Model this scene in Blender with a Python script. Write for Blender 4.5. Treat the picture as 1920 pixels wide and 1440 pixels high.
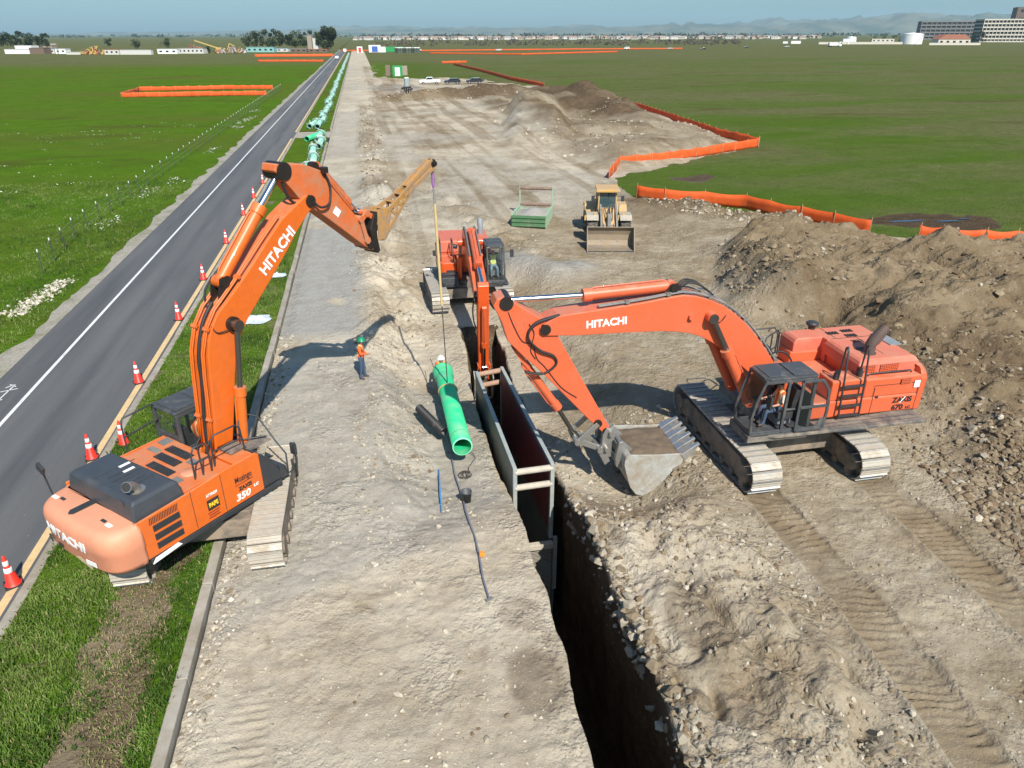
import bpy, bmesh, math, random
import numpy as np
from mathutils import Matrix, Vector

for o in list(bpy.data.objects):
    bpy.data.objects.remove(o)
SC = bpy.context.scene
COL = SC.collection
R = math.radians
random.seed(7)
RNG = np.random.default_rng(11)

# ------------------------------------------------------------------ camera
F_PX, CX, CY, CAM_H = 1331.0, 960.0, 720.0, 12.5
c_r = Vector((0.98117756, -0.19309473, -0.00224216))
c_u = Vector((0.08737957, 0.43359008, 0.89686367))
c_d = Vector((0.17220747, 0.88017843, -0.44230139))
cam_d = bpy.data.cameras.new('camera')
cam_d.sensor_width = 36.0
cam_d.sensor_fit = 'HORIZONTAL'
cam_d.lens = 36.0 * F_PX / 1920.0
cam_d.clip_start = 0.5
cam_d.clip_end = 60000.0
cam = bpy.data.objects.new('camera', cam_d)
COL.objects.link(cam)
cam.matrix_world = Matrix(((c_r.x, c_u.x, -c_d.x, 0), (c_r.y, c_u.y, -c_d.y, 0), (c_r.z, c_u.z, -c_d.z, CAM_H), (0, 0, 0, 1)))
SC.camera = cam


def gp(px, py, z=0.0):
    """photo pixel -> the ground point (height z) where the thing stands"""
    v = c_d + c_r * ((px - CX) / F_PX) - c_u * ((py - CY) / F_PX)
    t = (z - CAM_H) / v.z
    return Vector((v.x * t, v.y * t, z))


# ------------------------------------------------------------------ light
SUN_EL, SUN_AZ = 45.0, math.atan2(0.188, -0.982)
world = bpy.data.worlds.new('World')
SC.world = world
world.use_nodes = True
wn = world.node_tree.nodes
wl = world.node_tree.links
bg = wn['Background']
sky = wn.new('ShaderNodeTexSky')
sky.sky_type = 'NISHITA'
sky.sun_disc = False
sky.sun_elevation = R(SUN_EL)
sky.sun_rotation = SUN_AZ
sky.altitude = 50
sky.air_density = 1.0
sky.dust_density = 1.4
sky.ozone_density = 1.6
tint = wn.new('ShaderNodeMix')
tint.data_type = 'RGBA'
tint.blend_type = 'MULTIPLY'
tint.inputs[0].default_value = 1.0
tint.inputs[7].default_value = (0.76, 1.10, 1.32, 1)
wl.new(sky.outputs[0], tint.inputs[6])
wl.new(tint.outputs[2], bg.inputs[0])
bg.inputs[1].default_value = 0.072
sun_d = bpy.data.lights.new('sun', 'SUN')
sun_d.energy = 4.9
sun_d.angle = R(0.55)
sun_d.color = (1.0, 0.935, 0.84)
sun = bpy.data.objects.new('sun', sun_d)
COL.objects.link(sun)
ce, se = math.cos(R(SUN_EL)), math.sin(R(SUN_EL))
to_sun = Vector((math.sin(SUN_AZ) * ce, math.cos(SUN_AZ) * ce, se))
sun.rotation_euler = to_sun.to_track_quat('Z', 'Y').to_euler()
sun.location = (20, -40, 60)

SC.view_settings.view_transform = 'Standard'
SC.view_settings.look = 'None'
SC.view_settings.exposure = 0.42
SC.view_settings.gamma = 1.0
SC.cycles.use_denoising = True
SC.cycles.max_bounces = 6
SC.cycles.diffuse_bounces = 3
SC.cycles.glossy_bounces = 3
SC.cycles.transmission_bounces = 6
SC.cycles.transparent_max_bounces = 8
SC.cycles.volume_bounces = 0
SC.cycles.caustics_reflective = False
SC.cycles.caustics_refractive = False


# ------------------------------------------------------------------ tagging
def tag(o, label=None, cat=None, group=None, kind=None):
    if label: o['label'] = label
    if cat: o['category'] = cat
    if group: o['group'] = group
    if kind: o['kind'] = kind
    return o


def thing(name, label, cat, loc=(0, 0, 0), rz=0.0, group=None):
    o = bpy.data.objects.new(name, None)
    o.empty_display_size = 0.3
    COL.objects.link(o)
    o.location = loc
    o.rotation_euler = (0, 0, rz)
    return tag(o, label, cat, group)


def copy_tree(o, parent=None):
    c = o.copy()
    COL.objects.link(c)
    if parent is not None: c.parent = parent
    for ch in list(o.children):
        copy_tree(ch, c)
    return c


# ------------------------------------------------------------------ mesh builder
class MB:
    def __init__(self, M=None):
        self.v, self.f, self.m, self.s, self.ch = [], [], [], [], []
        self.M = M

    def add(self, vs, fs, mi=0, smooth=False, M=None):
        b = len(self.v)
        f0 = len(self.f)
        MM = self.M
        for p in vs:
            p = Vector(p)
            if M is not None: p = M @ p
            if MM is not None: p = MM @ p
            self.v.append(p[:])
        for k in fs:
            self.f.append([b + i for i in k])
            self.m.append(mi)
            self.s.append(smooth)
        self.ch.append((b, len(self.v), f0, len(self.f)))
        return self

    def box(self, c, s, rot=None, mi=0, taper=None):
        hx, hy, hz = s[0] / 2, s[1] / 2, s[2] / 2
        tx, ty = taper if taper else (1, 1)
        vs = [(-hx, -hy, -hz), (hx, -hy, -hz), (hx, hy, -hz), (-hx, hy, -hz),
              (-hx * tx, -hy * ty, hz), (hx * tx, -hy * ty, hz), (hx * tx, hy * ty, hz), (-hx * tx, hy * ty, hz)]
        M = Matrix.Translation(c)
        if rot is not None:
            M = M @ (rot if isinstance(rot, Matrix) else Matrix.Rotation(rot, 4, 'Z'))
        return self.add(vs, [(3, 2, 1, 0), (4, 5, 6, 7), (0, 1, 5, 4), (1, 2, 6, 5), (2, 3, 7, 6), (3, 0, 4, 7)], mi, M=M)

    def bar(self, p0, p1, w, h, mi=0, up=(0, 0, 1)):
        p0, p1 = Vector(p0), Vector(p1)
        d = p1 - p0
        L = d.length
        x = d.normalized()
        z = Vector(up)
        if abs(x.dot(z)) > 0.98: z = Vector((1, 0, 0))
        y = z.cross(x).normalized()
        z = x.cross(y)
        M = Matrix(((x.x, y.x, z.x, 0), (x.y, y.y, z.y, 0), (x.z, y.z, z.z, 0), (0, 0, 0, 1)))
        return self.box((p0 + p1) / 2, (L, w, h), rot=M, mi=mi)

    def prism(self, pts, lo, hi, axis='y', mi=0, lo_pts=None):
        """outline extruded along axis. axis y: pts=(x,z); z: pts=(x,y); x: pts=(y,z)"""
        a = sum(pts[i][0] * pts[(i + 1) % len(pts)][1] - pts[(i + 1) % len(pts)][0] * pts[i][1] for i in range(len(pts)))
        if a < 0:
            pts = pts[::-1]
            if lo_pts: lo_pts = lo_pts[::-1]
        def at(p, t):
            if axis == 'y': return (p[0], t, p[1])
            if axis == 'z': return (p[0], p[1], t)
            return (t, p[0], p[1])
        n = len(pts)
        vs = [at(p, lo) for p in (lo_pts or pts)] + [at(p, hi) for p in pts]
        fs = [tuple(range(n - 1, -1, -1)), tuple(range(n, 2 * n))]
        fs += [(i, (i + 1) % n, n + (i + 1) % n, n + i) for i in range(n)]
        if axis == 'y': fs = [k[::-1] for k in fs]
        return self.add(vs, fs, mi)

    def tube(self, path, r, n=8, mi=0, smooth=True, caps=True):
        path = [Vector(p) for p in path]
        rs = r if isinstance(r, (list, tuple)) else [r] * len(path)
        vs, fs = [], []
        prev = None
        for i, p in enumerate(path):
            d = (path[min(i + 1, len(path) - 1)] - path[max(i - 1, 0)]).normalized()
            if prev is None:
                a = Vector((0, 0, 1)) if abs(d.z) < 0.9 else Vector((1, 0, 0))
                x = d.cross(a).normalized()
            else:
                x = (prev - d * prev.dot(d)).normalized()
            prev = x
            y = d.cross(x)
            for k in range(n):
                t = 2 * math.pi * k / n
                vs.append(p + (x * math.cos(t) + y * math.sin(t)) * rs[i])
        for i in range(len(path) - 1):
            for k in range(n):
                k2 = (k + 1) % n
                fs.append((i * n + k, i * n + k2, (i + 1) * n + k2, (i + 1) * n + k))
        self.add(vs, fs, mi, smooth)
        if caps:
            e = (len(path) - 1) * n
            self.add([vs[k] for k in range(n)], [tuple(range(n - 1, -1, -1))], mi)
            self.add([vs[e + k] for k in range(n)], [tuple(range(n))], mi)
        return self

    def cyl(self, p0, p1, r0, r1=None, n=14, mi=0):
        return self.tube([p0, p1], [r0, r0 if r1 is None else r1], n, mi)

    def lathe(self, prof, c=(0, 0, 0), n=20, mi=0, M=None, smooth=True):
        vs, fs = [], []
        for (r, z) in prof:
            for k in range(n):
                t = 2 * math.pi * k / n
                vs.append((c[0] + r * math.cos(t), c[1] + r * math.sin(t), c[2] + z))
        for i in range(len(prof) - 1):
            for k in range(n):
                k2 = (k + 1) % n
                fs.append((i * n + k, i * n + k2, (i + 1) * n + k2, (i + 1) * n + k))
        return self.add(vs, fs, mi, smooth, M=M)

    def loft(self, rings, mi=0, caps=True, smooth=False):
        n = len(rings[0])
        vs = [p for r_ in rings for p in r_]
        fs = []
        for i in range(len(rings) - 1):
            for k in range(n):
                k2 = (k + 1) % n
                fs.append((i * n + k, i * n + k2, (i + 1) * n + k2, (i + 1) * n + k))
        if caps:
            fs.append(tuple(range(n - 1, -1, -1)))
            fs.append(tuple((len(rings) - 1) * n + k for k in range(n)))
        return self.add(vs, fs, mi, smooth)

    def _chunks(self):
        """groups of shapes that touch one another"""
        n = len(self.ch)
        if n < 2: return [list(range(n))]
        V = np.array(self.v)
        lo = np.array([V[a:b].min(0) for a, b, _, _ in self.ch]) - 0.012
        hi = np.array([V[a:b].max(0) for a, b, _, _ in self.ch]) + 0.012
        par = list(range(n))
        def fd(i):
            while par[i] != i: i = par[i]
            return i
        for i in range(n):
            t = np.where(np.all(lo[i] <= hi[i + 1:], 1) & np.all(hi[i] >= lo[i + 1:], 1))[0]
            for j in t: par[fd(int(j) + i + 1)] = fd(i)
        out = {}
        for i in range(n): out.setdefault(fd(i), []).append(i)
        return list(out.values())

    def build(self, name, mats, parent=None, bevel=0.0, seg=2, label=None, split=True):
        mats = mats if isinstance(mats, (list, tuple)) else [mats]
        groups = self._chunks() if (split and parent is not None and 1 < len(self.ch) < 400 and name not in NO_SPLIT) else [list(range(len(self.ch)))]
        first = None
        for g in groups:
            vs, fs, ms, ss = [], [], [], []
            for c in g:
                a, b, f0, f1 = self.ch[c]
                d = len(vs) - a
                vs += self.v[a:b]
                fs += [[i + d for i in k] for k in self.f[f0:f1]]
                ms += self.m[f0:f1]
                ss += self.s[f0:f1]
            me = bpy.data.meshes.new(name)
            me.from_pydata(vs, [], fs)
            for m in mats: me.materials.append(m)
            me.polygons.foreach_set('material_index', ms)
            me.polygons.foreach_set('use_smooth', ss)
            me.update()
            if bevel > 0:
                bm = bmesh.new()
                bm.from_mesh(me)
                bmesh.ops.recalc_face_normals(bm, faces=bm.faces)
                bm.to_mesh(me)
                bm.free()
            o = bpy.data.objects.new(name, me)
            COL.objects.link(o)
            if parent is not None: o.parent = parent
            if bevel > 0:
                b = o.modifiers.new('bevel', 'BEVEL')
                b.width = bevel
                b.segments = seg
                b.limit_method = 'ANGLE'
                b.angle_limit = R(35)
                b.use_clamp_overlap = True
            if label: o['label'] = label
            if first is None: first = o
        return first


NO_SPLIT = {'track', 'vent', 'seat', 'track_frame', 'panel_seam', 'small_print', 'deck_seam', 'grille', 'louvre', 'chain', 'house'} - {'panel_seam'}


def np_mesh(name, v, f, mats, parent=None, mi=None, smooth=False):
    """v (n,3) float, f (m,k) int"""
    me = bpy.data.meshes.new(name)
    v = np.ascontiguousarray(v, dtype=np.float32)
    f = np.ascontiguousarray(f, dtype=np.int32)
    m, k = f.shape
    me.vertices.add(len(v))
    me.vertices.foreach_set('co', v.ravel())
    me.loops.add(m * k)
    me.loops.foreach_set('vertex_index', f.ravel())
    me.polygons.add(m)
    me.polygons.foreach_set('loop_start', np.arange(m, dtype=np.int32) * k)
    try:
        me.polygons.foreach_set('loop_total', np.full(m, k, dtype=np.int32))
    except Exception:
        pass
    for q in (mats if isinstance(mats, (list, tuple)) else [mats]): me.materials.append(q)
    if mi is not None: me.polygons.foreach_set('material_index', np.ascontiguousarray(mi, dtype=np.int32))
    me.polygons.foreach_set('use_smooth', np.full(m, smooth, dtype=bool))
    me.update(calc_edges=True)
    me.validate()
    o = bpy.data.objects.new(name, me)
    COL.objects.link(o)
    if parent is not None: o.parent = parent
    return o


def text_mesh(name, s, size, M, m, parent, bold=0.0, depth=0.006, xs=1.0, align='CENTER', spacing=1.0, shear=0.0):
    cu = bpy.data.curves.new(name, 'FONT')
    cu.body = s
    cu.size = size
    cu.align_x = align
    cu.align_y = 'CENTER'
    cu.extrude = depth
    cu.offset = bold
    cu.shear = shear
    cu.space_character = spacing
    cu.resolution_u = 3
    t = bpy.data.objects.new(name, cu)
    COL.objects.link(t)
    dg = bpy.context.evaluated_depsgraph_get()
    dg.update()
    me = bpy.data.meshes.new_from_object(t.evaluated_get(dg))
    bpy.data.objects.remove(t)
    me.transform(M @ Matrix.Diagonal((xs, 1, 1, 1)))
    me.name = name
    me.materials.clear()
    me.materials.append(m)
    for p in me.polygons: p.material_index = 0
    o = bpy.data.objects.new(name, me)
    COL.objects.link(o)
    o.parent = parent
    return o


# ------------------------------------------------------------------ materials
MATS = {}


def newmat(name):
    m = bpy.data.materials.new(name)
    m.use_nodes = True
    nt = m.node_tree
    b = nt.nodes['Principled BSDF']
    return m, nt, b


def nd(nt, t, **kw):
    n = nt.nodes.new(t)
    for k, v in kw.items(): setattr(n, k, v)
    return n


def noise(nt, scale, detail=6, rough=0.6, vec=None, dist=0.0):
    n = nd(nt, 'ShaderNodeTexNoise')
    n.inputs['Scale'].default_value = scale
    n.inputs['Detail'].default_value = detail
    n.inputs['Roughness'].default_value = rough
    n.inputs['Distortion'].default_value = dist
    if vec is not None: nt.links.new(vec, n.inputs['Vector'])
    return n.outputs['Fac']


def ramp(nt, fac, stops):
    n = nd(nt, 'ShaderNodeValToRGB')
    nt.links.new(fac, n.inputs[0])
    els = n.color_ramp.elements
    while len(els) < len(stops): els.new(0.5)
    for e, (p, c) in zip(els, stops):
        e.position = p
        e.color = (c, c, c, 1) if isinstance(c, (int, float)) else (c[0], c[1], c[2], 1)
    return n.outputs[0]


def mix(nt, fac, a, b, mode='MIX'):
    n = nd(nt, 'ShaderNodeMix', data_type='RGBA', blend_type=mode)
    for sock, val in ((n.inputs[0], fac), (n.inputs[6], a), (n.inputs[7], b)):
        if isinstance(val, (int, float)): sock.default_value = val
        elif isinstance(val, tuple): sock.default_value = (val[0], val[1], val[2], 1)
        else: nt.links.new(val, sock)
    return n.outputs[2]


def mth(nt, op, a, b=None, clamp=False):
    n = nd(nt, 'ShaderNodeMath', operation=op)
    n.use_clamp = clamp
    for sock, val in ((n.inputs[0], a), (n.inputs[1], b)):
        if val is None: continue
        if isinstance(val, (int, float)): sock.default_value = val
        else: nt.links.new(val, sock)
    return n.outputs[0]


def objvec(nt, scale=None):
    t = nd(nt, 'ShaderNodeTexCoord')
    if scale is None: return t.outputs['Object']
    mp = nd(nt, 'ShaderNodeMapping')
    mp.inputs['Scale'].default_value = scale
    nt.links.new(t.outputs['Object'], mp.inputs[0])
    return mp.outputs[0]


def bump(nt, b, h, strength, dist=0.02):
    n = nd(nt, 'ShaderNodeBump')
    n.inputs['Strength'].default_value = strength
    n.inputs['Distance'].default_value = dist
    nt.links.new(h, n.inputs['Height'])
    nt.links.new(n.outputs[0], b.inputs['Normal'])
    return n


def surf(name, col, rough=0.6, metal=0.0, dirt=0.0, dirt_col=(0.30, 0.24, 0.17), dscale=1.6, var=0.12, bmp=0.0, bscale=30, coat=0.0, spec=None, scuff=0.0):
    """painted / metal / rubber surface with mottling, dust and stains"""
    m, nt, b = newmat(name)
    v = objvec(nt)
    f1 = noise(nt, dscale * 3.1, 8, 0.65, v)
    dk = tuple(c * (1 - var) for c in col)
    lt = tuple(min(1, c * (1 + var)) for c in col)
    base = mix(nt, ramp(nt, f1, [(0.3, 0.0), (0.7, 1.0)]), dk, lt)
    rg = rough
    if scuff > 0:
        f3 = noise(nt, 7.0, 8, 0.75, v, 0.8)
        base = mix(nt, ramp(nt, f3, [(0.60, 0.0), (0.70, scuff)]), base, (0.055, 0.04, 0.03))
        f4 = noise(nt, 0.55, 5, 0.6, v, 0.3)
        base = mix(nt, ramp(nt, f4, [(0.42, 0.0), (0.66, scuff * 0.55)]), base, tuple(min(1, c * 0.85 + 0.06) for c in col))
        vs_ = objvec(nt, (5.0, 5.0, 0.5))
        f5 = noise(nt, 1.0, 6, 0.7, vs_)
        base = mix(nt, ramp(nt, f5, [(0.58, 0.0), (0.74, scuff * 0.6)]), base, (0.16, 0.09, 0.05))
    if scuff > 0:                                                # dust settled on upward faces
        gn = nd(nt, 'ShaderNodeNewGeometry')
        sz = nd(nt, 'ShaderNodeSeparateXYZ')
        nt.links.new(gn.outputs['Normal'], sz.inputs[0])
        mr = nd(nt, 'ShaderNodeMapRange')
        for k, val in ((1, 0.35), (2, 0.95), (3, 0.0), (4, min(0.75, scuff * 1.1))): mr.inputs[k].default_value = val
        nt.links.new(sz.outputs[2], mr.inputs[0])
        dm = mth(nt, 'MULTIPLY', mr.outputs[0], ramp(nt, noise(nt, 1.3, 8, 0.7, v, 0.5), [(0.36, 0.15), (0.62, 1.0)]))
        base = mix(nt, dm, base, (0.46, 0.30, 0.19))
    if dirt > 0:
        f2 = noise(nt, dscale, 9, 0.72, v, 0.4)
        lo = 0.62 - dirt * 0.42
        msk = ramp(nt, f2, [(max(0.0, lo), 0.0), (min(1.0, lo + 0.22), 1.0)])
        msk = mth(nt, 'MULTIPLY', msk, min(1.0, 0.35 + dirt))
        base = mix(nt, msk, base, dirt_col)
        r_ = nd(nt, 'ShaderNodeMapRange')
        r_.inputs[3].default_value = rough
        r_.inputs[4].default_value = 0.9
        nt.links.new(msk, r_.inputs[0])
        nt.links.new(r_.outputs[0], b.inputs['Roughness'])
    else:
        b.inputs['Roughness'].default_value = rough
    nt.links.new(base, b.inputs['Base Color'])
    b.inputs['Metallic'].default_value = metal
    if coat: b.inputs['Coat Weight'].default_value = coat
    if spec is not None: b.inputs['Specular IOR Level'].default_value = spec
    if bmp > 0:
        bump(nt, b, noise(nt, bscale, 5, 0.6, v), bmp, 0.01)
    MATS[name] = m
    return m


DUST = (0.38, 0.31, 0.23)
ORANGE = surf('orange_paint', (0.66, 0.128, 0.010), 0.42, dirt=0.10, dirt_col=(0.42, 0.2, 0.09), var=0.07, coat=0.15, scuff=0.5)
ORANGE_CW = surf('faded_orange_paint', (0.70, 0.28, 0.16), 0.6, dirt=0.18, dirt_col=(0.64, 0.14, 0.03), dscale=0.8, var=0.08, scuff=0.35)
SALMON = surf('salmon_orange_paint', (0.66, 0.118, 0.042), 0.42, dirt=0.10, dirt_col=(0.45, 0.2, 0.12), var=0.07, coat=0.15, scuff=0.5)
SALMON_F = surf('faded_salmon_paint', (0.62, 0.15, 0.09), 0.55, dirt=0.2, dirt_col=(0.55, 0.25, 0.17), dscale=1.2, var=0.08, scuff=0.35)
RED_OR = surf('red_orange_paint', (0.62, 0.082, 0.011), 0.35, dirt=0.04, dirt_col=(0.4, 0.2, 0.1), var=0.05, coat=0.3, scuff=0.3)
ORANGE_DIRTY = surf('dusty_orange_paint', (0.62, 0.13, 0.025), 0.6, dirt=0.42, dirt_col=(0.36, 0.22, 0.13), dscale=1.8, var=0.1, scuff=0.9)
GREASE = surf('black_grease', (0.018, 0.014, 0.011), 0.45, dirt=0.15, dirt_col=(0.08, 0.05, 0.03), dscale=5, bmp=0.5, bscale=25)
BLACK = surf('black_plastic', (0.035, 0.038, 0.042), 0.5, dirt=0.15, dirt_col=(0.16, 0.14, 0.11), dscale=2.0)
HOODBLK = surf('black_hood_plastic', (0.05, 0.058, 0.068), 0.42, dirt=0.13, dirt_col=(0.15, 0.13, 0.11), dscale=1.2)
CABBLK = surf('cab_grey_paint', (0.06, 0.065, 0.07), 0.45, dirt=0.25, dirt_col=(0.2, 0.18, 0.15), dscale=2.2)
DECKM = surf('dusty_deck_steel', (0.10, 0.095, 0.09), 0.75, dirt=0.5, dirt_col=(0.30, 0.25, 0.19), dscale=2.0, bmp=0.3, bscale=60)
CHROME = surf('chrome_rod', (0.75, 0.76, 0.78), 0.16, metal=1.0, var=0.04)
RODDARK = surf('dark_steel_rod', (0.20, 0.19, 0.18), 0.3, metal=0.9, var=0.1)
STEEL = surf('worn_steel', (0.42, 0.41, 0.38), 0.42, metal=0.75, dirt=0.3, dirt_col=(0.30, 0.24, 0.17), dscale=3)
SHOE = surf('track_shoe_steel', (0.47, 0.44, 0.38), 0.5, metal=0.3, dirt=0.5, dirt_col=(0.42, 0.35, 0.26), dscale=2.2, bmp=0.3, bscale=18)
SHOE_POL = surf('polished_grouser_steel', (0.52, 0.52, 0.51), 0.40, metal=0.8, dirt=0.4, dirt_col=(0.38, 0.31, 0.22), dscale=3)
TRKFRAME = surf('muddy_frame_steel', (0.09, 0.08, 0.07), 0.8, dirt=0.6, dirt_col=(0.27, 0.21, 0.15), dscale=1.5, bmp=0.5, bscale=12)
RUBBER = surf('black_rubber', (0.022, 0.022, 0.023), 0.6, dirt=0.12, dirt_col=(0.12, 0.10, 0.08), dscale=3)
TYRE = surf('tyre_rubber', (0.06, 0.056, 0.052), 0.85, dirt=0.4, dirt_col=(0.26, 0.22, 0.17), dscale=3, bmp=0.4, bscale=20)
WHITE = surf('white_paint', (0.80, 0.80, 0.78), 0.45, dirt=0.06, var=0.03)
LETTER = surf('white_decal', (0.82, 0.82, 0.80), 0.5, dirt=0.05, var=0.03)
LETTERBLK = surf('black_decal', (0.03, 0.025, 0.025), 0.5)
YELLOW = surf('yellow_decal', (0.85, 0.55, 0.03), 0.5)
YEL_EQ = surf('equipment_yellow_paint', (0.56, 0.33, 0.085), 0.6, dirt=0.5, dirt_col=(0.40, 0.32, 0.22), dscale=1.5, scuff=0.5)
GREY_EQ = surf('equipment_grey_paint', (0.16, 0.165, 0.165), 0.6, dirt=0.4, dirt_col=(0.30, 0.26, 0.2), dscale=2)
GLASS, nt_, b_ = newmat('cab_glass')
b_.inputs['Base Color'].default_value = (0.05, 0.065, 0.06, 1)
b_.inputs['Roughness'].default_value = 0.03
b_.inputs['Alpha'].default_value = 0.22
b_.inputs['Specular IOR Level'].default_value = 0.8
GLASS_DK, nt_, b_ = newmat('dark_glass')
b_.inputs['Base Color'].default_value = (0.015, 0.02, 0.025, 1)
b_.inputs['Roughness'].default_value = 0.06
b_.inputs['Specular IOR Level'].default_value = 0.8

# ================================================================== GROUND
def sstep(x, a, b):
    t = np.clip((x - a) / (b - a), 0, 1)
    return t * t * (3 - 2 * t)


def vnoise(x, y, seed=0):
    xi = np.floor(x).astype(np.int64)
    yi = np.floor(y).astype(np.int64)
    fx, fy = x - xi, y - yi
    fx = fx * fx * (3 - 2 * fx)
    fy = fy * fy * (3 - 2 * fy)

    def h(a, b):
        n = (a * 374761393 + b * 668265263 + seed * 1274126177) & 0x7fffffff
        n = ((n ^ (n >> 13)) * 1274126177) & 0x7fffffff
        n = (n ^ (n >> 16)) & 0xffff
        return n / 65535.0
    a = h(xi, yi) * (1 - fx) + h(xi + 1, yi) * fx
    b = h(xi, yi + 1) * (1 - fx) + h(xi + 1, yi + 1) * fx
    return (a * (1 - fy) + b * fy) * 2 - 1


def fbm(x, y, f, octv=4, seed=0, g=0.5):
    s, a = 0.0, 1.0
    for i in range(octv):
        s = s + a * vnoise(x * f + 17.3 * i, y * f - 9.1 * i, seed + i * 13)
        f *= 2.03
        a *= g
    return s


def ridged(x, y, f, octv=3, seed=0):
    s, a = 0.0, 1.0
    for i in range(octv):
        s = s + a * (1 - 2 * np.abs(vnoise(x * f, y * f, seed + 31 * i)))
        f *= 2.1
        a *= 0.5
    return s


DIRT_POLY = [(-7.5, 0), (90, 0), (90, 22), (60, 32.2), (42, 38.4), (34, 42.6), (22.4, 57.6), (23.0, 66.8), (47.6, 84.8), (50, 120), (52.6, 163),
             (49, 195), (40, 212), (31, 236), (10, 240), (5.5, 262), (4.6, 700), (-7.5, 700)]


def poly_sd(x, y, poly):
    """signed distance, positive inside"""
    d = np.full(x.shape, 1e9)
    ins = np.zeros(x.shape, bool)
    n = len(poly)
    for i in range(n):
        x0, y0 = poly[i]
        x1, y1 = poly[(i + 1) % n]
        ex, ey = x1 - x0, y1 - y0
        t = np.clip(((x - x0) * ex + (y - y0) * ey) / (ex * ex + ey * ey), 0, 1)
        d = np.minimum(d, np.hypot(x - x0 - t * ex, y - y0 - t * ey))
        if y0 != y1:
            c = ((y0 > y) != (y1 > y)) & (x < (x1 - x0) * (y - y0) / (y1 - y0) + x0)
            ins ^= c
    return np.where(ins, d, -d)


def seg_d(x, y, a, b):
    ex, ey = b[0] - a[0], b[1] - a[1]
    t = np.clip(((x - a[0]) * ex + (y - a[1]) * ey) / (ex * ex + ey * ey), 0, 1)
    return np.hypot(x - a[0] - t * ex, y - a[1] - t * ey), t


TL = ([0, 8.4, 11.6, 14.6, 18, 22, 26, 30, 34, 400], [3.0, 3.17, 3.38, 3.43, 3.50, 3.36, 3.36, 3.7, 3.8, 3.8])
TR = ([0, 8.2, 11.8, 13.6, 15.5, 18, 22, 26, 30, 34, 400], [4.95, 5.12, 5.22, 5.2, 5.26, 5.3, 5.25, 5.1, 5.5, 5.5, 5.5])


def trench_l(y):
    return np.interp(y, *TL) + 0.05 * fbm(y, y * 0, 0.9, 4, 3) * sstep(-y, -60, -35)


def trench_r(y):
    return np.interp(y, *TR) + 0.10 * fbm(y, y * 0 + 5, 0.6, 4, 8, 0.55) * sstep(-y, -60, -35)


def rut_x(y):
    return np.interp(y, [0, 7.5, 9.2, 11.4, 13.4, 16, 60], [10.1, 10.52, 10.7, 10.85, 10.85, 10.85, 10.85])


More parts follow.
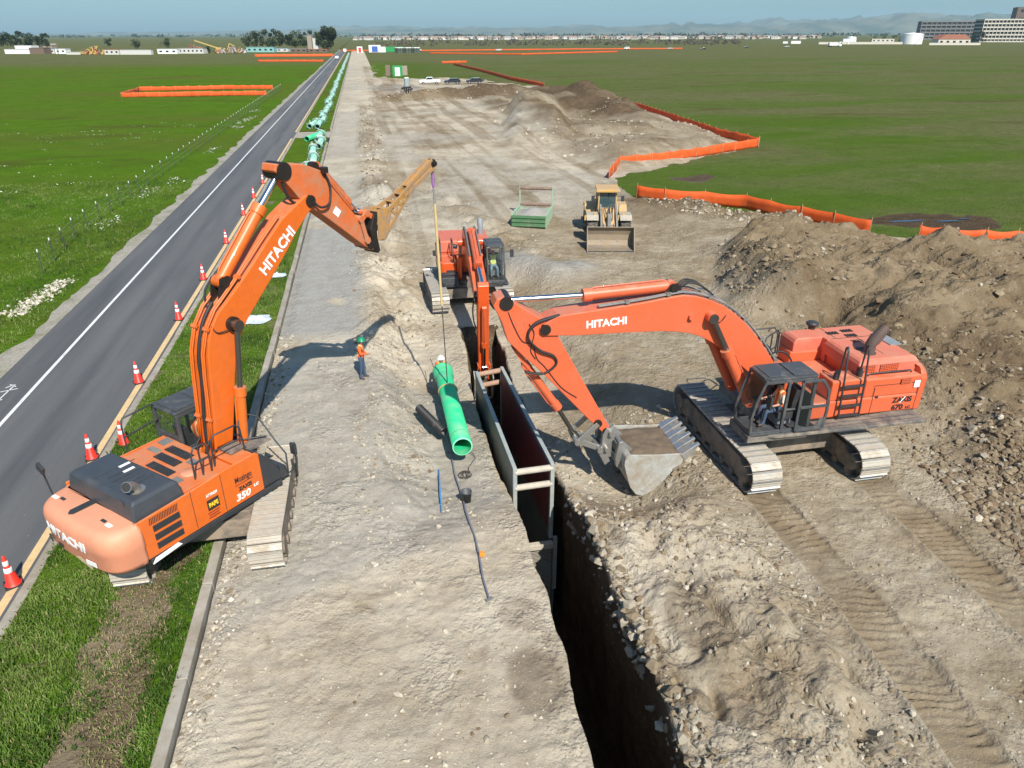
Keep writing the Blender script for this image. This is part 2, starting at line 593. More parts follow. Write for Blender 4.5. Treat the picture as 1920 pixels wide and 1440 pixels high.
def ground(x, y, fine=True):
    """height and soil masks of the work area"""
    sd = poly_sd(x + 0.5 * fbm(x, y, 0.35, 3, 5) * np.clip(y / 40, .5, 6), y + 0.4 * fbm(x, y, 0.4, 2, 9) * np.clip(y / 40, .5, 6), DIRT_POLY)
    dirt = sstep(sd, -0.35, 0.35)
    z = -0.75 * sstep(x + 0.35 * fbm(x, y, 0.45, 4, 7), -0.5, 1.25) * (1 - sstep(x, 7, 10)) * sstep(y, 15.5, 19.5) * (1 - sstep(y, 46, 62))
    z = z - 0.3 * sstep(x, 7, 10) * (1 - sstep(x, 19, 23)) * sstep(y, 29, 35) * (1 - sstep(y, 50, 66))
    # hollow under the loaded bucket
    z = z - 0.5 * np.exp(-(((x - 2.2) / 0.9) ** 2 + ((y - 27.1) / 0.9) ** 2))
    z = z - 0.55 * np.exp(-(((x - 7.3) / 1.5) ** 2 + ((y - 17.6) / 1.7) ** 2))
    # rubbly ridge right of the trench
    rd = sstep(x, 4.9, 5.6) * (1 - sstep(x, 8.2, 9.9)) * (1 - sstep(y, 15.2, 17.0))
    z = z + rd * (0.18 + 0.28 * np.clip(fbm(x, y, 0.55, 3, 21), -0.3, 1))
    # spoil heap on the right
    xf = np.interp(y, [6, 11, 15, 20, 26, 33.5, 40, 44], [14.6, 15.6, 16.4, 17.0, 17.3, 17.7, 20.2, 23.5]) + 0.5 * fbm(x * 0, y, 0.4, 3, 4)
    hp = np.interp(y, [6, 12, 16, 20, 26, 32, 36, 40, 44], [0.12, 0.3, 0.55, 0.9, 1.3, 1.5, 1.4, 1.0, 0.5])
    pile = sstep((x - xf) / np.interp(y, [12, 28, 34], [4.2, 3.4, 2.6]), 0, 1) * sstep(sd, 0.2, 4.0) * (1 - sstep(y, 44, 47))
    lump = fbm(x, y, 0.16, 4, 41, 0.55)
    z = z + pile * np.maximum(0.05, hp * (1 + 0.55 * lump) + 0.16 * fbm(x, y, 0.8, 4, 43, 0.6) * np.clip(hp, .3, 1.3))
    z = z + pile * hp * 0.30 * (ridged(x, y, 0.21, 3, 47) - 0.3) + pile * 0.10 * np.clip(ridged(x, y, 0.9, 3, 49), 0, 2)
    # steep eaten-away hollow behind the right excavator
    bx, by = (x - 19.6), (y - 27.2)
    bowl = np.exp(-((bx / 2.6) ** 4 + (by / 1.7) ** 4))
    z = z - bowl * pile * 1.5
    e1 = np.exp(-(((x - 24.6) / 3.6) ** 2 + ((y - 40.2) / 2.0) ** 2))
    e2 = np.exp(-(((x - 18.9) / 1.8) ** 2 + ((y - 30.8) / 1.6) ** 2))
    e3 = np.exp(-(((x - 31) / 3.0) ** 2 + ((y - 37.2) / 1.8) ** 2))
    z = z + 0.85 * e1 + 1.3 * e2 + 0.35 * e3
    # broken lumps along the fence foot
    fl, _ = seg_d(x, y, (22.8, 56.3), (30.0, 46.2))
    fr = np.exp(-(fl / 1.5) ** 2)
    z = z + fr * (0.45 + 0.4 * fbm(x, y, 0.7, 4, 77))
    # small gravel heaps by the middle excavator
    gh = 0
    for (gx, gy, gr, ghh) in ((10.3, 38.6, 1.5, 0.75), (8.7, 41.0, 1.7, 0.8), (12.0, 40.2, 1.2, 0.3), (7.6, 43.5, 1.5, 0.45)):
        e = np.exp(-((x - gx) ** 2 + (y - gy) ** 2) / gr ** 2)
        z = z + ghh * e
        gh = gh + e
    # mid-distance ramp and spoil
    d, t = seg_d(x, y, (18.6, 80), (31, 136))
    ramp_h = 2.6 * sstep(t, 0.0, 0.7) * (1 - 0.35 * sstep(t, 0.85, 1.0))
    z = z + ramp_h * (1 - sstep(d + 0.9 * fbm(x, y, 0.25, 3, 51), 2.0, 5.0))
    sp = sstep(x, 22, 28) * sstep(sd, 0.5, 6) * sstep(y, 66, 74) * (1 - sstep(y, 165, 185))
    z = z + sp * (0.7 + 0.75 * fbm(x, y, 0.11, 4, 61) + 1.2 * sstep(y, 108, 140) * sstep(x, 34, 40))
    d2, t2 = seg_d(x, y, (3, 166), (33, 174))
    z = z + (1 - sstep(d2, 1.0, 6.0)) * (1.1 + 0.6 * fbm(x, y, 0.15, 3, 66)) * sstep(x, 1, 6)
    d3, _ = seg_d(x, y, (8, 228), (34, 224))
    z = z + (1 - sstep(d3, 1.0, 7.0)) * (1.0 + 0.5 * fbm(x, y, 0.12, 3, 69))
    d6, _ = seg_d(x, y, (43.0, 122), (46.0, 160))
    z = z + (1 - sstep(d6, 1.0, 4.5)) * (0.9 + 0.6 * fbm(x, y, 0.2, 3, 181)) * sstep(sd, 0, 3)
    gr0 = sstep(x, 2.5, 5) * (1 - sstep(x, 17, 22)) * sstep(y, 46, 60) * (1 - sstep(y, 150, 165))
    z = z + gr0 * 0.16 * ridged(x + 0.04 * y, y * 0.06, 0.22, 3, 183)
    d4, _ = seg_d(x, y, (0.6, 62), (0.6, 150))
    row = (1 - sstep(d4, 0.4, 2.2))
    z = z + row * (0.28 + 0.4 * fbm(x, y, 0.35, 4, 71))
    d5, _ = seg_d(x, y, (4.4, 66), (10.5, 44))
    row2 = np.exp(-(d5 / 1.3) ** 2)
    z = z + row2 * (0.2 + 0.35 * fbm(x, y, 0.6, 4, 73))
    # lumpy rubble strip between gravel lane and dug bench
    ls = sstep(x, -1.6, 0.0) * (1 - sstep(x, 1.6, 3.0)) * sstep(y, 28, 33) * (1 - sstep(y, 60, 80))
    z = z + ls * (0.1 + 0.3 * np.clip(fbm(x, y, 0.7, 5, 81, 0.6), -.4, 1))
    for (hx, hy, wx, wy, dp) in ((7.35, 11.4, .22, .7, .40), (7.0, 12.6, .2, .4, .3), (7.95, 9.0, .25, .5, .45), (8.5, 8.1, .3, .5, .45), (6.6, 14.2, .25, .35, .3), (8.9, 11.0, .2, .35, .25), (6.0, 9.2, .2, .45, .3), (9.3, 9.4, .15, .4, .25)):
        e = np.exp(-(((x - hx + .3 * fbm(x, y, 1.2, 2, 171)) / wx) ** 2 + ((y - hy) / wy) ** 2))
        z = z - dp * e + 0.5 * dp * np.exp(-(((x - hx + .45) / (wx * 1.5)) ** 2 + ((y - hy) / (wy * 1.1)) ** 2))
    # ruts of the right excavator, with grouser prints
    grs = 0
    for off in (0.0, 3.68):
        u = (x - rut_x(y) - off) / 0.56
        ru = (1 - sstep(np.abs(u), 0.85, 1.12)) * (1 - sstep(y, 19, 21))
        lip = np.exp(-((np.abs(u) - 1.22) / 0.16) ** 2) * (1 - sstep(y, 14.5, 16))
        ph = (y + 0.10 * u + 0.20 * fbm(x, y, 0.8, 3, 91)) / 0.235
        saw = np.abs((ph % 1.0) - 0.5) * 2
        keep = 0.15 + 0.85 * sstep(fbm(x, y, 0.8, 4, 95, 0.6), -0.3, 0.45)
        ru = ru * (0.55 + 0.45 * sstep(fbm(x, y, 0.33, 3, 197), -0.5, 0.2))
        z = z * (1 - 0.7 * ru) + ru * (-0.075 + 0.10 * (sstep(saw, 0.45, 0.9)) * keep) + lip * 0.07 * (1 + fbm(x, y, 1.2, 3, 97))
        grs = grs + ru
    # fainter prints left of the trench
    pr = (1 - sstep(np.abs((x + 3.45) / 0.5), 0.8, 1.1)) * (1 - sstep(y, 15, 17))
    sw = np.abs(((y + 0.04 * fbm(x, y, 0.7, 2, 99)) / 0.21 % 1.0) - 0.5) * 2
    z = z + pr * (-0.03 + 0.05 * sstep(sw, 0.5, 0.9) * sstep(fbm(x, y, 0.5, 3, 93), -0.5, 0.3))
    # ramp of small roughness
    rough = 0.030 + 0.06 * np.clip(pile, 0, 1) + 0.05 * rd + 0.03 * sstep(x, -1.2, 0) * (1 - sstep(x, 1.2, 2)) * sstep(y, 16, 20) + 0.03 * sp + 0.02 * row
    lane = (1 - sstep(x, -1.6, -0.2)) * sstep(y, 28, 31)
    rough = rough * (1 - 0.55 * lane) * (1 - 0.7 * np.clip(grs, 0, 1))
    z = z + rough * fbm(x, y, 0.9, 5, 101, 0.62)
    z = z + rough * 0.55 * ridged(x, y, 2.3, 3, 111)
    cl = np.clip(pile + 0.8 * rd + 0.7 * fr + 0.5 * row + 0.5 * sp + 0.5 * ls + 0.3 * sstep(fbm(x, y, 0.35, 3, 149), 0.0, 0.5) * (1 - lane), 0, 1) * (1 - np.clip(grs, 0, 1))
    z = z + cl * (0.16 * np.abs(vnoise(x * 1.3, y * 1.3, 141)) + 0.11 * np.abs(vnoise(x * 2.9, y * 2.9, 143)) + 0.07 * np.abs(vnoise(x * 6.1, y * 6.1, 147)) - 0.12)
    z = z * dirt + (1 - dirt) * (0.03 * fbm(x, y, 0.25, 3, 121))
    # edge of the old surface against the kerb
    z = z - 0.10 * (1 - sstep(x, -4.7, -4.1))
    m = dict(dirt=dirt, pile=np.clip(pile + fr + 0.8 * sp, 0, 1), rd=rd, lane=lane * dirt, row=np.clip(row + row2 * .5 + ls * .7, 0, 1), gh=np.clip(gh, 0, 1),
             grs=np.clip(grs, 0, 1), d2=(1 - sstep(d2, 3, 12)) * sstep(x, 1, 8), ramp=(1 - sstep(d, 2.0, 6.0)), sd=sd, sp=sp, t=t, bowl=bowl * pile)
    return z, m


# --- tensor grid, finer near the camera, its columns following both trench edges
def grow(a, b, s, g):
    out = [a]
    while out[-1] < b:
        out.append(out[-1] + s)
        s *= g
    return out


ul = np.arange(-4.72, 3.36, 0.062)
um = np.array([3.40, 3.405, 3.41, 3.42, 3.43, 3.6, 3.85, 4.1, 4.4, 4.68, 4.69, 4.70, 4.71, 4.72, 4.73, 4.735, 4.74, 4.75])
FR = {1: .15, 2: .45, 3: .8, 4: 1, 9: 1, 10: .9, 11: .75, 12: .6, 13: .42, 14: .26, 15: .13, 16: .04}
ur = np.arange(4.81, 17.0, 0.062)
uf = np.array(grow(17.06, 78, 0.07, 1.014))
U = np.concatenate([ul, um, ur, uf])
iL, iR = len(ul), len(ul) + len(um) - 1
Yr = np.concatenate([np.arange(3.2, 17, 0.052), np.arange(17, 45, 0.09), np.array(grow(45, 345, 0.1, 1.02))])
GU, GY = np.meshgrid(U, Yr)
dl = trench_l(Yr)[:, None] - 3.40
dr = trench_r(Yr)[:, None] - 4.75
wl_ = np.clip((GU + 1.0) / 4.4, 0, 1) * (GU <= 3.401)
wr_ = np.clip((9.0 - GU) / 4.25, 0, 1) * (GU >= 4.749)
tm = np.clip((GU - 3.40) / 1.35, 0, 1)
inner = (GU > 3.401) & (GU < 4.749)
GX = GU + dl * wl_ + dr * wr_ + inner * (dl * (1 - tm) + dr * tm)
GZ, GM = ground(GX, GY)
depth = -6.6 + 5.9 * sstep(GY, 29.5, 33.0)
open_ = (GY < 33.2)
floor = depth + 0.08 * fbm(GX, GY, 1.0, 3, 131)
GZ = np.where(inner & open_, np.minimum(floor, GZ), GZ)
topz = np.where(GU < 4.2, GZ[:, iL:iL + 1], GZ[:, iR:iR + 1])
for j, q in FR.items():
    c_ = iL + j
    zz_ = topz[:, c_] * (1 - q) + floor[:, c_] * q + 0.12 * fbm(GY[:, c_], GY[:, c_] * 0 + q * 7, 0.8, 3, 15) * (0 < q < 1)
    GZ[:, c_] = np.where(open_[:, c_], np.minimum(zz_, topz[:, c_]), GZ[:, c_])
    sg = 1 if j < 6 else -1
    GX[:, c_] = np.where(open_[:, c_], (GX[:, iL] if j < 6 else GX[:, iR]) + sg * (0.03 + (0.10 if j < 6 else -0.05) * q) + 0.09 * fbm(GY[:, c_] * 1.0, zz_ * 1.6, 0.7, 4, 19) * (0.25 + q), GX[:, c_])


def hz(x, y):
    z, _ = ground(np.array([[float(x)]]), np.array([[float(y)]]))
    return float(z[0, 0])


nR, nC = GX.shape
vv = np.stack([GX, GY, GZ], -1).reshape(-1, 3)
ii = np.arange(nR * nC).reshape(nR, nC)
ff = np.stack([ii[:-1, :-1], ii[:-1, 1:], ii[1:, 1:], ii[1:, :-1]], -1).reshape(-1, 4)

# ---- ground material driven by soil and painted-shade attributes (missing attribute = grass)
GROUND, nt, b = newmat('ground_soil_and_grass')
ov = objvec(nt)


def attr(nt, n):
    a = nd(nt, 'ShaderNodeAttribute')
    a.attribute_name = n
    return a.outputs['Fac']


sx = nd(nt, 'ShaderNodeSeparateXYZ')
nt.links.new(ov, sx.inputs[0])


def mrange(nt, v, a, b2, c=0.0, d=1.0, smooth=True):
    n = nd(nt, 'ShaderNodeMapRange')
    if smooth: n.interpolation_type = 'SMOOTHSTEP'
    for k, val in ((1, a), (2, b2), (3, c), (4, d)): n.inputs[k].default_value = val
    nt.links.new(v, n.inputs[0])
    return n.outputs[0]


# grass colours
bandv = objvec(nt, (0.35, 1.0, 1.0))
nA = noise(nt, 0.035, 7, 0.62, bandv)
nB = noise(nt, 0.25, 8, 0.68, ov, 0.3)
nC_ = noise(nt, 3.5, 6, 0.7, ov)
nD = noise(nt, 14.0, 4, 0.7, ov)
lush = mix(nt, ramp(nt, nB, [(0.30, 0), (0.72, 1)]), (0.066, 0.170, 0.011), (0.132, 0.235, 0.018))
lush = mix(nt, ramp(nt, nA, [(0.46, 0), (0.68, 1)]), lush, (0.140, 0.150, 0.032))
dullc = mix(nt, ramp(nt, nB, [(0.3, 0), (0.7, 1)]), (0.148, 0.165, 0.064), (0.285, 0.255, 0.145))
dullm = mth(nt, 'MULTIPLY', mrange(nt, sx.outputs[0], 10, 45), ramp(nt, nA, [(0.40, 0.0), (0.56, 1.0)]))
dullm = mth(nt, 'MAXIMUM', dullm, mrange(nt, sx.outputs[1], 330, 430))
dullm = mth(nt, 'MAXIMUM', dullm, mth(nt, 'MULTIPLY', mth(nt, 'MULTIPLY', mrange(nt, sx.outputs[0], 5, 60), mrange(nt, sx.outputs[1], 85, 190)), ramp(nt, noise(nt, 0.02, 6, 0.65, bandv), [(0.36, 0.25), (0.6, 0.9)])))
dullm = mth(nt, 'MULTIPLY', dullm, 0.9)
dullc = mix(nt, ramp(nt, noise(nt, 0.07, 7, 0.7, bandv, 0.4), [(0.42, 0), (0.62, 0.8)]), dullc, (0.215, 0.175, 0.105))
lush = mix(nt, mth(nt, 'MULTIPLY', mrange(nt, sx.outputs[0], 5, 25), 0.5), lush, (0.085, 0.115, 0.030))
tuss = noise(nt, 0.9, 6, 0.75, ov)
dullc = mix(nt, ramp(nt, tuss, [(0.35, 0.75), (0.62, 0.0)]), dullc, (0.085, 0.098, 0.040))
gcol = mix(nt, dullm, lush, dullc)
brn = mth(nt, 'MULTIPLY', ramp(nt, noise(nt, 0.11, 6, 0.6, bandv, 0.5), [(0.57, 0), (0.68, 1)]), 0.65)
gcol = mix(nt, brn, gcol, (0.10, 0.075, 0.030))
gcol = mix(nt, ramp(nt, nC_, [(0.25, 0.55), (0.75, 0.0)]), gcol, (0.035, 0.055, 0.008))
gcol = mix(nt, ramp(nt, nD, [(0.35, 0.40), (0.7, 0.0)]), gcol, (0.030, 0.045, 0.008))
# dirt colours
dA = noise(nt, 0.22, 8, 0.66, ov, 0.4)
dB = noise(nt, 1.3, 9, 0.70, ov, 0.3)
dC = noise(nt, 7.0, 7, 0.72, ov)
dD = noise(nt, 34.0, 4, 0.7, ov)
tanl = mix(nt, ramp(nt, dA, [(0.36, 0), (0.64, 1)]), (0.40, 0.343, 0.255), (0.545, 0.488, 0.385))
tanr = mix(nt, ramp(nt, dA, [(0.36, 0), (0.64, 1)]), (0.245, 0.192, 0.125), (0.345, 0.290, 0.208))
tan = mix(nt, attr(nt, 'a_warm'), tanl, tanr)
tan = mix(nt, ramp(nt, dB, [(0.48, 0), (0.66, 0.45)]), tan, (0.48, 0.43, 0.335))
tan = mix(nt, ramp(nt, noise(nt, 0.5, 6, 0.65, ov, 0.6), [(0.55, 0), (0.66, 0.6)]), tan, (0.265, 0.205, 0.135))
grey = mix(nt, ramp(nt, dC, [(0.3, 0), (0.7, 1)]), (0.285, 0.278, 0.256), (0.39, 0.38, 0.348))
grey = mix(nt, ramp(nt, dB, [(0.40, 0.45), (0.6, 0.0)]), grey, (0.25, 0.235, 0.20))
brown = mix(nt, ramp(nt, dA, [(0.3, 0), (0.7, 1)]), (0.135, 0.096, 0.056), (0.245, 0.190, 0.120))
brown = mix(nt, ramp(nt, dB, [(0.52, 0), (0.7, 0.7)]), brown, (0.290, 0.235, 0.158))
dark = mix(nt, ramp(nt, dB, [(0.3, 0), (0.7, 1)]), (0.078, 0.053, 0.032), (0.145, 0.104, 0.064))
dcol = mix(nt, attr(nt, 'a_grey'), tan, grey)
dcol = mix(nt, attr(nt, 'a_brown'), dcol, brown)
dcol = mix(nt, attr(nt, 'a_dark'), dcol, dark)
soil_and_shade_m = attr(nt, 'a_soil_and_shade')
dcol = mix(nt, ramp(nt, dC, [(0.30, 0.55), (0.43, 0.0)]), dcol, (0.19, 0.15, 0.10))
dcol = mix(nt, ramp(nt, dC, [(0.60, 0.0), (0.76, 0.35)]), dcol, (0.43, 0.39, 0.32))
dcol = mix(nt, ramp(nt, dD, [(0.30, 0.40), (0.44, 0.0)]), dcol, (0.18, 0.145, 0.10))
vo = nd(nt, 'ShaderNodeTexVoronoi')
vo.inputs['Scale'].default_value = 9.0
nt.links.new(ov, vo.inputs['Vector'])
peb = ramp(nt, vo.outputs['Distance'], [(0.10, 0.75), (0.24, 0.0)])
peb = mth(nt, 'MULTIPLY', peb, ramp(nt, dB, [(0.45, 0.0), (0.6, 1.0)]))
dcol = mix(nt, peb, dcol, (0.44, 0.40, 0.33))
dcol = mix(nt, soil_and_shade_m, dcol, mix(nt, ramp(nt, dB, [(0.3, 0), (0.7, 1)]), (0.040, 0.030, 0.020), (0.090, 0.068, 0.046)))  # near-black brown for black soil patches and for painted trench shade
amask = attr(nt, 'a_dirt')
amask = mth(nt, 'ADD', amask, mth(nt, 'MULTIPLY', mth(nt, 'SUBTRACT', nC_, 0.5), 0.5))
amask = mth(nt, 'MULTIPLY', mrange(nt, amask, 0.40, 0.60), mrange(nt, attr(nt, 'a_dirt'), 0.02, 0.25))
col = mix(nt, amask, gcol, dcol)
nt.links.new(col, b.inputs['Base Color'])
b.inputs['Roughness'].default_value = 0.95
b.inputs['Specular IOR Level'].default_value = 0.0
wob = nd(nt, 'ShaderNodeMix', data_type='VECTOR')
wob.inputs[0].default_value = 0.06
nt.links.new(ov, wob.inputs[4])
wc = nd(nt, 'ShaderNodeTexNoise')
wc.inputs['Scale'].default_value = 5.0
wc.inputs['Detail'].default_value = 4
nt.links.new(ov, wc.inputs['Vector'])
nt.links.new(wc.outputs['Color'], wob.inputs[5])


def clod(scale, e):
    n = nd(nt, 'ShaderNodeTexVoronoi')
    n.inputs['Scale'].default_value = scale
    nt.links.new(wob.outputs[1], n.inputs['Vector'])
    return mth(nt, 'POWER', mth(nt, 'SUBTRACT', 1.0, n.outputs['Distance'], True), e)


rgh_m = ramp(nt, noise(nt, 0.7, 6, 0.65, ov), [(0.38, 0.12), (0.62, 1.0)])
hgt = mth(nt, 'ADD', mth(nt, 'MULTIPLY', clod(5.5, 1.3), 0.9), mth(nt, 'MULTIPLY', clod(13.0, 1.2), 0.55))
soft = attr(nt, 'a_soft')
hgt = mth(nt, 'MULTIPLY', hgt, rgh_m)
hgt = mth(nt, 'MULTIPLY', hgt, mth(nt, 'SUBTRACT', 1.0, mth(nt, 'MULTIPLY', soft, 0.85)))
hgt = mth(nt, 'ADD', hgt, mth(nt, 'MULTIPLY', dD, 0.28))
hgt = mth(nt, 'ADD', hgt, mth(nt, 'MULTIPLY', dC, 0.55))
bump(nt, b, hgt, 1.0, 0.085)


def set_attrs(o, **kw):
    for k, a in kw.items():
        at = o.data.attributes.new('a_' + k, 'FLOAT', 'POINT')
        at.data.foreach_set('value', np.ascontiguousarray(a, dtype=np.float32).ravel())


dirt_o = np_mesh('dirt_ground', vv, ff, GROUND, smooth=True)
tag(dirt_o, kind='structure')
nb = fbm(GX, GY, 0.3, 4, 201)
nb2 = fbm(GX, GY, 0.09, 4, 205)
m = GM
a_dirt = m['dirt']
a_grey = np.clip(m['lane'] * (1 - sstep(GY, 52, 66)) * sstep(nb + 0.9 * (1 - sstep(np.abs(GY - 42), 8, 14)), -.1, .3) * sstep(GY, 30.5, 32.5) + 0.9 * m['gh']
                 + 0.8 * (1 - sstep(np.hypot((GX - 9) / 7, (GY - 203) / 14), 0.8, 1.1)) + 0.12 * m['lane'] * sstep(GY, 60, 70)
                 + 0.55 * sstep(nb2, 0.1, 0.4) * (GX < 3.3) * (GY < 30) + 0.35 * sstep(nb2, 0.05, .4) * sstep(GY, 46, 60), 0, 1)
a_brown = np.clip(1.0 * m['pile'] + 0.62 * m['row'] * sstep(nb, -0.4, 0.3) + 0.70 * m['grs'] + 0.30 * m['rd'] * sstep(nb, 0, .4)
                  + 0.8 * m['d2'] + 0.30 * sstep(nb, .1, .5) * (GX > 3) + 0.5 * sstep(fbm(GX + 0.04 * GY, GY * 0.06, 0.45, 4, 187), 0.05, 0.5) * (GX > 2) * sstep(GY, 44, 58), 0, 1) * (1 - 0.7 * m['gh'])
a_brown = a_brown * (1 - 0.35 * m['sp'] * (1 - sstep(nb2, -.1, .2)))
wet = (1 - sstep(np.hypot((GX - 2.55) / 0.85, (GY - 10.6) / 1.25) + 0.35 * nb, 0.75, 1.05))
wet2 = (1 - sstep(np.hypot((GX - 2.6) / 0.6, (GY - 12.5) / 0.6) + 0.4 * nb, 0.7, 1.1))
a_dark = np.clip(0.55 * np.maximum(wet, wet2 * .7) + 0.75 * m['d2'] * sstep(nb2, -.2, .2) + 0.6 * m['sp'] * sstep(GY, 100, 125) * sstep(GX, 33, 38) + 0.35 * m['bowl']
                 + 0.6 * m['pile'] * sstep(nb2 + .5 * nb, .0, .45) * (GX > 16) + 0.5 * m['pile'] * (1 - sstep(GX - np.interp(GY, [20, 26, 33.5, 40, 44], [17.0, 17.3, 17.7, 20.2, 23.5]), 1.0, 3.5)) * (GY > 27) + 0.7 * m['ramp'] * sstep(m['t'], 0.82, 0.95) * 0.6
                 + 0.8 * (1 - sstep(np.hypot((GX - 31) / 3.2, (GY - 65.5) / 2.6) + .5 * nb, .6, 1.0))
                 + 0.55 * (1 - sstep(np.hypot((GX - 6.7) / 0.8, (GY - 11.2) / 1.4) + .5 * nb, .6, 1.1)) + 0.45 * (1 - sstep(np.hypot((GX - 5.5) / 0.5, (GY - 15.2) / 1.0) + .4 * nb, .6, 1.1)), 0, 1)
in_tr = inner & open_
a_dark = np.where(in_tr, 1.0, a_dark)  # trench interior set fully dark: its shade is painted into the colour
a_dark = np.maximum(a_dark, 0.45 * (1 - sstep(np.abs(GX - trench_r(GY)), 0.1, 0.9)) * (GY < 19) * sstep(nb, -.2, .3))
a_dirt = np.maximum(a_dirt, 0.95 * (1 - sstep(np.hypot((GX - 31) / 3.2, (GY - 65.5) / 2.6) + .5 * nb, .7, 1.0)))
a_dirt = np.maximum(a_dirt, 0.95 * (1 - sstep(np.hypot((GX - 41) / 6.5, (GY - 45.3) / 2.4) + .6 * nb, .6, 1.0)))
a_dark = np.maximum(a_dark, (1 - sstep(np.hypot((GX - 41) / 6.5, (GY - 45.3) / 2.4) + .6 * nb, .6, 1.0)))
a_soil_and_shade = np.where(in_tr, sstep(-GZ, 0.9, 4.5), 0.75 * np.maximum(1 - sstep(np.hypot((GX - 31) / 3.2, (GY - 65.5) / 2.6) + .5 * nb, .95, 1.15), 1 - sstep(np.hypot((GX - 41) / 6.5, (GY - 45.3) / 2.4) + .6 * nb, .95, 1.15)))  # trench shade painted deeper with depth; outside it, black soil patches
warm = np.clip(sstep(GX, 3.0, 9.5) * (1 - 0.75 * sstep(GY, 45, 60)) + 0.45 * sstep(GX, 1.0, 2.2) * sstep(GY, 17, 20) * (GX < 3.6) + 0.5 * sstep(fbm(GX * 1.0, GY * 0.08, 0.5, 4, 211), 0.0, 0.45) * sstep(GY, 45, 60) * (GX > 1) + 0.35 * nb, 0, 1)
lft = (1 - sstep(GX, 2.2, 3.2)) * (GY < 60)
soft = np.clip(np.maximum(lft * (0.25 + 0.75 * sstep(fbm(GX, GY, 0.45, 4, 231), -0.25, 0.25)), 0.95 * m['grs']) + 0.5 * (np.abs(GX - rut_x(GY) - 1.84) < 1.2) * (GY < 17) + lft * (np.abs(GX + 3.5) < 0.75), 0, 1) * (1 - 0.8 * np.exp(-((GX + 4.35) / 0.3) ** 2))
set_attrs(dirt_o, soft=soft, warm=warm, dirt=a_dirt, grey=a_grey, brown=a_brown, dark=a_dark, clay=a_soil_and_shade)


def sheet(name, xs, ys, zf, mat, attrs=None, kind='structure', smooth=True):
    X, Y = np.meshgrid(np.array(xs, float), np.array(ys, float))
    Z = zf(X, Y) if callable(zf) else np.full(X.shape, float(zf))
    i = np.arange(X.size).reshape(X.shape)
    f = np.stack([i[:-1, :-1], i[:-1, 1:], i[1:, 1:], i[1:, :-1]], -1).reshape(-1, 4)
    o = np_mesh(name, np.stack([X, Y, Z], -1).reshape(-1, 3), f, mat, smooth=smooth)
    if attrs: set_attrs(o, **{k: fn(X, Y) for k, fn in attrs.items()})
    if kind: tag(o, kind=kind)
    return o


# fields out to the horizon
FAR = 16000
sheet('field', np.concatenate([[-9000, -3000, -900, -300], np.arange(-120, -16.9, 0.8), [-16.6, -16.35, -15.6]]), np.array([-60] + list(np.arange(3, 70, 0.7)) + grow(70, FAR, 0.8, 1.06)),
      lambda X, Y: 0.10 * fbm(X, Y, 0.12, 4, 301) * sstep(-X, 17, 24) * (X > -130) + 0.02 * (X < -16.7), GROUND,
      dict(dirt=lambda X, Y: 0.42 * (1 - sstep(np.abs(X + 22.6 - 0.035 * Y), 0.2, 0.7)) * sstep(fbm(X, Y, 0.2, 3, 303), -.2, .4) * (X > -60) * (Y < 110),
           brown=lambda X, Y: X * 0 + 1, dark=lambda X, Y: X * 0 + 0.6))
# flat continuation behind the road and to the right
sheet('field', [78, 160, 400, 1200, 4000, 15000], [-60, 3, 60, 200, 345, 800, 2000, 5000, FAR], 0.0, GROUND)
sheet('field', [4.9, 30, 78], [345, 500, 700, 1500, 5000, FAR], 0.0, GROUND)
sheet('field', [-16.35, -4.7, 4.9], [720, 1500, 5000, FAR], 0.0, GROUND)

# ------------------------------------------------------------------ road
ASPH, nt, b = newmat('asphalt')
ov = objvec(nt)
sx = nd(nt, 'ShaderNodeSeparateXYZ')
nt.links.new(ov, sx.inputs[0])
stv = objvec(nt, (1.0, 0.06, 1.0))
streak = noise(nt, 1.1, 6, 0.6, stv)
fine = noise(nt, 40, 4, 0.7, ov)
c = mix(nt, ramp(nt, streak, [(0.34, 0), (0.68, 1)]), (0.072, 0.075, 0.079), (0.122, 0.123, 0.122))
# wheel lanes worn paler
for cx_ in (-12.75, -10.75):
    w = mth(nt, 'ABSOLUTE', mth(nt, 'ADD', sx.outputs[0], -cx_))
    wm = mth(nt, 'MULTIPLY', mrange(nt, w, 0.15, 0.75, 1, 0), ramp(nt, noise(nt, 0.5, 5, 0.6, stv), [(0.3, 0.2), (0.7, 0.75)]))
    c = mix(nt, wm, c, (0.135, 0.135, 0.132))
dusty = mth(nt, 'MULTIPLY', mrange(nt, sx.outputs[1], 60, 105), ramp(nt, noise(nt, 0.3, 6, 0.65, stv), [(0.45, 0.0), (0.75, 0.5)]))
c = mix(nt, dusty, c, (0.26, 0.24, 0.20))
c = mix(nt, ramp(nt, fine, [(0.3, 0.35), (0.6, 0)]), c, (0.04, 0.042, 0.045))
spk = nd(nt, 'ShaderNodeTexVoronoi')
spk.inputs['Scale'].default_value = 2.2
nt.links.new(ov, spk.inputs['Vector'])
c = mix(nt, ramp(nt, spk.outputs['Distance'], [(0.03, 0.6), (0.06, 0)]), c, (0.32, 0.31, 0.29))
nt.links.new(c, b.inputs['Base Color'])
b.inputs['Roughness'].default_value = 0.8
bump(nt, b, fine, 0.25, 0.01)
yl = [-40, 4, 60, 130, 300, 720]
sheet('road', [-15.45, -9.5], yl, 0.012, ASPH)
GRAV, nt, b = newmat('shoulder_gravel')
ov = objvec(nt)
g1 = noise(nt, 9, 7, 0.75, ov)
g2 = noise(nt, 0.8, 5, 0.6, ov)
c = mix(nt, ramp(nt, g1, [(0.3, 0), (0.7, 1)]), (0.20, 0.18, 0.145), (0.40, 0.37, 0.31))
c = mix(nt, ramp(nt, g2, [(0.48, 0), (0.66, 0.55)]), c, (0.12, 0.13, 0.045))
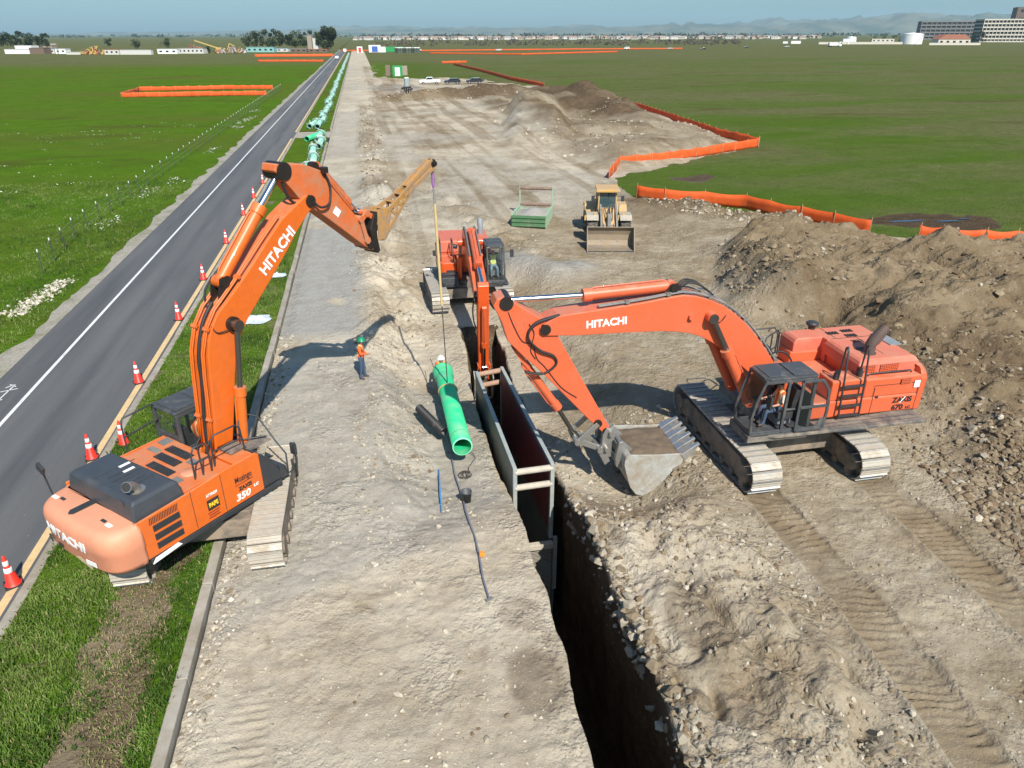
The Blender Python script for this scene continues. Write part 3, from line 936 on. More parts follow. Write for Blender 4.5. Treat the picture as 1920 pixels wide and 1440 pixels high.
nt.links.new(c, b.inputs['Base Color'])
b.inputs['Roughness'].default_value = 0.95
bump(nt, b, g1, 0.8, 0.03)
ys_ = np.array(list(np.arange(3, 90, 0.5)) + grow(90, 720, 0.6, 1.05))
ysn = np.stack([np.full(ys_.shape, -16.35) + 0.0, -16.2 + 0.28 * fbm(ys_, ys_ * 0, 0.5, 4, 311), np.full(ys_.shape, -15.9), -15.46 + 0.05 * fbm(ys_, ys_ * 0, 1.2, 3, 313), np.full(ys_.shape, -15.38)], -1)
sh_v = np.stack([ysn[:, 1:], np.repeat(ys_[:, None], 4, 1), np.array([0.010, 0.034, 0.026, 0.016])[None, :] + 0 * ysn[:, 1:]], -1)
sh_i = np.arange(len(ys_) * 4).reshape(-1, 4)
sh_f = np.stack([sh_i[:-1, :-1], sh_i[:-1, 1:], sh_i[1:, 1:], sh_i[1:, :-1]], -1).reshape(-1, 4)
tag(np_mesh('gravel_shoulder', sh_v.reshape(-1, 3), sh_f, GRAV, smooth=True), kind='structure')
PAINTW = surf('road_line_white', (0.66, 0.67, 0.66), 0.7, dirt=0.22, dirt_col=(0.16, 0.16, 0.16), dscale=2.5)
PAINTY = surf('road_line_yellow', (0.62, 0.44, 0.22), 0.7, dirt=0.25, dirt_col=(0.30, 0.25, 0.18), dscale=2.0)
sheet('road_line', [-13.78, -13.64], yl, 0.017, PAINTW)
sheet('road_line', [-9.80, -9.58], [-40, 4, 60, 103.5], 0.017, PAINTY)
sheet('road_line', [-9.80, -9.58], [110.5, 300, 720], 0.017, PAINTY)
CONC = surf('kerb_concrete', (0.36, 0.335, 0.285), 0.95, dirt=0.6, dirt_col=(0.25, 0.215, 0.16), dscale=0.9, bmp=0.4, bscale=25)
rngk = random.Random(5)


def kerb(name, x0, x1, y0, y1, h, L=3.0):
    mb = MB()
    y = y0
    while y < y1:
        l = min(L if y < 150 else 30, y1 - y)
        dx, dz = rngk.uniform(-.02, .02), rngk.uniform(-.015, .01)
        mb.box(((x0 + x1) / 2 + dx, y + l / 2, h / 2 - 0.15 + dz), (x1 - x0, l - 0.015, h + 0.3), rot=Matrix.Rotation(rngk.uniform(-.003, .003), 4, 'Z'))
        y += l
    o = mb.build(name, CONC, bevel=0.025)
    return tag(o, kind='structure')


kerb('kerb', -9.48, -9.22, 3, 103.5, 0.07)
kerb('kerb', -9.48, -9.22, 110.5, 720, 0.07)
kerb('kerb', -5.01, -4.75, 3, 98, 0.14)
kerb('kerb', -5.01, -4.75, 113.5, 720, 0.14)
# scrawled survey marks on the asphalt
mb = MB()
for (a, b2) in (((-14.62, 27.2), (-14.55, 28.7)), ((-14.85, 28.1), (-14.3, 28.3)), ((-14.75, 28.75), (-14.45, 28.5)), ((-14.9, 27.0), (-14.5, 27.4)), ((-14.6, 28.7), (-14.8, 28.45))):
    mb.bar((a[0], a[1], 0.016), (b2[0], b2[1], 0.016), 0.05, 0.004)
tag(mb.build('road_marking', PAINTW), kind='structure')


def lane_bare(X, Y):
    l1 = (1 - sstep(np.abs(X + 6.35 + 0.12 * fbm(X * 0, Y, 0.3, 2, 401)), 0.35, 1.15)) * (1 - sstep(Y, 16.5, 19))
    return np.clip(l1 * (1.0 + 0.5 * fbm(X, Y, 0.9, 4, 403)) + 0.5 * sstep(fbm(X, Y, 0.6, 3, 405), 0.35, 0.6), 0, 1)


MEDY1 = np.array(list(np.arange(3, 40, 0.16)) + grow(40, 104, 0.3, 1.05)[:-1] + [104.0])
MEDX = np.linspace(-9.22, -5.01, 28)
sheet('grass_median', MEDX, MEDY1, lambda X, Y: 0.045 + 0.03 * fbm(X, Y, 0.9, 4, 411) - 0.05 * lane_bare(X, Y), GROUND,
      dict(dirt=lane_bare, brown=lambda X, Y: X * 0 + 0.85, dark=lambda X, Y: 0.25 + 0.5 * sstep(fbm(X, Y, 0.5, 3, 407) + .6 * np.exp(-((X + 5.95) / .35) ** 2), 0, .6)))
sheet('grass_median', MEDX, [110.2, 130, 180, 300, 500, 720], 0.05, GROUND)
sheet('driveway', [-9.5, -7, -4.7], [103.4, 107, 110.6], 0.02, GROUND, dict(dirt=lambda X, Y: X * 0 + 1, grey=lambda X, Y: X * 0 + 0.7))
sheet('gravel_road', [-4.72, 0, 4.9], [345, 450, 600, 720], 0.0, GROUND, dict(dirt=lambda X, Y: X * 0 + 1, grey=lambda X, Y: X * 0 + 0.12))


# ------------------------------------------------------------------ grass blades, weeds, loose rock
def blades(name, P, h, mats, mi, lean=0.5, w=0.012, seed=1):
    rg = np.random.default_rng(seed)
    n = len(P)
    a = rg.uniform(0, 2 * math.pi, n)
    la = rg.uniform(0, 2 * math.pi, n)
    l = rg.uniform(0.15, 1.0, n) * lean * h
    wx, wy = np.cos(a) * w * rg.uniform(.7, 1.5, n), np.sin(a) * w * rg.uniform(.7, 1.5, n)
    lx, ly = np.cos(la) * l, np.sin(la) * l
    v = np.zeros((n, 5, 3))
    v[:, :, :] = P[:, None, :]
    v[:, 0, 0] -= wx; v[:, 0, 1] -= wy
    v[:, 1, 0] += wx; v[:, 1, 1] += wy
    v[:, 2, 0] += -wx * .8 + lx * .35; v[:, 2, 1] += -wy * .8 + ly * .35; v[:, 2, 2] += h * .6
    v[:, 3, 0] += wx * .8 + lx * .35; v[:, 3, 1] += wy * .8 + ly * .35; v[:, 3, 2] += h * .6
    v[:, 4, 0] += lx; v[:, 4, 1] += ly; v[:, 4, 2] += h * (1 - 0.3 * l / (h + 1e-6))
    b0 = np.arange(n)[:, None] * 5
    f = np.concatenate([b0 + np.array([[0, 1, 3]]), b0 + np.array([[0, 3, 2]]), b0 + np.array([[2, 3, 4]])], 0)
    o = np_mesh(name, v.reshape(-1, 3), f, mats, mi=np.concatenate([mi, mi, mi]))
    return tag(o, kind='stuff')


def leafmat(name, col, var=0.3, sc=0.8):
    m, nt, b = newmat(name)
    v = objvec(nt)
    f = noise(nt, sc, 5, 0.7, v)
    c = mix(nt, ramp(nt, f, [(0.3, 0), (0.7, 1)]), tuple(c * (1 - var) for c in col), tuple(c * (1 + var) for c in col))
    nt.links.new(c, b.inputs['Base Color'])
    b.inputs['Roughness'].default_value = 0.65
    b.inputs['Specular IOR Level'].default_value = 0.08
    return m


BLADE = [leafmat('grass_blade_green', (0.085, 0.155, 0.024)), leafmat('grass_blade_pale', (0.145, 0.205, 0.048)), leafmat('grass_blade_dark', (0.048, 0.095, 0.016)), leafmat('grass_blade_dry', (0.27, 0.225, 0.12))]


def tufts(n, per, xr, yr, ybias, hr, keepfn, spread, seed):
    rg = np.random.default_rng(seed)
    x = rg.uniform(xr[0], xr[1], n)
    y = yr[0] + (yr[1] - yr[0]) * rg.uniform(0, 1, n) ** ybias
    k = keepfn(x, y, rg)
    x, y = x[k], y[k]
    x = np.repeat(x, per) + rg.normal(0, spread, len(x) * per)
    y = np.repeat(y, per) + rg.normal(0, spread, len(y) * per)
    h = rg.uniform(hr[0], hr[1], len(x)) * np.clip(1 + 0.5 * fbm(x, y, 0.8, 2, seed), .4, 1.7)
    dry = rg.uniform(0, 1, len(x))
    tone = fbm(x, y, 0.5, 3, seed + 2)
    mi = np.where(dry > 0.95, 3, np.where(tone + rg.normal(0, .35, len(x)) > 0.25, 1, np.where(tone + rg.normal(0, .35, len(x)) < -0.25, 2, 0)))
    return np.stack([x, y, np.full(len(x), 0.03)], -1), h, mi


P, h, mi = tufts(17000, 9, (-9.2, -5.06), (6.5, 46), 1.7, (0.05, 0.17), lambda x, y, rg: (rg.uniform(0, 1, len(x)) > 1.0 * lane_bare(x, y) ** 0.8), 0.06, 21)
blades('median_grass_blades', P, h, BLADE, mi, 0.75, 0.011, 3)
P, h, mi = tufts(2600, 5, (-7.4, -5.3), (6.5, 17), 1.2, (0.03, 0.11), lambda x, y, rg: (lane_bare(x, y) > 0.3) & (fbm(x, y, 0.9, 3, 77) > -0.3), 0.05, 27)
blades('lane_dry_blades', P, h, BLADE, np.where(RNG.uniform(0, 1, len(mi)) < 0.62, 3, mi), 1.6, 0.010, 7)
P, h, mi = tufts(16000, 6, (-46, -16.3), (22, 75), 1.3, (0.08, 0.2), lambda x, y, rg: rg.uniform(0, 1, len(x)) < 1.0, 0.10, 23)
blades('field_grass_blades', P, h, BLADE, mi, 0.7, 0.014, 5)
FLOWER = surf('white_wildflower', (0.70, 0.70, 0.62), 0.8)
rg = np.random.default_rng(31)
fx, fy = [], []
for k in range(120):
    yy = 50 + 95 * rg.uniform() ** 1.1
    xx = -18.6 + 0.35 * rg.normal() + (-0.4 if rg.uniform() > .5 else 0.3)
    if vnoise(np.array([yy * 0.16]), np.array([xx * .5]), 5)[0] < -0.05: continue
    n = int(rg.integers(4, 16))
    fx += list(xx + rg.normal(0, 0.28, n)); fy += list(yy + rg.normal(0, 0.4, n))
for k in range(60):
    yy, xx = rg.uniform(70, 130), rg.uniform(-60, -26)
    n = int(rg.integers(3, 10))
    fx += list(xx + rg.normal(0, 1.0, n)); fy += list(yy + rg.normal(0, 0.5, n))
P = np.stack([np.array(fx), np.array(fy), np.full(len(fx), 0.03)], -1)
P[:, 2] = 0.12 + 0.15 * rg.uniform(0, 1, len(P))
v = P[:, None, :] + rg.normal(0, 0.055, (len(P), 4, 3)) * np.array([1, 1, .45])
b0 = np.arange(len(P))[:, None] * 4
tag(np_mesh('wildflowers', v.reshape(-1, 3), np.concatenate([b0 + np.array([[0, 1, 2]]), b0 + np.array([[1, 3, 2]])], 0), FLOWER), kind='stuff')
tag(blades('roadside_weeds', np.repeat(P * np.array([1, 1, 0]), 5, 0) + rg.normal(0, .12, (len(P) * 5, 3)) * np.array([1, 1, 0]), rg.uniform(.12, .34, len(P) * 5), BLADE, rg.integers(0, 3, len(P) * 5), .6, .016, 9), kind='stuff')


def rock_shapes(k, sub=1, seed=3):
    out = []
    rg = np.random.default_rng(seed)
    for i in range(k):
        bm = bmesh.new()
        bmesh.ops.create_icosphere(bm, subdivisions=sub, radius=1.0)
        V = np.array([q.co[:] for q in bm.verts])
        Fc = np.array([[q.index for q in fc.verts] for fc in bm.faces])
        bm.free()
        for _ in range(9):                                     # chop flat facets
            nrm = rg.normal(size=3); nrm /= np.linalg.norm(nrm)
            dd = V @ nrm
            cut = rg.uniform(0.30, 0.75)
            V = V - np.outer(np.clip(dd - cut, 0, None), nrm)
        V *= rg.uniform(0.65, 1.1, 3)
        V += rg.normal(0, 0.035, V.shape)
        out.append((V, Fc))
    return out


RS = rock_shapes(10)


def scatter_rocks(name, x, y, s, mats, mi, sink=0.25, z=None, seed=1):
    rg = np.random.default_rng(seed)
    n = len(x)
    if z is None:
        zz, _ = ground(x[None, :], y[None, :])
        z = zz[0]
    vs, fs, ms, base = [], [], [], 0
    which = rg.integers(0, len(RS), n)
    for k, (V, Fc) in enumerate(RS):
        idx = np.where(which == k)[0]
        if not len(idx): continue
        a = rg.uniform(0, 2 * math.pi, len(idx)); t = rg.uniform(-.6, .6, len(idx))
        ca, sa, ct, st = np.cos(a), np.sin(a), np.cos(t), np.sin(t)
        vx, vy, vz = V[None, :, 0], V[None, :, 1], V[None, :, 2]
        y1 = vy * ct[:, None] - vz * st[:, None]; z1 = vy * st[:, None] + vz * ct[:, None]
        x2 = vx * ca[:, None] - y1 * sa[:, None]; y2 = vx * sa[:, None] + y1 * ca[:, None]
        S = s[idx][:, None]
        v = np.stack([x2 * S + x[idx][:, None], y2 * S + y[idx][:, None], z1 * S * 0.8 + (z[idx] + s[idx] * (0.5 - sink))[:, None]], -1)
        vs.append(v.reshape(-1, 3))
        fs.append((np.arange(len(idx))[:, None, None] * len(V) + Fc[None] + base).reshape(-1, 3))
        ms.append(np.repeat(mi[idx], len(Fc)))
        base += len(idx) * len(V)
    o = np_mesh(name, np.concatenate(vs), np.concatenate(fs), mats, mi=np.concatenate(ms))
    return tag(o, kind='stuff')


ROCK = [surf('clod_khaki', (0.225, 0.175, 0.11), 0.95, var=0.3, dscale=1, bmp=0.6, bscale=14), surf('clod_grey', (0.305, 0.265, 0.20), 0.95, var=0.28, bmp=0.6, bscale=14),
        surf('clod_pale', (0.43, 0.385, 0.30), 0.95, var=0.22, bmp=0.6, bscale=14), surf('clod_brown', (0.165, 0.115, 0.068), 0.95, var=0.3, bmp=0.5, bscale=14), surf('stone_white', (0.55, 0.51, 0.43), 0.9, var=0.15, bmp=0.4, bscale=14)]


def pw(rg, n, a, b2, p=2.6):
    u = rg.uniform(0, 1, n)
    return a + (b2 - a) * u ** p


rg = np.random.default_rng(77)
X, Y, S, MI = [], [], [], []


def put(n, xr, yr, sr, p, wts, keep=None, yp=1.0):
    x = rg.uniform(*xr, n); y = yr[0] + (yr[1] - yr[0]) * rg.uniform(0, 1, n) ** yp
    if keep is not None:
        k = keep(x, y)
        x, y = x[k], y[k]
    X.append(x); Y.append(y); S.append(pw(rg, len(x), sr[0], sr[1], p)); MI.append(rg.choice(5, len(x), p=wts))


notruts = lambda x, y: ~((np.abs(x - rut_x(y)) < 0.6) | (np.abs(x - rut_x(y) - 3.68) < 0.6)) | (rg.uniform(0, 1, len(x)) < 0.05)
heapf = lambda x, y: (x > np.interp(y, [6, 11, 15, 20, 26, 33.5, 40, 44], [15.3, 15.9, 16.4, 17.2, 17.6, 18.2, 20.6, 23.5])) & (rg.uniform(0, 1, len(x)) < 0.15 + 0.85 * sstep(fbm(x, y, 0.16, 3, 501), -0.45, 0.55)) & (poly_sd(x, y, DIRT_POLY) > 0.6)
put(12000, (15, 26), (8, 23), (0.03, 0.21), 2.6, [.62, .10, .03, .25, 0], heapf)
put(2600, (15.5, 21), (11, 20), (0.06, 0.24), 1.8, [.62, .10, .03, .25, 0], heapf)
put(8000, (17, 46), (20, 44), (0.04, 0.30), 3.0, [.60, .08, .02, .30, 0], heapf)
put(5200, (4.95, 9.9), (5, 17), (0.012, 0.13), 3.4, [.30, .46, .20, .04, 0], lambda x, y: notruts(x, y) & (rg.uniform(0, 1, len(x)) < 0.2 + 0.8 * sstep(fbm(x, y, 0.4, 3, 511), -0.4, 0.5)) & (x > trench_r(y) + .1))
put(900, (4.7, 5.6), (5, 18), (0.03, 0.2), 2.2, [.5, .3, .05, .15, 0], lambda x, y: (x > trench_r(y) + .0) & (x < trench_r(y) + .55))
put(1200, (5.2, 10.2), (15, 22), (0.02, 0.20), 2.8, [.25, .45, .25, .05, 0], lambda x, y: rg.uniform(0, 1, len(x)) < 1.3 * np.exp(-((x - 8.6) / 1.6) ** 2 - ((y - 19.6) / 2.4) ** 2) + .5 * (x < 6.3))
put(2200, (9.9, 17), (4.5, 16), (0.012, 0.06), 2.2, [.3, .35, .3, .05, 0], notruts)
put(9000, (-4.6, 3.3), (5, 30), (0.008, 0.065), 3.4, [.10, .34, .50, .04, .02], lambda x, y: (fbm(x, y, 0.6, 3, 521) > -0.05) & (x < trench_l(y) - .08), 1.3)
put(900, (-4.65, -3.9), (5, 30), (0.015, 0.09), 2.0, [.1, .3, .48, .04, .08])
put(420, (-2.6, 0.6), (5, 15), (0.04, 0.17), 2.6, [.02, .2, .7, .02, .06], lambda x, y: (fbm(x, y, 0.5, 3, 533) > 0.0))
put(700, (-4.7, -4.1), (5, 32), (0.03, 0.14), 2.2, [.05, .3, .58, .05, .02])
put(160, (-4.6, 3.2), (5, 26), (0.05, 0.16), 1.8, [.2, .3, .42, .06, .02], lambda x, y: (fbm(x, y, 0.5, 3, 531) > 0.1) & (x < trench_l(y) - .25))
put(3000, (-1.3, 2.2), (17, 31), (0.012, 0.12), 3.0, [.25, .35, .36, .04, 0], lambda x, y: fbm(x, y, 0.5, 3, 545) > -0.2)
put(1500, (-1.6, 3.0), (29, 60), (0.03, 0.17), 2.5, [.24, .22, .36, .18, 0], lambda x, y: fbm(x, y, 0.5, 3, 541) > -0.1)
put(1500, (22, 31), (45, 57), (0.05, 0.28), 2.0, [.2, .46, .3, .04, 0], lambda x, y: (seg_d(x, y, (22.8, 56.3), (30.0, 46.2))[0] < 1.8))
put(1800, (20, 48), (66, 135), (0.06, 0.38), 2.6, [.3, .3, .3, .1, 0], lambda x, y: (poly_sd(x, y, DIRT_POLY) > 1) & (fbm(x, y, 0.12, 3, 551) > 0))
put(1500, (0, 16), (42, 75), (0.03, 0.15), 2.8, [.2, .3, .4, .1, 0], lambda x, y: seg_d(x, y, (4.4, 66), (10.5, 44))[0] < 1.8)
put(1100, (-0.8, 2.2), (60, 152), (0.05, 0.25), 2.3, [.3, .2, .3, .2, 0])
put(900, (2, 34), (160, 180), (0.08, 0.4), 2.3, [.5, .05, .05, .4, 0])
scatter_rocks('loose_rocks', np.concatenate(X), np.concatenate(Y), np.concatenate(S), ROCK, np.concatenate(MI), 0.48, seed=5)
# clods hanging in the broken right lip of the trench
n = 600
yy = 4.5 + 13.5 * rg.uniform(0, 1, n)
dz = rg.uniform(0, 1, n) ** 1.6 * 1.1
xx = trench_r(yy) + rg.uniform(-.06, .20, n) - 0.02 * dz
zz = ground(xx[None, :] + .25, yy[None, :])[0][0] - dz
scatter_rocks('lip_clods', xx, yy, pw(rg, n, .04, .26, 2.4), ROCK, rg.choice(4, n, p=[.36, .46, .12, .06]), .3, z=zz, seed=15)
# pale stones beside the left field
n = 420
t = rg.uniform(0, 1, n)
xx = -17.4 + rg.normal(0, 0.33, n) - 0.5 * (1 - t)
yy = 37.3 + 5.6 * t + rg.normal(0, .25, n)
scatter_rocks('riprap_stones', xx, yy, pw(rg, n, .05, .17, 1.6), [ROCK[4], ROCK[2]], rg.integers(0, 2, n), .3, z=np.full(n, 0.03), seed=8)
WATER, nt, b = newmat('puddle_water')
b.inputs['Base Color'].default_value = (0.03, 0.035, 0.04, 1)
b.inputs['Roughness'].default_value = 0.04
b.inputs['Specular IOR Level'].default_value = 0.9
mb = MB()
for (cx_, cy_, rx, ry) in ((38.6, 45.7, 1.9, 0.28), (41.6, 45.1, 1.3, 0.22), (43.4, 45.5, .8, .15)):
    pts = [(cx_ + rx * math.cos(a) * random.uniform(.6, 1), cy_ + ry * math.sin(a) * random.uniform(.6, 1)) for a in np.linspace(0, 2 * math.pi, 26)[:-1]]
    mb.add([(x, y, 0.06) for x, y in pts], [tuple(range(len(pts)))])
tag(mb.build('puddle', WATER), kind='structure')

# ================================================================== EXCAVATORS
def stadium(x0, x1, h, step):
    """points (x, z, tangent angle) along the belt, starting at the bottom"""
    r = h / 2
    L = (x1 - x0) - h
    per = 2 * L + 2 * math.pi * r
    n = int(per / step)
    out = []
    for i in range(n):
        s = per * i / n
        if s < L: out.append((x0 + r + s, 0.0, 0.0))
        elif s < L + math.pi * r:
            a = (s - L) / r
            out.append((x1 - r + r * math.sin(a), r - r * math.cos(a), a))
        elif s < 2 * L + math.pi * r:
            q = s - L - math.pi * r
            out.append((x1 - r - q, h - 0.035 * math.sin(math.pi * q / L), math.pi))
        else:
            a = (s - 2 * L - math.pi * r) / r
            out.append((x0 + r - r * math.sin(a), r + r * math.cos(a), math.pi + a))
    return out, per / n


def make_track(parent, M, x0, x1, yc, w, h, pitch, shiny=1.0):
    mb = MB(M)
    pts, p = stadium(x0, x1, h, pitch)
    for (x, z, a) in pts:
        Rm = Matrix.Translation((x, yc, z)) @ Matrix.Rotation(-a, 4, 'Y')
        # plate lies inside, grousers stand outwards (local -z is out on the bottom run)
        mb.add([(-p * .43, -w / 2, 0.0), (p * .43, -w / 2, 0.0), (p * .43, w / 2, 0.0), (-p * .43, w / 2, 0.0),
                (-p * .45, -w / 2, 0.035), (p * .45, -w / 2, 0.035), (p * .45, w / 2, 0.035), (-p * .45, w / 2, 0.035)],
               [(3, 2, 1, 0), (4, 5, 6, 7), (0, 1, 5, 4), (1, 2, 6, 5), (2, 3, 7, 6), (3, 0, 4, 7)], 0, M=Rm)
        for gx, gh in ((-p * .36, 0.05), (0.0, 0.014), (p * .34, 0.014)):
            mb.add(
                [(gx - .014, -w / 2 + .01, 0.004), (gx + .014, -w / 2 + .01, 0.004), (gx + .014, w / 2 - .01, 0.004), (gx - .014, w / 2 - .01, 0.004),
                 (gx - .009, -w / 2 + .01, -gh), (gx + .009, -w / 2 + .01, -gh), (gx + .009, w / 2 - .01, -gh), (gx - .009, w / 2 - .01, -gh)],
                [(0, 1, 2, 3), (7, 6, 5, 4), (4, 5, 1, 0), (5, 6, 2, 1), (6, 7, 3, 2), (7, 4, 0, 3)], 1 if gx < 0 else 0, M=Rm)
        # chain link under the plate
        for sy in (-.12, .12):
            mb.add([(-p * .5, sy - .03, .035), (p * .5, sy - .03, .035), (p * .5, sy + .03, .035), (-p * .5, sy + .03, .035),
                    (-p * .5, sy - .03, .12), (p * .5, sy - .03, .12), (p * .5, sy + .03, .12), (-p * .5, sy + .03, .12)],
                   [(4, 5, 6, 7), (0, 1, 5, 4), (1, 2, 6, 5), (2, 3, 7, 6), (3, 0, 4, 7)], 2, M=Rm)
    t = mb.build('track', [SHOE, SHOE_POL if shiny else SHOE, TRKFRAME], parent)
    fr = MB(M)
    r = h / 2
    fw_ = w * 0.46
    prof = [(x0 + r * 1.2, .22), (x1 - r * 1.2, .22), (x1 - r * 1.1, h * .55), (x1 - r * 1.8, h - .22), (x0 + r * 1.8, h - .22), (x0 + r * 1.1, h * .55)]
    fr.prism(prof, yc - fw_, yc + fw_, 'y')
    n = 8
    for i in range(n):
        xx = x0 + r * 1.15 + (x1 - x0 - 2.3 * r) * i / (n - 1)
        fr.cyl((xx, yc - fw_ - .05, .19), (xx, yc + fw_ + .05, .19), .13, n=12)
    fr.build('track_frame', TRKFRAME, t)
    for nm, xx in (('idler', x1 - r), ('sprocket', x0 + r)):
        w_ = MB(M)
        w_.cyl((xx, yc - fw_ * .55, r), (xx, yc + fw_ * .55, r), r - .12, n=24)
        w_.cyl((xx, yc - fw_ - .06, r), (xx, yc + fw_ + .06, r), r * .48, n=18)
        w_.build(nm, TRKFRAME, t)
    return t


def undercarriage(root, rel, L0, L1, yl, yr, w, h, pitch, shiny=1.0):
    M = Matrix.Rotation(rel, 4, 'Z')
    make_track(root, M, L0, L1, yl, w, h, pitch, shiny)
    make_track(root, M, L0, L1, yr, w, h, pitch, shiny)
    c = MB(M)
    xm = (L0 + L1) / 2
    c.box((xm, (yl + yr) / 2, h * .72), (1.9, abs(yl - yr) - w * .8, .45))
    for sx_ in (-1.0, 1.0):
        c.prism([(xm + sx_ - .28, h * .35), (xm + sx_ + .28, h * .35), (xm + sx_ + .2, h * .85), (xm + sx_ - .2, h * .85)], min(yl, yr) + w * .3, max(yl, yr) - w * .3, 'y')
    c.build('carbody', TRKFRAME, root, bevel=.03)
    s = MB()
    s.cyl((0, 0, h * .75), (0, 0, h * 1.12), .85, n=32)
    s.build('swing_ring', TRKFRAME, root)


def cylinder_part(root, name, a, collar, b, lat, r_rod, r_cyl, mat, rodmat, eye=0.14):
    """hydraulic cylinder: rod eye a, gland collar, barrel end b (fwd,z) at lateral lat"""
    A, Cc, B = Vector((a[0], lat, a[1])), Vector((collar[0], lat, collar[1])), Vector((b[0], lat, b[1]))
    d = (B - Cc).normalized()
    mb = MB()
    mb.cyl(Cc, B, r_cyl, n=18)
    mb.cyl(Cc - d * .03, Cc + d * .22, r_cyl * 1.22, n=18)
    mb.cyl(B - d * .12, B, r_cyl * 1.1, n=18)
    mb.cyl(B + Vector((0, -r_cyl * .9, 0)), B + Vector((0, r_cyl * .9, 0)), r_cyl * 1.0, n=16)
    # feed pipe along the barrel
    nrm = Vector((0, 1, 0)).cross(d).normalized() * r_cyl * 1.25
    mb.tube([Cc + d * .2 + nrm * .8, Cc + d * .35 + nrm, B - d * .3 + nrm, B - d * .15 + nrm * .8], .025, 6)
    o = mb.build(name, mat, root)
    rd = MB()
    rd.cyl(A, Cc, r_rod, n=16)
    rd.cyl(A + Vector((0, -r_rod * 1.5, 0)), A + Vector((0, r_rod * 1.5, 0)), eye, n=16)
    rd.build('piston_rod', rodmat, o)
    return o


def hose(root, path, r=.022, mat=None, name='hose'):
    mb = MB()
    P = [Vector(p) for p in path]
    out = []
    for i in range(len(P) - 1):                                # smooth the path
        p0, p1, p2, p3 = P[max(i - 1, 0)], P[i], P[i + 1], P[min(i + 2, len(P) - 1)]
        for k in range(5):
            t = k / 5
            out.append(0.5 * ((2 * p1) + (p2 - p0) * t + (2 * p0 - 5 * p1 + 4 * p2 - p3) * t * t + (3 * p1 - p0 - 3 * p2 + p3) * t ** 3))
    out.append(P[-1])
    mb.tube(out, r, 6)
    return mb.build(name, mat or RUBBER, root)


def rails(root, paths, r=.022, mat=None):
    mb = MB()
    for p in paths: mb.tube(p, r, 7)
    return mb.build('handrail', mat or BLACK, root)


def box_arm(root, name, outline, w, mat, eyes=(), bevel=.025, eyemat=None):
    mb = MB()
    mb.prism(outline, -w, w, 'y')
    o = mb.build(name, mat, root, bevel=bevel)
    if eyes:
        e = MB()
        for (x, z, r, ww) in eyes: e.cyl((x, -ww, z), (x, ww, z), r, n=20)
        e.build('pivot_pin', eyemat or GREASE, o)
    return o


def on_side(lat, right=False):
    """matrix for lettering on a side wall: text x runs along the wall, y up"""
    if right:   # outward -y, reading left to right = +x
        return lambda x, z: Matrix(((1, 0, 0, x), (0, 0, -1, lat), (0, 1, 0, z), (0, 0, 0, 1)))
    return lambda x, z: Matrix(((-1, 0, 0, x), (0, 0, 1, lat), (0, 1, 0, z), (0, 0, 0, 1)))


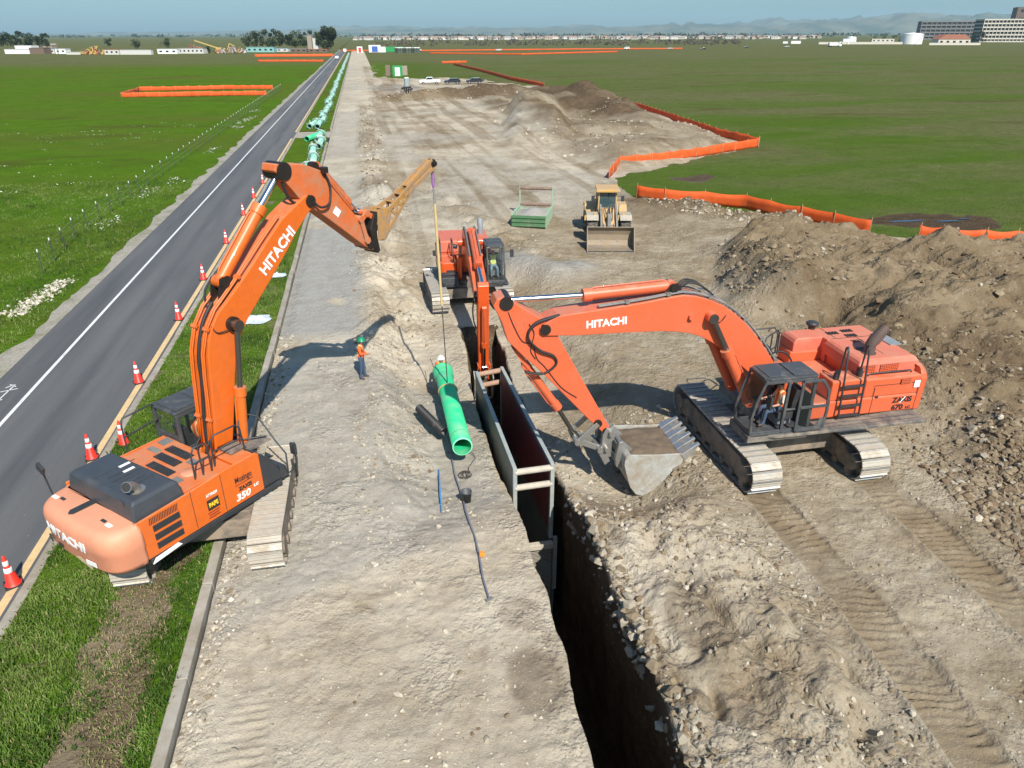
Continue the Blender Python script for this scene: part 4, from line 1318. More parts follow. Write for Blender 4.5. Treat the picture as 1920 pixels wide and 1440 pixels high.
def make_cab(root, x0, x1, y0, y1, z0, z1, mat, slope=.30, left_out=1, door=None):
    """pillars, roof, floor, seat and glass; x1 is the front"""
    cab = MB()
    fx = x1 - slope
    r_ = .055
    def pil(a, b, w=.09): cab.bar(a, b, w, w)
    for y in (y0 + .045, y1 - .045):
        cab.tube([(x1, y, z0 + .05), (x1 + .04, y, z0 + .55), (x1 - .06, y, z0 + 1.1), (fx, y, z1 - .06)], .05, 6, smooth=False)
        pil((x0 + .05, y, z0), (x0 + .05, y, z1 - .08), .1)
        xm = x0 + (x1 - x0) * .48
        pil((xm, y, z0), (xm - .03, y, z1 - .08), .09)
        cab.bar((x0, y, z1 - .1), (fx, y, z1 - .1), .08, .1)
        cab.bar((x0, y, z0 + .05), (x1, y, z0 + .05), .08, .14)
        cab.bar((x0, y, z0 + .78), (xm, y, z0 + .78), .06, .06)
    cab.bar((fx, y0, z1 - .08), (fx, y1, z1 - .08), .09, .1)
    cab.bar((x1, y0, z0 + .08), (x1, y1, z0 + .08), .09, .16)
    cab.bar((x0 + .05, y0, z0 + .6), (x0 + .05, y1, z0 + .6), .06, 1.15)
    cab.box(((x0 + x1) / 2, (y0 + y1) / 2, z0), (x1 - x0, y1 - y0, .1))
    # closed lower side panel behind the door
    o = cab.build('cab', mat, root, bevel=.015)
    rf = MB()
    xm = (x0 + fx) / 2
    n = 6
    rf.prism([(x0 - .02, y0 + .05), (x0 + .05, y0), (fx - .1, y0), (fx + .06, y0 + .12), (fx + .06, y1 - .12), (fx - .1, y1), (x0 + .05, y1), (x0 - .02, y1 - .05)], z1 - .04, z1 + .03, 'z')
    rf.prism([(x0 + .1, y0 + .1), (xm - .06, y0 + .1), (xm - .06, y1 - .1), (x0 + .1, y1 - .1)], z1 + .03, z1 + .065, 'z')
    rf.prism([(xm + .06, y0 + .13), (fx - .08, y0 + .13), (fx - .08, y1 - .13), (xm + .06, y1 - .13)], z1 + .03, z1 + .055, 'z')
    rf.build('roof', mat, o, bevel=.02)
    g = MB()
    ym0, ym1 = y0 + .06, y1 - .06
    zs = [(x1 + .03, z0 + .12), (x1 + .07, z0 + .55), (x1 - .03, z0 + 1.1), (fx + .03, z1 - .1)]
    for (a, b2) in zip(zs[:-1], zs[1:]):
        g.add([(a[0], ym0, a[1]), (a[0], ym1, a[1]), (b2[0], ym1, b2[1]), (b2[0], ym0, b2[1])], [(0, 1, 2, 3)])
    g.build('windscreen', GLASS, o)
    g2 = MB()
    inner_y = y0 + .03 if left_out > 0 else y1 - .03
    g2.add([(x0 + .1, inner_y, z0 + .2), (x1 - .1, inner_y, z0 + .2), (fx - .08, inner_y, z1 - .15), (x0 + .1, inner_y, z1 - .15)], [(0, 1, 2, 3)])
    g2.add([(x0 + .02, y0 + .1, z0 + 1.18), (x0 + .02, y1 - .1, z0 + 1.18), (x0 + .02, y1 - .1, z1 - .15), (x0 + .02, y0 + .1, z1 - .15)], [(0, 1, 2, 3)])
    g2.build('side_window', GLASS, o)
    st = MB()
    yc = (y0 + y1) / 2
    xs = x0 + .55
    st.box((xs + .18, yc, z0 + .32), (.5, .5, .34), mi=1)
    st.box((xs + .18, yc, z0 + .52), (.56, .54, .12))
    st.box((xs - .12, yc, z0 + .9), (.16, .5, .72), rot=Matrix.Rotation(R(-10), 4, 'Y'))
    for sy in (-.36, .36):
        st.box((xs + .25, yc + sy, z0 + .55), (.5, .16, .22))
        st.tube([(xs + .45, yc + sy, z0 + .62), (xs + .5, yc + sy, z0 + .85)], .018, 6)
        st.tube([(xs + .85, yc + sy * .35, z0 + .05), (xs + .8, yc + sy * .35, z0 + .7)], .015, 6)
    st.build('seat', [BLACK, GREY_EQ], o, bevel=.03)
    return o


BLUE_GREY = surf('blue_grey_panel', (0.22, 0.25, 0.27), 0.6, dirt=.2)
GRILLE = surf('dark_grille', (0.03, 0.03, 0.03), 0.7, dirt=.2, dirt_col=(.12, .1, .07))
STAIN = surf('dust_patch', (0.34, 0.26, 0.18), .95)


def slats(root, name, M, w, h, n, vertical=False, mat=None, depth=.015, holes=None):
    """a grille plate with bars on it, in the plane of M"""
    mb = MB(M)
    mb.box((0, 0, 0), (w, h, .012), mi=0)
    for i in range(n):
        t = (i + .5) / n - .5
        if vertical: mb.box((t * w, 0, .014), (w / n * .38, h * .96, .016), mi=1)
        else: mb.box((0, t * h, .014), (w * .98, h / n * .38, .016), mi=1)
    if holes:
        for i in range(holes):
            t = (i + .5) / holes - .5
            if vertical: mb.box((0, t * h, .018), (w, h / holes * .3, .014), mi=1)
            else: mb.box((t * w, 0, .018), (w / holes * .3, h, .014), mi=1)
    return mb.build(name, [GRILLE, mat or BLACK], root)


# ------------------------------------------------------------------ left excavator, lifting a pipe
H1 = R(46.5)
ex1 = thing('excavator', 'orange crawler excavator straddling the grass kerb, yellow lifting jib on its raised arm', 'excavator', (-4.95, 18.0, 0.06), H1, 'tracked excavators on the dig')
rel = R(90) - H1
undercarriage(ex1, rel, -2.85, 2.2, 1.72, -1.53, .85, 1.0, .215, 0)
hb = MB()
hb.prism([(-3.08, -1.5), (-.25, -1.5), (-.25, .72), (-.25, 1.52), (-3.08, 1.52)], 1.2, 2.28, 'z')
hb.prism([(-.27, -1.5), (.36, -1.5), (.36, -.52), (-.27, -.52)], 1.2, 2.36, 'z')
hb.prism([(-1.8, -1.35), (-.3, -1.35), (-.3, 1.5), (-1.8, 1.5)], 2.28, 2.32, 'z')
house = hb.build('house', ORANGE, ex1, bevel=.05)
sp_ = MB()
sp_.prism([(-3.06, 1.24), (-.85, 1.26), (.38, 1.27), (.38, 2.40), (.3, 2.46), (-.7, 2.46), (-.86, 2.44), (-1.71, 2.38), (-3.06, 2.33)], -1.57, -1.50, 'y')
sp_.prism([(-3.06, 1.24), (-.3, 1.26), (-.3, 2.33), (-3.06, 2.33)], 1.52, 1.58, 'y')
side = sp_.build('side_panel', ORANGE, house, bevel=.02)
sm = MB()
for x in (-1.71, -.84): sm.box((x, -1.572, 1.85), (.014, .006, 1.1))
sm.build('panel_seam', GRILLE, side)
# skirt below the house
sk = MB()
sk.prism([(-3.0, -1.55), (1.0, -1.55), (1.1, -1.4), (1.1, -.5), (-.2, -.5), (-.2, .8), (1.6, .8), (1.75, 1.5), (-3.0, 1.55)], 1.05, 1.22, 'z')
sk.prism([(.4, 1.25), (1.05, 1.25), (1.0, 1.55), (.72, 2.08), (.40, 2.36)], -1.52, -.55, 'y')
sk.prism([(1.02, 1.2), (1.28, 1.2), (1.25, 1.55), (1.02, 1.62)], -1.5, -.6, 'y')
sk.build('platform', BLACK, ex1, bevel=.03)
dr = MB()
dr.cyl((.1, -.5, 1.5), (.1, .5, 1.5), .3, n=18)
dr.prism([(-.25, 1.2), (.55, 1.2), (.3, 2.1), (-.05, 2.15)], -.5, -.36, 'y')
dr.prism([(-.25, 1.2), (.55, 1.2), (.3, 2.1), (-.05, 2.15)], .36, .5, 'y')
dr.build('boom_bracket', ORANGE_DIRTY, ex1, bevel=.02)

# counterweight with a rounded back
CWP = [(-3.06, 1.60), (-3.40, 1.58), (-3.63, 1.50), (-3.80, 1.34), (-3.90, 1.08), (-3.95, .6), (-3.97, 0), (-3.95, -.6), (-3.90, -1.08), (-3.80, -1.34), (-3.63, -1.50), (-3.40, -1.58), (-3.06, -1.60)]


def densify(P, k=4):
    out = []
    for i in range(len(P) - 1):
        p0, p1, p2, p3 = [Vector(P[max(0, min(len(P) - 1, i + j))]) for j in (-1, 0, 1, 2)]
        for q in range(k):
            t = q / k
            out.append(tuple(0.5 * ((2 * p1) + (p2 - p0) * t + (2 * p0 - 5 * p1 + 4 * p2 - p3) * t * t + (3 * p1 - p0 - 3 * p2 + p3) * t ** 3)))
    return out + [tuple(P[-1])]


CWP = densify(CWP)


def cw_ring(z, ins):
    return [(max(-3.97, x + ins * (1 if x < -3.2 else 0)), y * (1 - ins * .55), z) for x, y in CWP]


cw = MB()
cw.loft([cw_ring(1.05, .30), cw_ring(1.14, .10), cw_ring(1.30, .02), cw_ring(1.62, .03), cw_ring(1.68, .0), cw_ring(1.98, .0), cw_ring(2.12, .03), cw_ring(2.20, .08), cw_ring(2.26, .16), cw_ring(2.28, .24)], smooth=True)
cwo = cw.build('counterweight', ORANGE_CW, ex1)
pd = MB()
pd.prism([(-3.72, .22), (-3.66, .12), (-3.1, .10), (-3.1, .30), (-3.62, .32)], 2.285, 2.31, 'z')
for (x, y) in ((-3.45, .95), (-3.42, -.75)): pd.box((x, y, 2.29), (.07, .16, .03))
pd.box((-3.94, 1.0, 1.42), (.03, .22, .12), rot=R(-14))
pd.build('cover_plate', BLACK, cwo)
st = MB()
for (x, y) in ((-3.5, 1.2), (-3.45, -1.0)): st.box((x, y, 2.285), (.10, .2, .012))
st.build('sticker', LETTER, cwo)


def on_curve(y, z, dz=.012):
    """frame on the counterweight's back at lateral y"""
    for (a, b2) in zip(CWP[:-1], CWP[1:]):
        if b2[1] <= y <= a[1]:
            t = (y - a[1]) / (b2[1] - a[1])
            x = a[0] + (b2[0] - a[0]) * t
            tv = Vector((b2[0] - a[0], b2[1] - a[1], 0)).normalized()
            break
    nv = tv.cross(Vector((0, 0, 1))).normalized()
    if nv.x > 0: nv = -nv
    p = Vector((x, y, z)) + nv * dz
    return Matrix(((tv.x, 0, nv.x, p.x), (tv.y, 0, nv.y, p.y), (0, 1, 0, p.z), (0, 0, 0, 1)))


wd = {'H': .20, 'I': .10, 'T': .19, 'A': .20, 'C': .20}
y = .98
for ch in 'HITACHI':
    w = wd[ch] * 1.42
    y -= w / 2
    text_mesh('lettering', ch, .35, on_curve(y, 1.79), LETTER, cwo, bold=.013, xs=1.22)
    y -= w / 2
st = MB(on_curve(-.75, 1.40, .004)); st.box((0, 0, 0), (.36, .13, .012)); st.build('sticker', LETTER, cwo)
MUDP = surf('dried_mud_smear', (.48, .36, .22), .95, var=.2)
st = MB(on_curve(-.42, 1.40, .002)); st.prism([(-.3, -.02), (-.1, .05), (.12, .0), (.34, -.12), (.3, -.2), (.05, -.12), (-.15, -.08)], 0, .006, 'z'); st.build('mud_smear', MUDP, cwo)
st = MB(on_curve(.55, 1.40, .002)); st.box((0, 0, 0), (.2, .11, .012)); st.build('maker_plate', GRILLE, cwo)
# hood with ribs and exhaust
hd = MB()
def hr(z, i): return [(-3.10 + i, -1.46 + i * .8, z), (-1.78 - i, -1.46 + i * .8, z), (-1.86 - i, 1.30 - i, z), (-3.10 + i, 1.30 - i, z)]
hd.loft([hr(2.26, 0), hr(2.42, 0.01), hr(2.70, .06), hr(2.78, .14)])
hood = hd.build('engine_hood', HOODBLK, ex1, bevel=.04, seg=3)
rb = MB()
for yy, l in ((.05, .75), (-.18, .75), (-.55, .55), (-.72, .8)): rb.box((-2.35 + (yy * .1), yy, 2.79), (l, .045, .03))
rb.box((-2.4, .33, 2.785), (1.1, .012, .016)); rb.box((-2.42, -.36, 2.785), (1.0, .012, .016))
rb.box((-3.0, -1.0, 2.62), (.14, .2, .22))
for (x, y2) in ((-2.85, -1.33), (-2.55, -1.33), (-2.2, -1.33), (-1.98, -1.33), (-2.05, -1.1)): rb.cyl((x, y2, 2.74), (x, y2, 2.765), .018, n=8, mi=1)
rb.build('hood_rib', [HOODBLK, LETTER], hood)
st = MB()
for (x, y2, a) in ((-2.15, .28, 0), (-2.22, -.02, 0)): st.box((x, y2, 2.795), (.28, .09, .012))
st.build('sticker', LETTER, hood)
exh = MB()
exh.tube([(-2.62, -.98, 2.74), (-2.64, -.99, 2.86), (-2.74, -1.04, 2.98), (-2.9, -1.12, 3.06)], [.12, .11, .11, .13], 14)
exh.cyl((-2.62, -.98, 2.73), (-2.62, -.98, 2.80), .2, n=16)
exo = exh.build('exhaust_pipe', STEEL, hood)
mb = MB(); mb.cyl((-2.88, -1.108, 3.052), (-2.908, -1.124, 3.064), .115, n=14); mb.build('dark_mouth_disc', GRILLE, exo)  # dark disc painted in place of the shaded hollow inside the pipe
# deck grilles, plates, louvres
up = lambda x, y, z, a=0: Matrix.Translation((x, y, z)) @ Matrix.Rotation(a, 4, 'Z')
for (x, y2, w, h, n) in ((-.65, .38, .26, .95, 10), (-1.03, .33, .26, .9, 10), (-1.40, .08, .24, .95, 10)):
    slats(house, 'grille', up(x, y2, 2.33), w, h, n, holes=4)
pl = MB()
pl.box((-.5, 1.22, 2.33), (.3, .3, .02)); pl.box((-.92, 1.08, 2.33), (.18, .42, .02)); pl.box((-.75, -.35, 2.33), (.22, .3, .02)); pl.box((-1.5, -.75, 2.33), (.2, .3, .02))
pl.build('deck_plate', GREY_EQ, house)
pl = MB()
pl.lathe([(0, .02), (.2, .02), (.22, 0)], (-1.1, -.69, 2.325), 20)
pl.build('filler_cap', ORANGE_CW, house)
sr = on_side(-1.574, True)
for z in (1.97, 1.72, 1.47):
    slats(side, 'louvre', sr(-2.43, z), .70, .17, 3)
mb = MB()
for i in range(18): mb.box((-2.82 + i * .042, -1.574, 2.2), (.018, .008, .19), rot=Matrix.Rotation(.15, 4, 'Y'))
mb.build('vent', GRILLE, side)
pb = MB()
pb.box((-1.17, -1.578, 1.74), (.34, .008, .30))
pap = pb.build('dealer_sign', LETTERBLK, side)
text_mesh('lettering', 'PAPE', .17, sr(-1.17, 1.73) @ Matrix.Translation((0, 0, .012)), YELLOW, pap, bold=.007, xs=.72)
text_mesh('lettering', 'ATTACH', .10, sr(-1.17, 2.02), LETTER, side, bold=.004, xs=.8, shear=.2)
RUSTL = surf('dark_red_decal', (.25, .03, .02), .5)
mb = MB()
for i, w in enumerate((.34, .28, .32)): mb.box((-1.2, -1.576, 1.52 - i * .07), (w, .006, .028))
mb.build('small_print', RUSTL, side)
text_mesh('lettering', 'Mozingo', .25, sr(-.20, 1.98), LETTERBLK, side, bold=.002, xs=.62)
mb = MB(); mb.box((-.2, -1.576, 1.84), (.55, .006, .02)); mb.build('underline', RUSTL, side)
text_mesh('lettering', 'ZAXIS', .15, sr(-.18, 1.69), LETTERBLK, side, bold=.006, xs=1.0)
text_mesh('lettering', '350', .27, sr(-.30, 1.46), LETTER, side, bold=.008, xs=1.1, shear=.2)
text_mesh('lettering', 'LC', .11, sr(.14, 1.56), LETTER, side, bold=.004, xs=1.2, shear=.2)
mb = MB(); mb.prism([(-3.0, 1.08), (-2.2, 1.16), (-2.28, 1.25), (-2.9, 1.2)], -1.60, -1.57, 'y'); mb.build('reflector_stripe', LETTER, side)
# cab
cab1 = make_cab(ex1, -.28, 1.72, .82, 1.94, 1.25, 3.18, CABBLK, slope=.35)
mb = MB(); mb.add([(-.2, 1.92, 1.35), (.65, 1.92, 1.35), (.65, 1.92, 3.05), (-.2, 1.92, 3.05)], [(0, 1, 2, 3)]); mb.build('side_window', GLASS, cab1)
# rails and mirrors
rails(ex1, [[(-1.22, -1.1, 2.3), (-1.2, -1.1, 3.0), (-1.1, -1.1, 3.18), (-.8, -1.12, 3.18), (-.74, -1.12, 3.0), (-.74, -1.12, 2.3)], [(-1.21, -1.1, 2.75), (-.74, -1.12, 2.75)], [(-.98, -1.1, 2.3), (-.98, -1.1, 3.16)],
             [(-.56, -1.0, 2.3), (-.55, -1.0, 3.05), (-.45, -1.03, 3.2), (.2, -1.05, 3.2), (.32, -1.05, 3.05), (.34, -1.08, 2.3)], [(-.55, -1.0, 2.75), (.33, -1.06, 2.75)],
             [(.55, -.6, 2.3), (.65, -.55, 2.95), (.9, -.45, 3.05), (1.2, -.65, 2.9), (1.27, -1.2, 2.2), (1.3, -1.5, 1.9), (1.28, -1.5, 1.25)], [(.6, -.6, 2.4), (1.15, -1.0, 2.4)],
             [(-1.35, 1.62, 2.3), (-1.33, 1.64, 3.1), (-1.25, 1.66, 3.28), (-.35, 1.76, 3.28), (-.15, 1.78, 3.1)], [(-1.34, 1.63, 2.75), (-.15, 1.76, 2.8)]], .024)
mb = MB()
mb.tube([(1.28, -1.55, 1.3), (1.4, -1.75, 1.5), (1.42, -1.78, 2.3)], .022, 6); mb.box((1.36, -1.78, 2.12), (.08, .2, .34))
mb.tube([(-3.45, 1.45, 2.25), (-3.5, 1.45, 2.9), (-3.55, 1.4, 3.05)], .025, 6); mb.box((-3.55, 1.36, 3.08), (.08, .26, .2), rot=Matrix.Rotation(.5, 4, 'X'))
mb.build('mirror', BLACK, ex1, bevel=.01)
stp = MB(); stp.box((.75, -.9, 2.3), (.85, .42, .04)); stp.box((.2, -.75, 2.42), (.5, .5, .05)); stp.build('step', DECKM, ex1)
# boom
B1 = [(4.3, 8.41), (3.89, 8.21), (3.32, 7.92), (2.74, 7.46), (2.16, 6.96), (1.6, 6.52), (1.17, 6.2), (0.84, 5.98), (0.59, 5.68), (0.42, 5.34), (0.31, 4.91), (0.26, 4.47), (0.19, 3.85), (0.10, 3.2), (0.0, 2.47), (-.08, 1.95), (0.02, 1.75), (.28, 1.75),
      (.42, 1.95), (0.54, 2.35), (0.70, 2.94), (0.85, 3.58), (1.0, 4.17), (1.12, 4.62), (1.35, 5.12), (1.69, 5.54), (2.22, 6.02), (2.74, 6.48), (3.37, 7.06), (3.76, 7.47), (4.26, 7.9), (4.52, 8.05), (4.56, 8.28)]
boom1 = box_arm(ex1, 'boom', B1, .33, ORANGE, [(4.40, 8.22, .17, .37), (1.19, 5.59, .2, .44), (.17, 1.95, .17, .45)])
text_mesh('lettering', 'HITACHI', .42, Matrix.Translation((3.02, -.338, 7.12)) @ Matrix.Rotation(-R(37.2), 4, 'Y') @ Matrix.Rotation(R(90), 4, 'X'), LETTER, boom1, bold=.012, xs=.95)
mb = MB()
top1 = [(-.0, 2.3), (.10, 3.2), (.22, 4.4), (.30, 5.0), (.52, 5.6), (.85, 6.03), (1.25, 6.33), (1.7, 6.68), (2.6, 7.42), (3.3, 7.97), (3.9, 8.27)]
def off(p, q, d):
    t = Vector((q[0] - p[0], q[1] - p[1])).normalized()
    return (p[0] - t.y * d, p[1] + t.x * d)
tp = [off(top1[max(i - 1, 0)], top1[min(i + 1, len(top1) - 1)], .07) for i in range(len(top1))]
for yy in (-.28, -.2, .2, .28):
    mb.tube([(x, yy, z) for x, z in tp[:-2 if yy > 0 else None]], .026, 6)
for i in (2, 5, 8):
    for sy in (-1, 1): mb.box((tp[i][0], sy * .24, tp[i][1]), (.1, .2, .07), rot=Matrix.Rotation(-.9, 4, 'Y'))
mb.build('hydraulic_pipe', ORANGE, boom1)
hose(boom1, [(0.0, .05, 2.4), (.05, .03, 3.1), (.2, .0, 4.2), (.28, .02, 4.9), (.55, .0, 5.7), (.95, .0, 6.2)], .05)
hose(boom1, [(-.1, -.2, 1.9), (-.25, -.2, 2.3), (-.05, -.2, 2.6)], .03)
hose(boom1, [(-.1, .2, 1.9), (-.28, .2, 2.3), (-.05, .2, 2.6)], .03)
hose(boom1, [(.6, -.3, 5.7), (.7, -.37, 5.5), (1.1, -.4, 5.5)], .016)
hose(boom1, [(.9, .2, 6.05), (1.0, .24, 6.5), (1.5, .2, 6.95)], .028)
cylinder_part(ex1, 'arm_cylinder', (3.78, 9.14), (2.91, 8.29), (1.30, 6.66), 0.0, .09, .17, ORANGE, CHROME)
mb = MB()
mb.prism([(1.0, 6.0), (1.7, 6.55), (1.42, 6.82), (1.18, 6.78)], -.2, -.12, 'y'); mb.prism([(1.0, 6.0), (1.7, 6.55), (1.42, 6.82), (1.18, 6.78)], .12, .2, 'y'); mb.cyl((1.30, -.22, 6.66), (1.30, .22, 6.66), .15)
mb.build('cylinder_bracket', GREASE, boom1)
for s in (-1, 1):
    cylinder_part(ex1, 'boom_cylinder', (1.19, 5.59), (.93, 3.85), (.66, 1.72), s * .52, .075, .135, ORANGE, RODDARK, .15)
ST1 = [(3.42, 9.36), (4.38, 9.23), (5.02, 8.96), (5.12, 8.72), (5.56, 8.2), (6.08, 7.59), (6.46, 7.11), (6.78, 6.53), (6.86, 6.27), (6.78, 6.22), (6.26, 6.6), (5.69, 7.07), (4.9, 7.71), (4.43, 8.05), (4.15, 8.25), (3.86, 8.62), (3.56, 8.98), (3.36, 9.18)]
arm1 = box_arm(ex1, 'arm', ST1, .27, ORANGE_DIRTY, [(3.66, 9.14, .24, .31), (6.70, 6.42, .13, .31)])
mb = MB(); mb.box((5.42, -.276, 7.72), (.26, .008, .22), rot=Matrix.Rotation(.75, 4, 'Y')); mb.build('sticker', LETTER, arm1)
hose(arm1, [(4.5, -.34, 8.2), (4.7, -.40, 8.0), (5.05, -.38, 8.05), (5.2, -.34, 8.5), (5.05, -.3, 8.95)], .035)
hose(arm1, [(3.6, -.2, 8.85), (3.8, -.2, 8.35), (4.15, -.2, 8.15)], .04)
hose(arm1, [(5.05, -.15, 9.02), (5.6, -.15, 8.3), (6.15, -.15, 7.65)], .03, ORANGE_DIRTY, 'hydraulic_pipe')
mb = MB()
mb.cyl((4.95, -.1, 9.06), (4.95, .1, 9.06), .14); mb.box((5.05, -.3, 8.98), (.18, .2, .16))
mb.build('bracket', GREASE, arm1)
cylinder_part(ex1, 'bucket_cylinder', (6.62, 7.45), (6.2, 7.85), (5.05, 9.1), .02, .06, .10, ORANGE_DIRTY, CHROME, .12)
mb = MB()
for s in (-1, 1):
    mb.bar((6.28, s * .31, 7.25), (6.62, s * .31, 7.45), .05, .17)
    mb.bar((6.35, s * .32, 7.3), (6.52, s * .32, 6.62), .05, .15)
    mb.bar((6.62, s * .2, 7.45), (7.0, s * .2, 7.25), .05, .17)
for p in ((6.34, 7.32), (6.62, 7.45), (6.54, 6.62)): mb.cyl((p[0], -.36, p[1]), (p[0], .36, p[1]), .11, n=14)
mb.build('bucket_link', ORANGE_DIRTY, ex1, bevel=.015)
JIBY = surf('jib_yellow_paint', (0.46, 0.235, 0.05), 0.65, dirt=.6, dirt_col=(.30, .20, .13), dscale=3)
mb = MB()
mb.prism([(6.74, 6.9), (6.98, 7.36), (7.2, 7.4), (7.05, 7.0), (7.04, 6.6), (7.12, 6.15), (7.0, 6.08), (6.82, 6.35)], -.3, .3, 'y')
mb.build('quick_coupler', GREASE, ex1, bevel=.03)
jib = MB()
def taper(x): return .30 + (.11 - .30) * min(1, max(0, (x - 7.2) / 1.9))
low = [(7.14, 6.55), (7.36, 6.50), (7.67, 6.76), (8.86, 7.60), (9.15, 7.80), (10.37, 8.30)]
upj = [(7.14, 7.40), (7.67, 7.34), (8.4, 7.62), (9.04, 7.93), (9.28, 8.07), (10.25, 8.55)]
for s in (-1, 1):
    for ch in (low, upj):
        for a, b2 in zip(ch[:-1], ch[1:]):
            jib.bar((a[0], s * taper(a[0]), a[1]), (b2[0], s * taper(b2[0]), b2[1]), .035, .15)
    zig = [(7.2, 7.3), (7.55, 6.75), (7.8, 7.32), (8.1, 7.12), (8.2, 7.5), (8.45, 7.36), (8.55, 7.66), (8.75, 7.55), (8.9, 7.82)]
    for a, b2 in zip(zig[:-1], zig[1:]):
        jib.bar((a[0], s * taper(a[0]), a[1]), (b2[0], s * taper(b2[0]), b2[1]), .035, .12)
    jib.prism([(7.05, 6.5), (7.38, 6.48), (7.62, 6.74), (7.5, 7.36), (7.1, 7.42)], s * .31 - .02, s * .31 + .02, 'y')
for a, b2 in ((7.2, 7.4), (7.75, 7.36), (8.15, 7.52), (8.55, 7.7), (8.95, 7.9)):
    jib.bar((a, -taper(a), b2), (a, taper(a), b2), .16, .03)
jib.prism([(8.95, 7.68), (10.37, 8.28), (10.44, 8.42), (10.25, 8.56), (9.0, 7.93)], -.11, .11, 'y')
jo = jib.build('lifting_jib', JIBY, ex1, bevel=.012)
mb = MB()
mb.cyl((10.36, -.16, 8.42), (10.36, .16, 8.42), .09, n=14); mb.box((10.3, 0, 8.43), (.24, .26, .2), rot=Matrix.Rotation(-.4, 4, 'Y'))
mb.build('jib_head', GREASE, jo)

# ------------------------------------------------------------------ right excavator, bucket raised
ex2 = thing('excavator', 'big salmon orange crawler excavator on rutted dirt, holding up a filled toothed bucket', 'excavator', (12.6, 18.75, 0.0), R(180), 'tracked excavators on the dig')
undercarriage(ex2, R(90 - 180), -2.95, 3.0, 1.80, -1.80, .95, 1.12, .27)
hb = MB()
hb.prism([(-4.0, -1.75), (-.1, -1.75), (-.1, -.5), (.5, -.5), (.5, .62), (-.1, .62), (-.1, 1.45), (-4.0, 1.45)], 1.62, 2.2, 'z')
hb.prism([(-4.0, -1.75), (-.85, -1.75), (-.85, -1.0), (-2.02, -.95), (-2.02, 1.43), (-4.0, 1.43)], 2.2, 2.84, 'z')
hb.prism([(-2.0, .68), (-.85, .68), (-.85, 1.43), (-2.0, 1.43)], 2.2, 2.88, 'z')
hb.prism([(-2.0, -.95), (-.85, -.95), (-.85, .7), (-2.0, .7)], 2.2, 2.5, 'z')
hs2 = hb.build('house', SALMON, ex2, bevel=.05)
hd = MB()
def hr2(z, i): return [(-4.0 + i, -.80 + i, z), (-1.9 - i, -.80 + i, z), (-1.9 - i, 1.10 - i, z), (-4.0 + i, 1.10 - i, z)]
hd.loft([hr2(2.82, 0), hr2(3.18, .0), hr2(3.28, .05), hr2(3.33, .14)])
def hr3(z, i): return [(-4.0 + i, -1.86 + i, z), (-.92 - i, -1.86 + i, z), (-.92 - i, -1.0 - i * .2, z), (-1.95, -1.0, z), (-1.95, -.7, z), (-4.0 + i, -.7, z)]
hd.loft([hr3(2.5, 0), hr3(3.16, .0), hr3(3.26, .06), hr3(3.31, .14)])
hood2 = hd.build('engine_hood', SALMON_F, ex2, bevel=.03)
mb = MB()
for (x, y2) in ((-2.6, -1.2), (-3.0, -.4), (-2.7, .2), (-3.2, -1.3), (-3.1, -.9)):
    for k in range(4): mb.box((x + k * .11, y2, 3.335), (.06, .22, .01))
mb.box((-3.0, -.15, 3.335), (.012, 1.7, .006)); mb.box((-2.3, -1.3, 3.325), (.012, 1.0, .006)); mb.box((-3.0, -.73, 3.33), (1.8, .012, .006))
mb.build('vent', GRILLE, hood2)
mb = MB(); mb.box((-3.86, -.35, 3.345), (.42, 1.0, .03)); mb.build('tread_plate', BLUE_GREY, hood2)
cwm = MB()
P2 = [(-3.95, 1.46), (-4.2, 1.42), (-4.38, 1.15), (-4.47, .5), (-4.47, -.5), (-4.38, -1.3), (-4.2, -1.7), (-3.95, -1.78)]
def r2(z, i): return [(max(-4.47, x + i) if x < -4.0 else x, y2 * (1 - i * .6), z) for x, y2 in P2]
cwm.loft([r2(1.5, .12), r2(1.62, .02), r2(2.7, 0), r2(2.86, .05), r2(3.02, .16), r2(3.08, .3)])
cw2 = cwm.build('counterweight', SALMON, ex2, bevel=.03)
mb = MB(); mb.box((-3.84, 1.458, 2.55), (.20, .012, .24)); mb.build('sticker', LETTER, cw2)
sl = on_side(1.457)
for (x, z, w, h, n, k) in ((-2.16, 3.04, .66, .22, 10, 4), (-2.98, 3.04, .66, .22, 10, 4)):
    slats(hood2, 'grille', on_side(1.108)(x, z), w, h, n, True, SALMON, holes=k)
slats(hs2, 'grille', sl(-3.42, 2.68), .36, .16, 7, True, SALMON, holes=3)
mb = MB()
for x in (-2.36, -3.93): mb.box((x, 1.452, 2.06), (.014, .012, .98))
mb.box((-3.1, 1.436, 2.60), (1.6, .008, .014)); mb.box((-.86, 1.452, 1.95), (.014, .012, .55)); mb.box((-2.5, 1.45, 2.2), (.1, .012, .08))
mb.build('panel_seam', GRILLE, hs2)
text_mesh('lettering', 'ZAXIS', .25, sl(-3.45, 2.02), LETTERBLK, hs2, bold=.009, xs=1.0)
mb = MB()
mb.bar((-3.38, 1.463, 1.92), (-3.53, 1.463, 2.13), .006, .032); mb.build('cross_stroke', LETTER, hs2)
text_mesh('lettering', '670', .24, sl(-3.33, 1.76), LETTERBLK, hs2, bold=.009, xs=1.15)
text_mesh('lettering', 'LC', .12, sl(-3.72, 1.73), LETTERBLK, hs2, bold=.005, xs=1.2)
mb = MB(); mb.box((-.5, 1.456, 2.12), (.34, .012, .09)); mb.build('sticker', LETTER, hs2)
dk = MB()
dk.prism([(1.2, 1.5), (1.5, 1.72), (1.5, 2.0), (1.2, 2.12), (-3.9, 2.12), (-3.9, 1.45)], 1.5, 1.60, 'z')
dk.prism([(2.1, .85), (2.1, 2.02), (.1, 2.02), (.1, .85)], 1.38, 1.62, 'z')
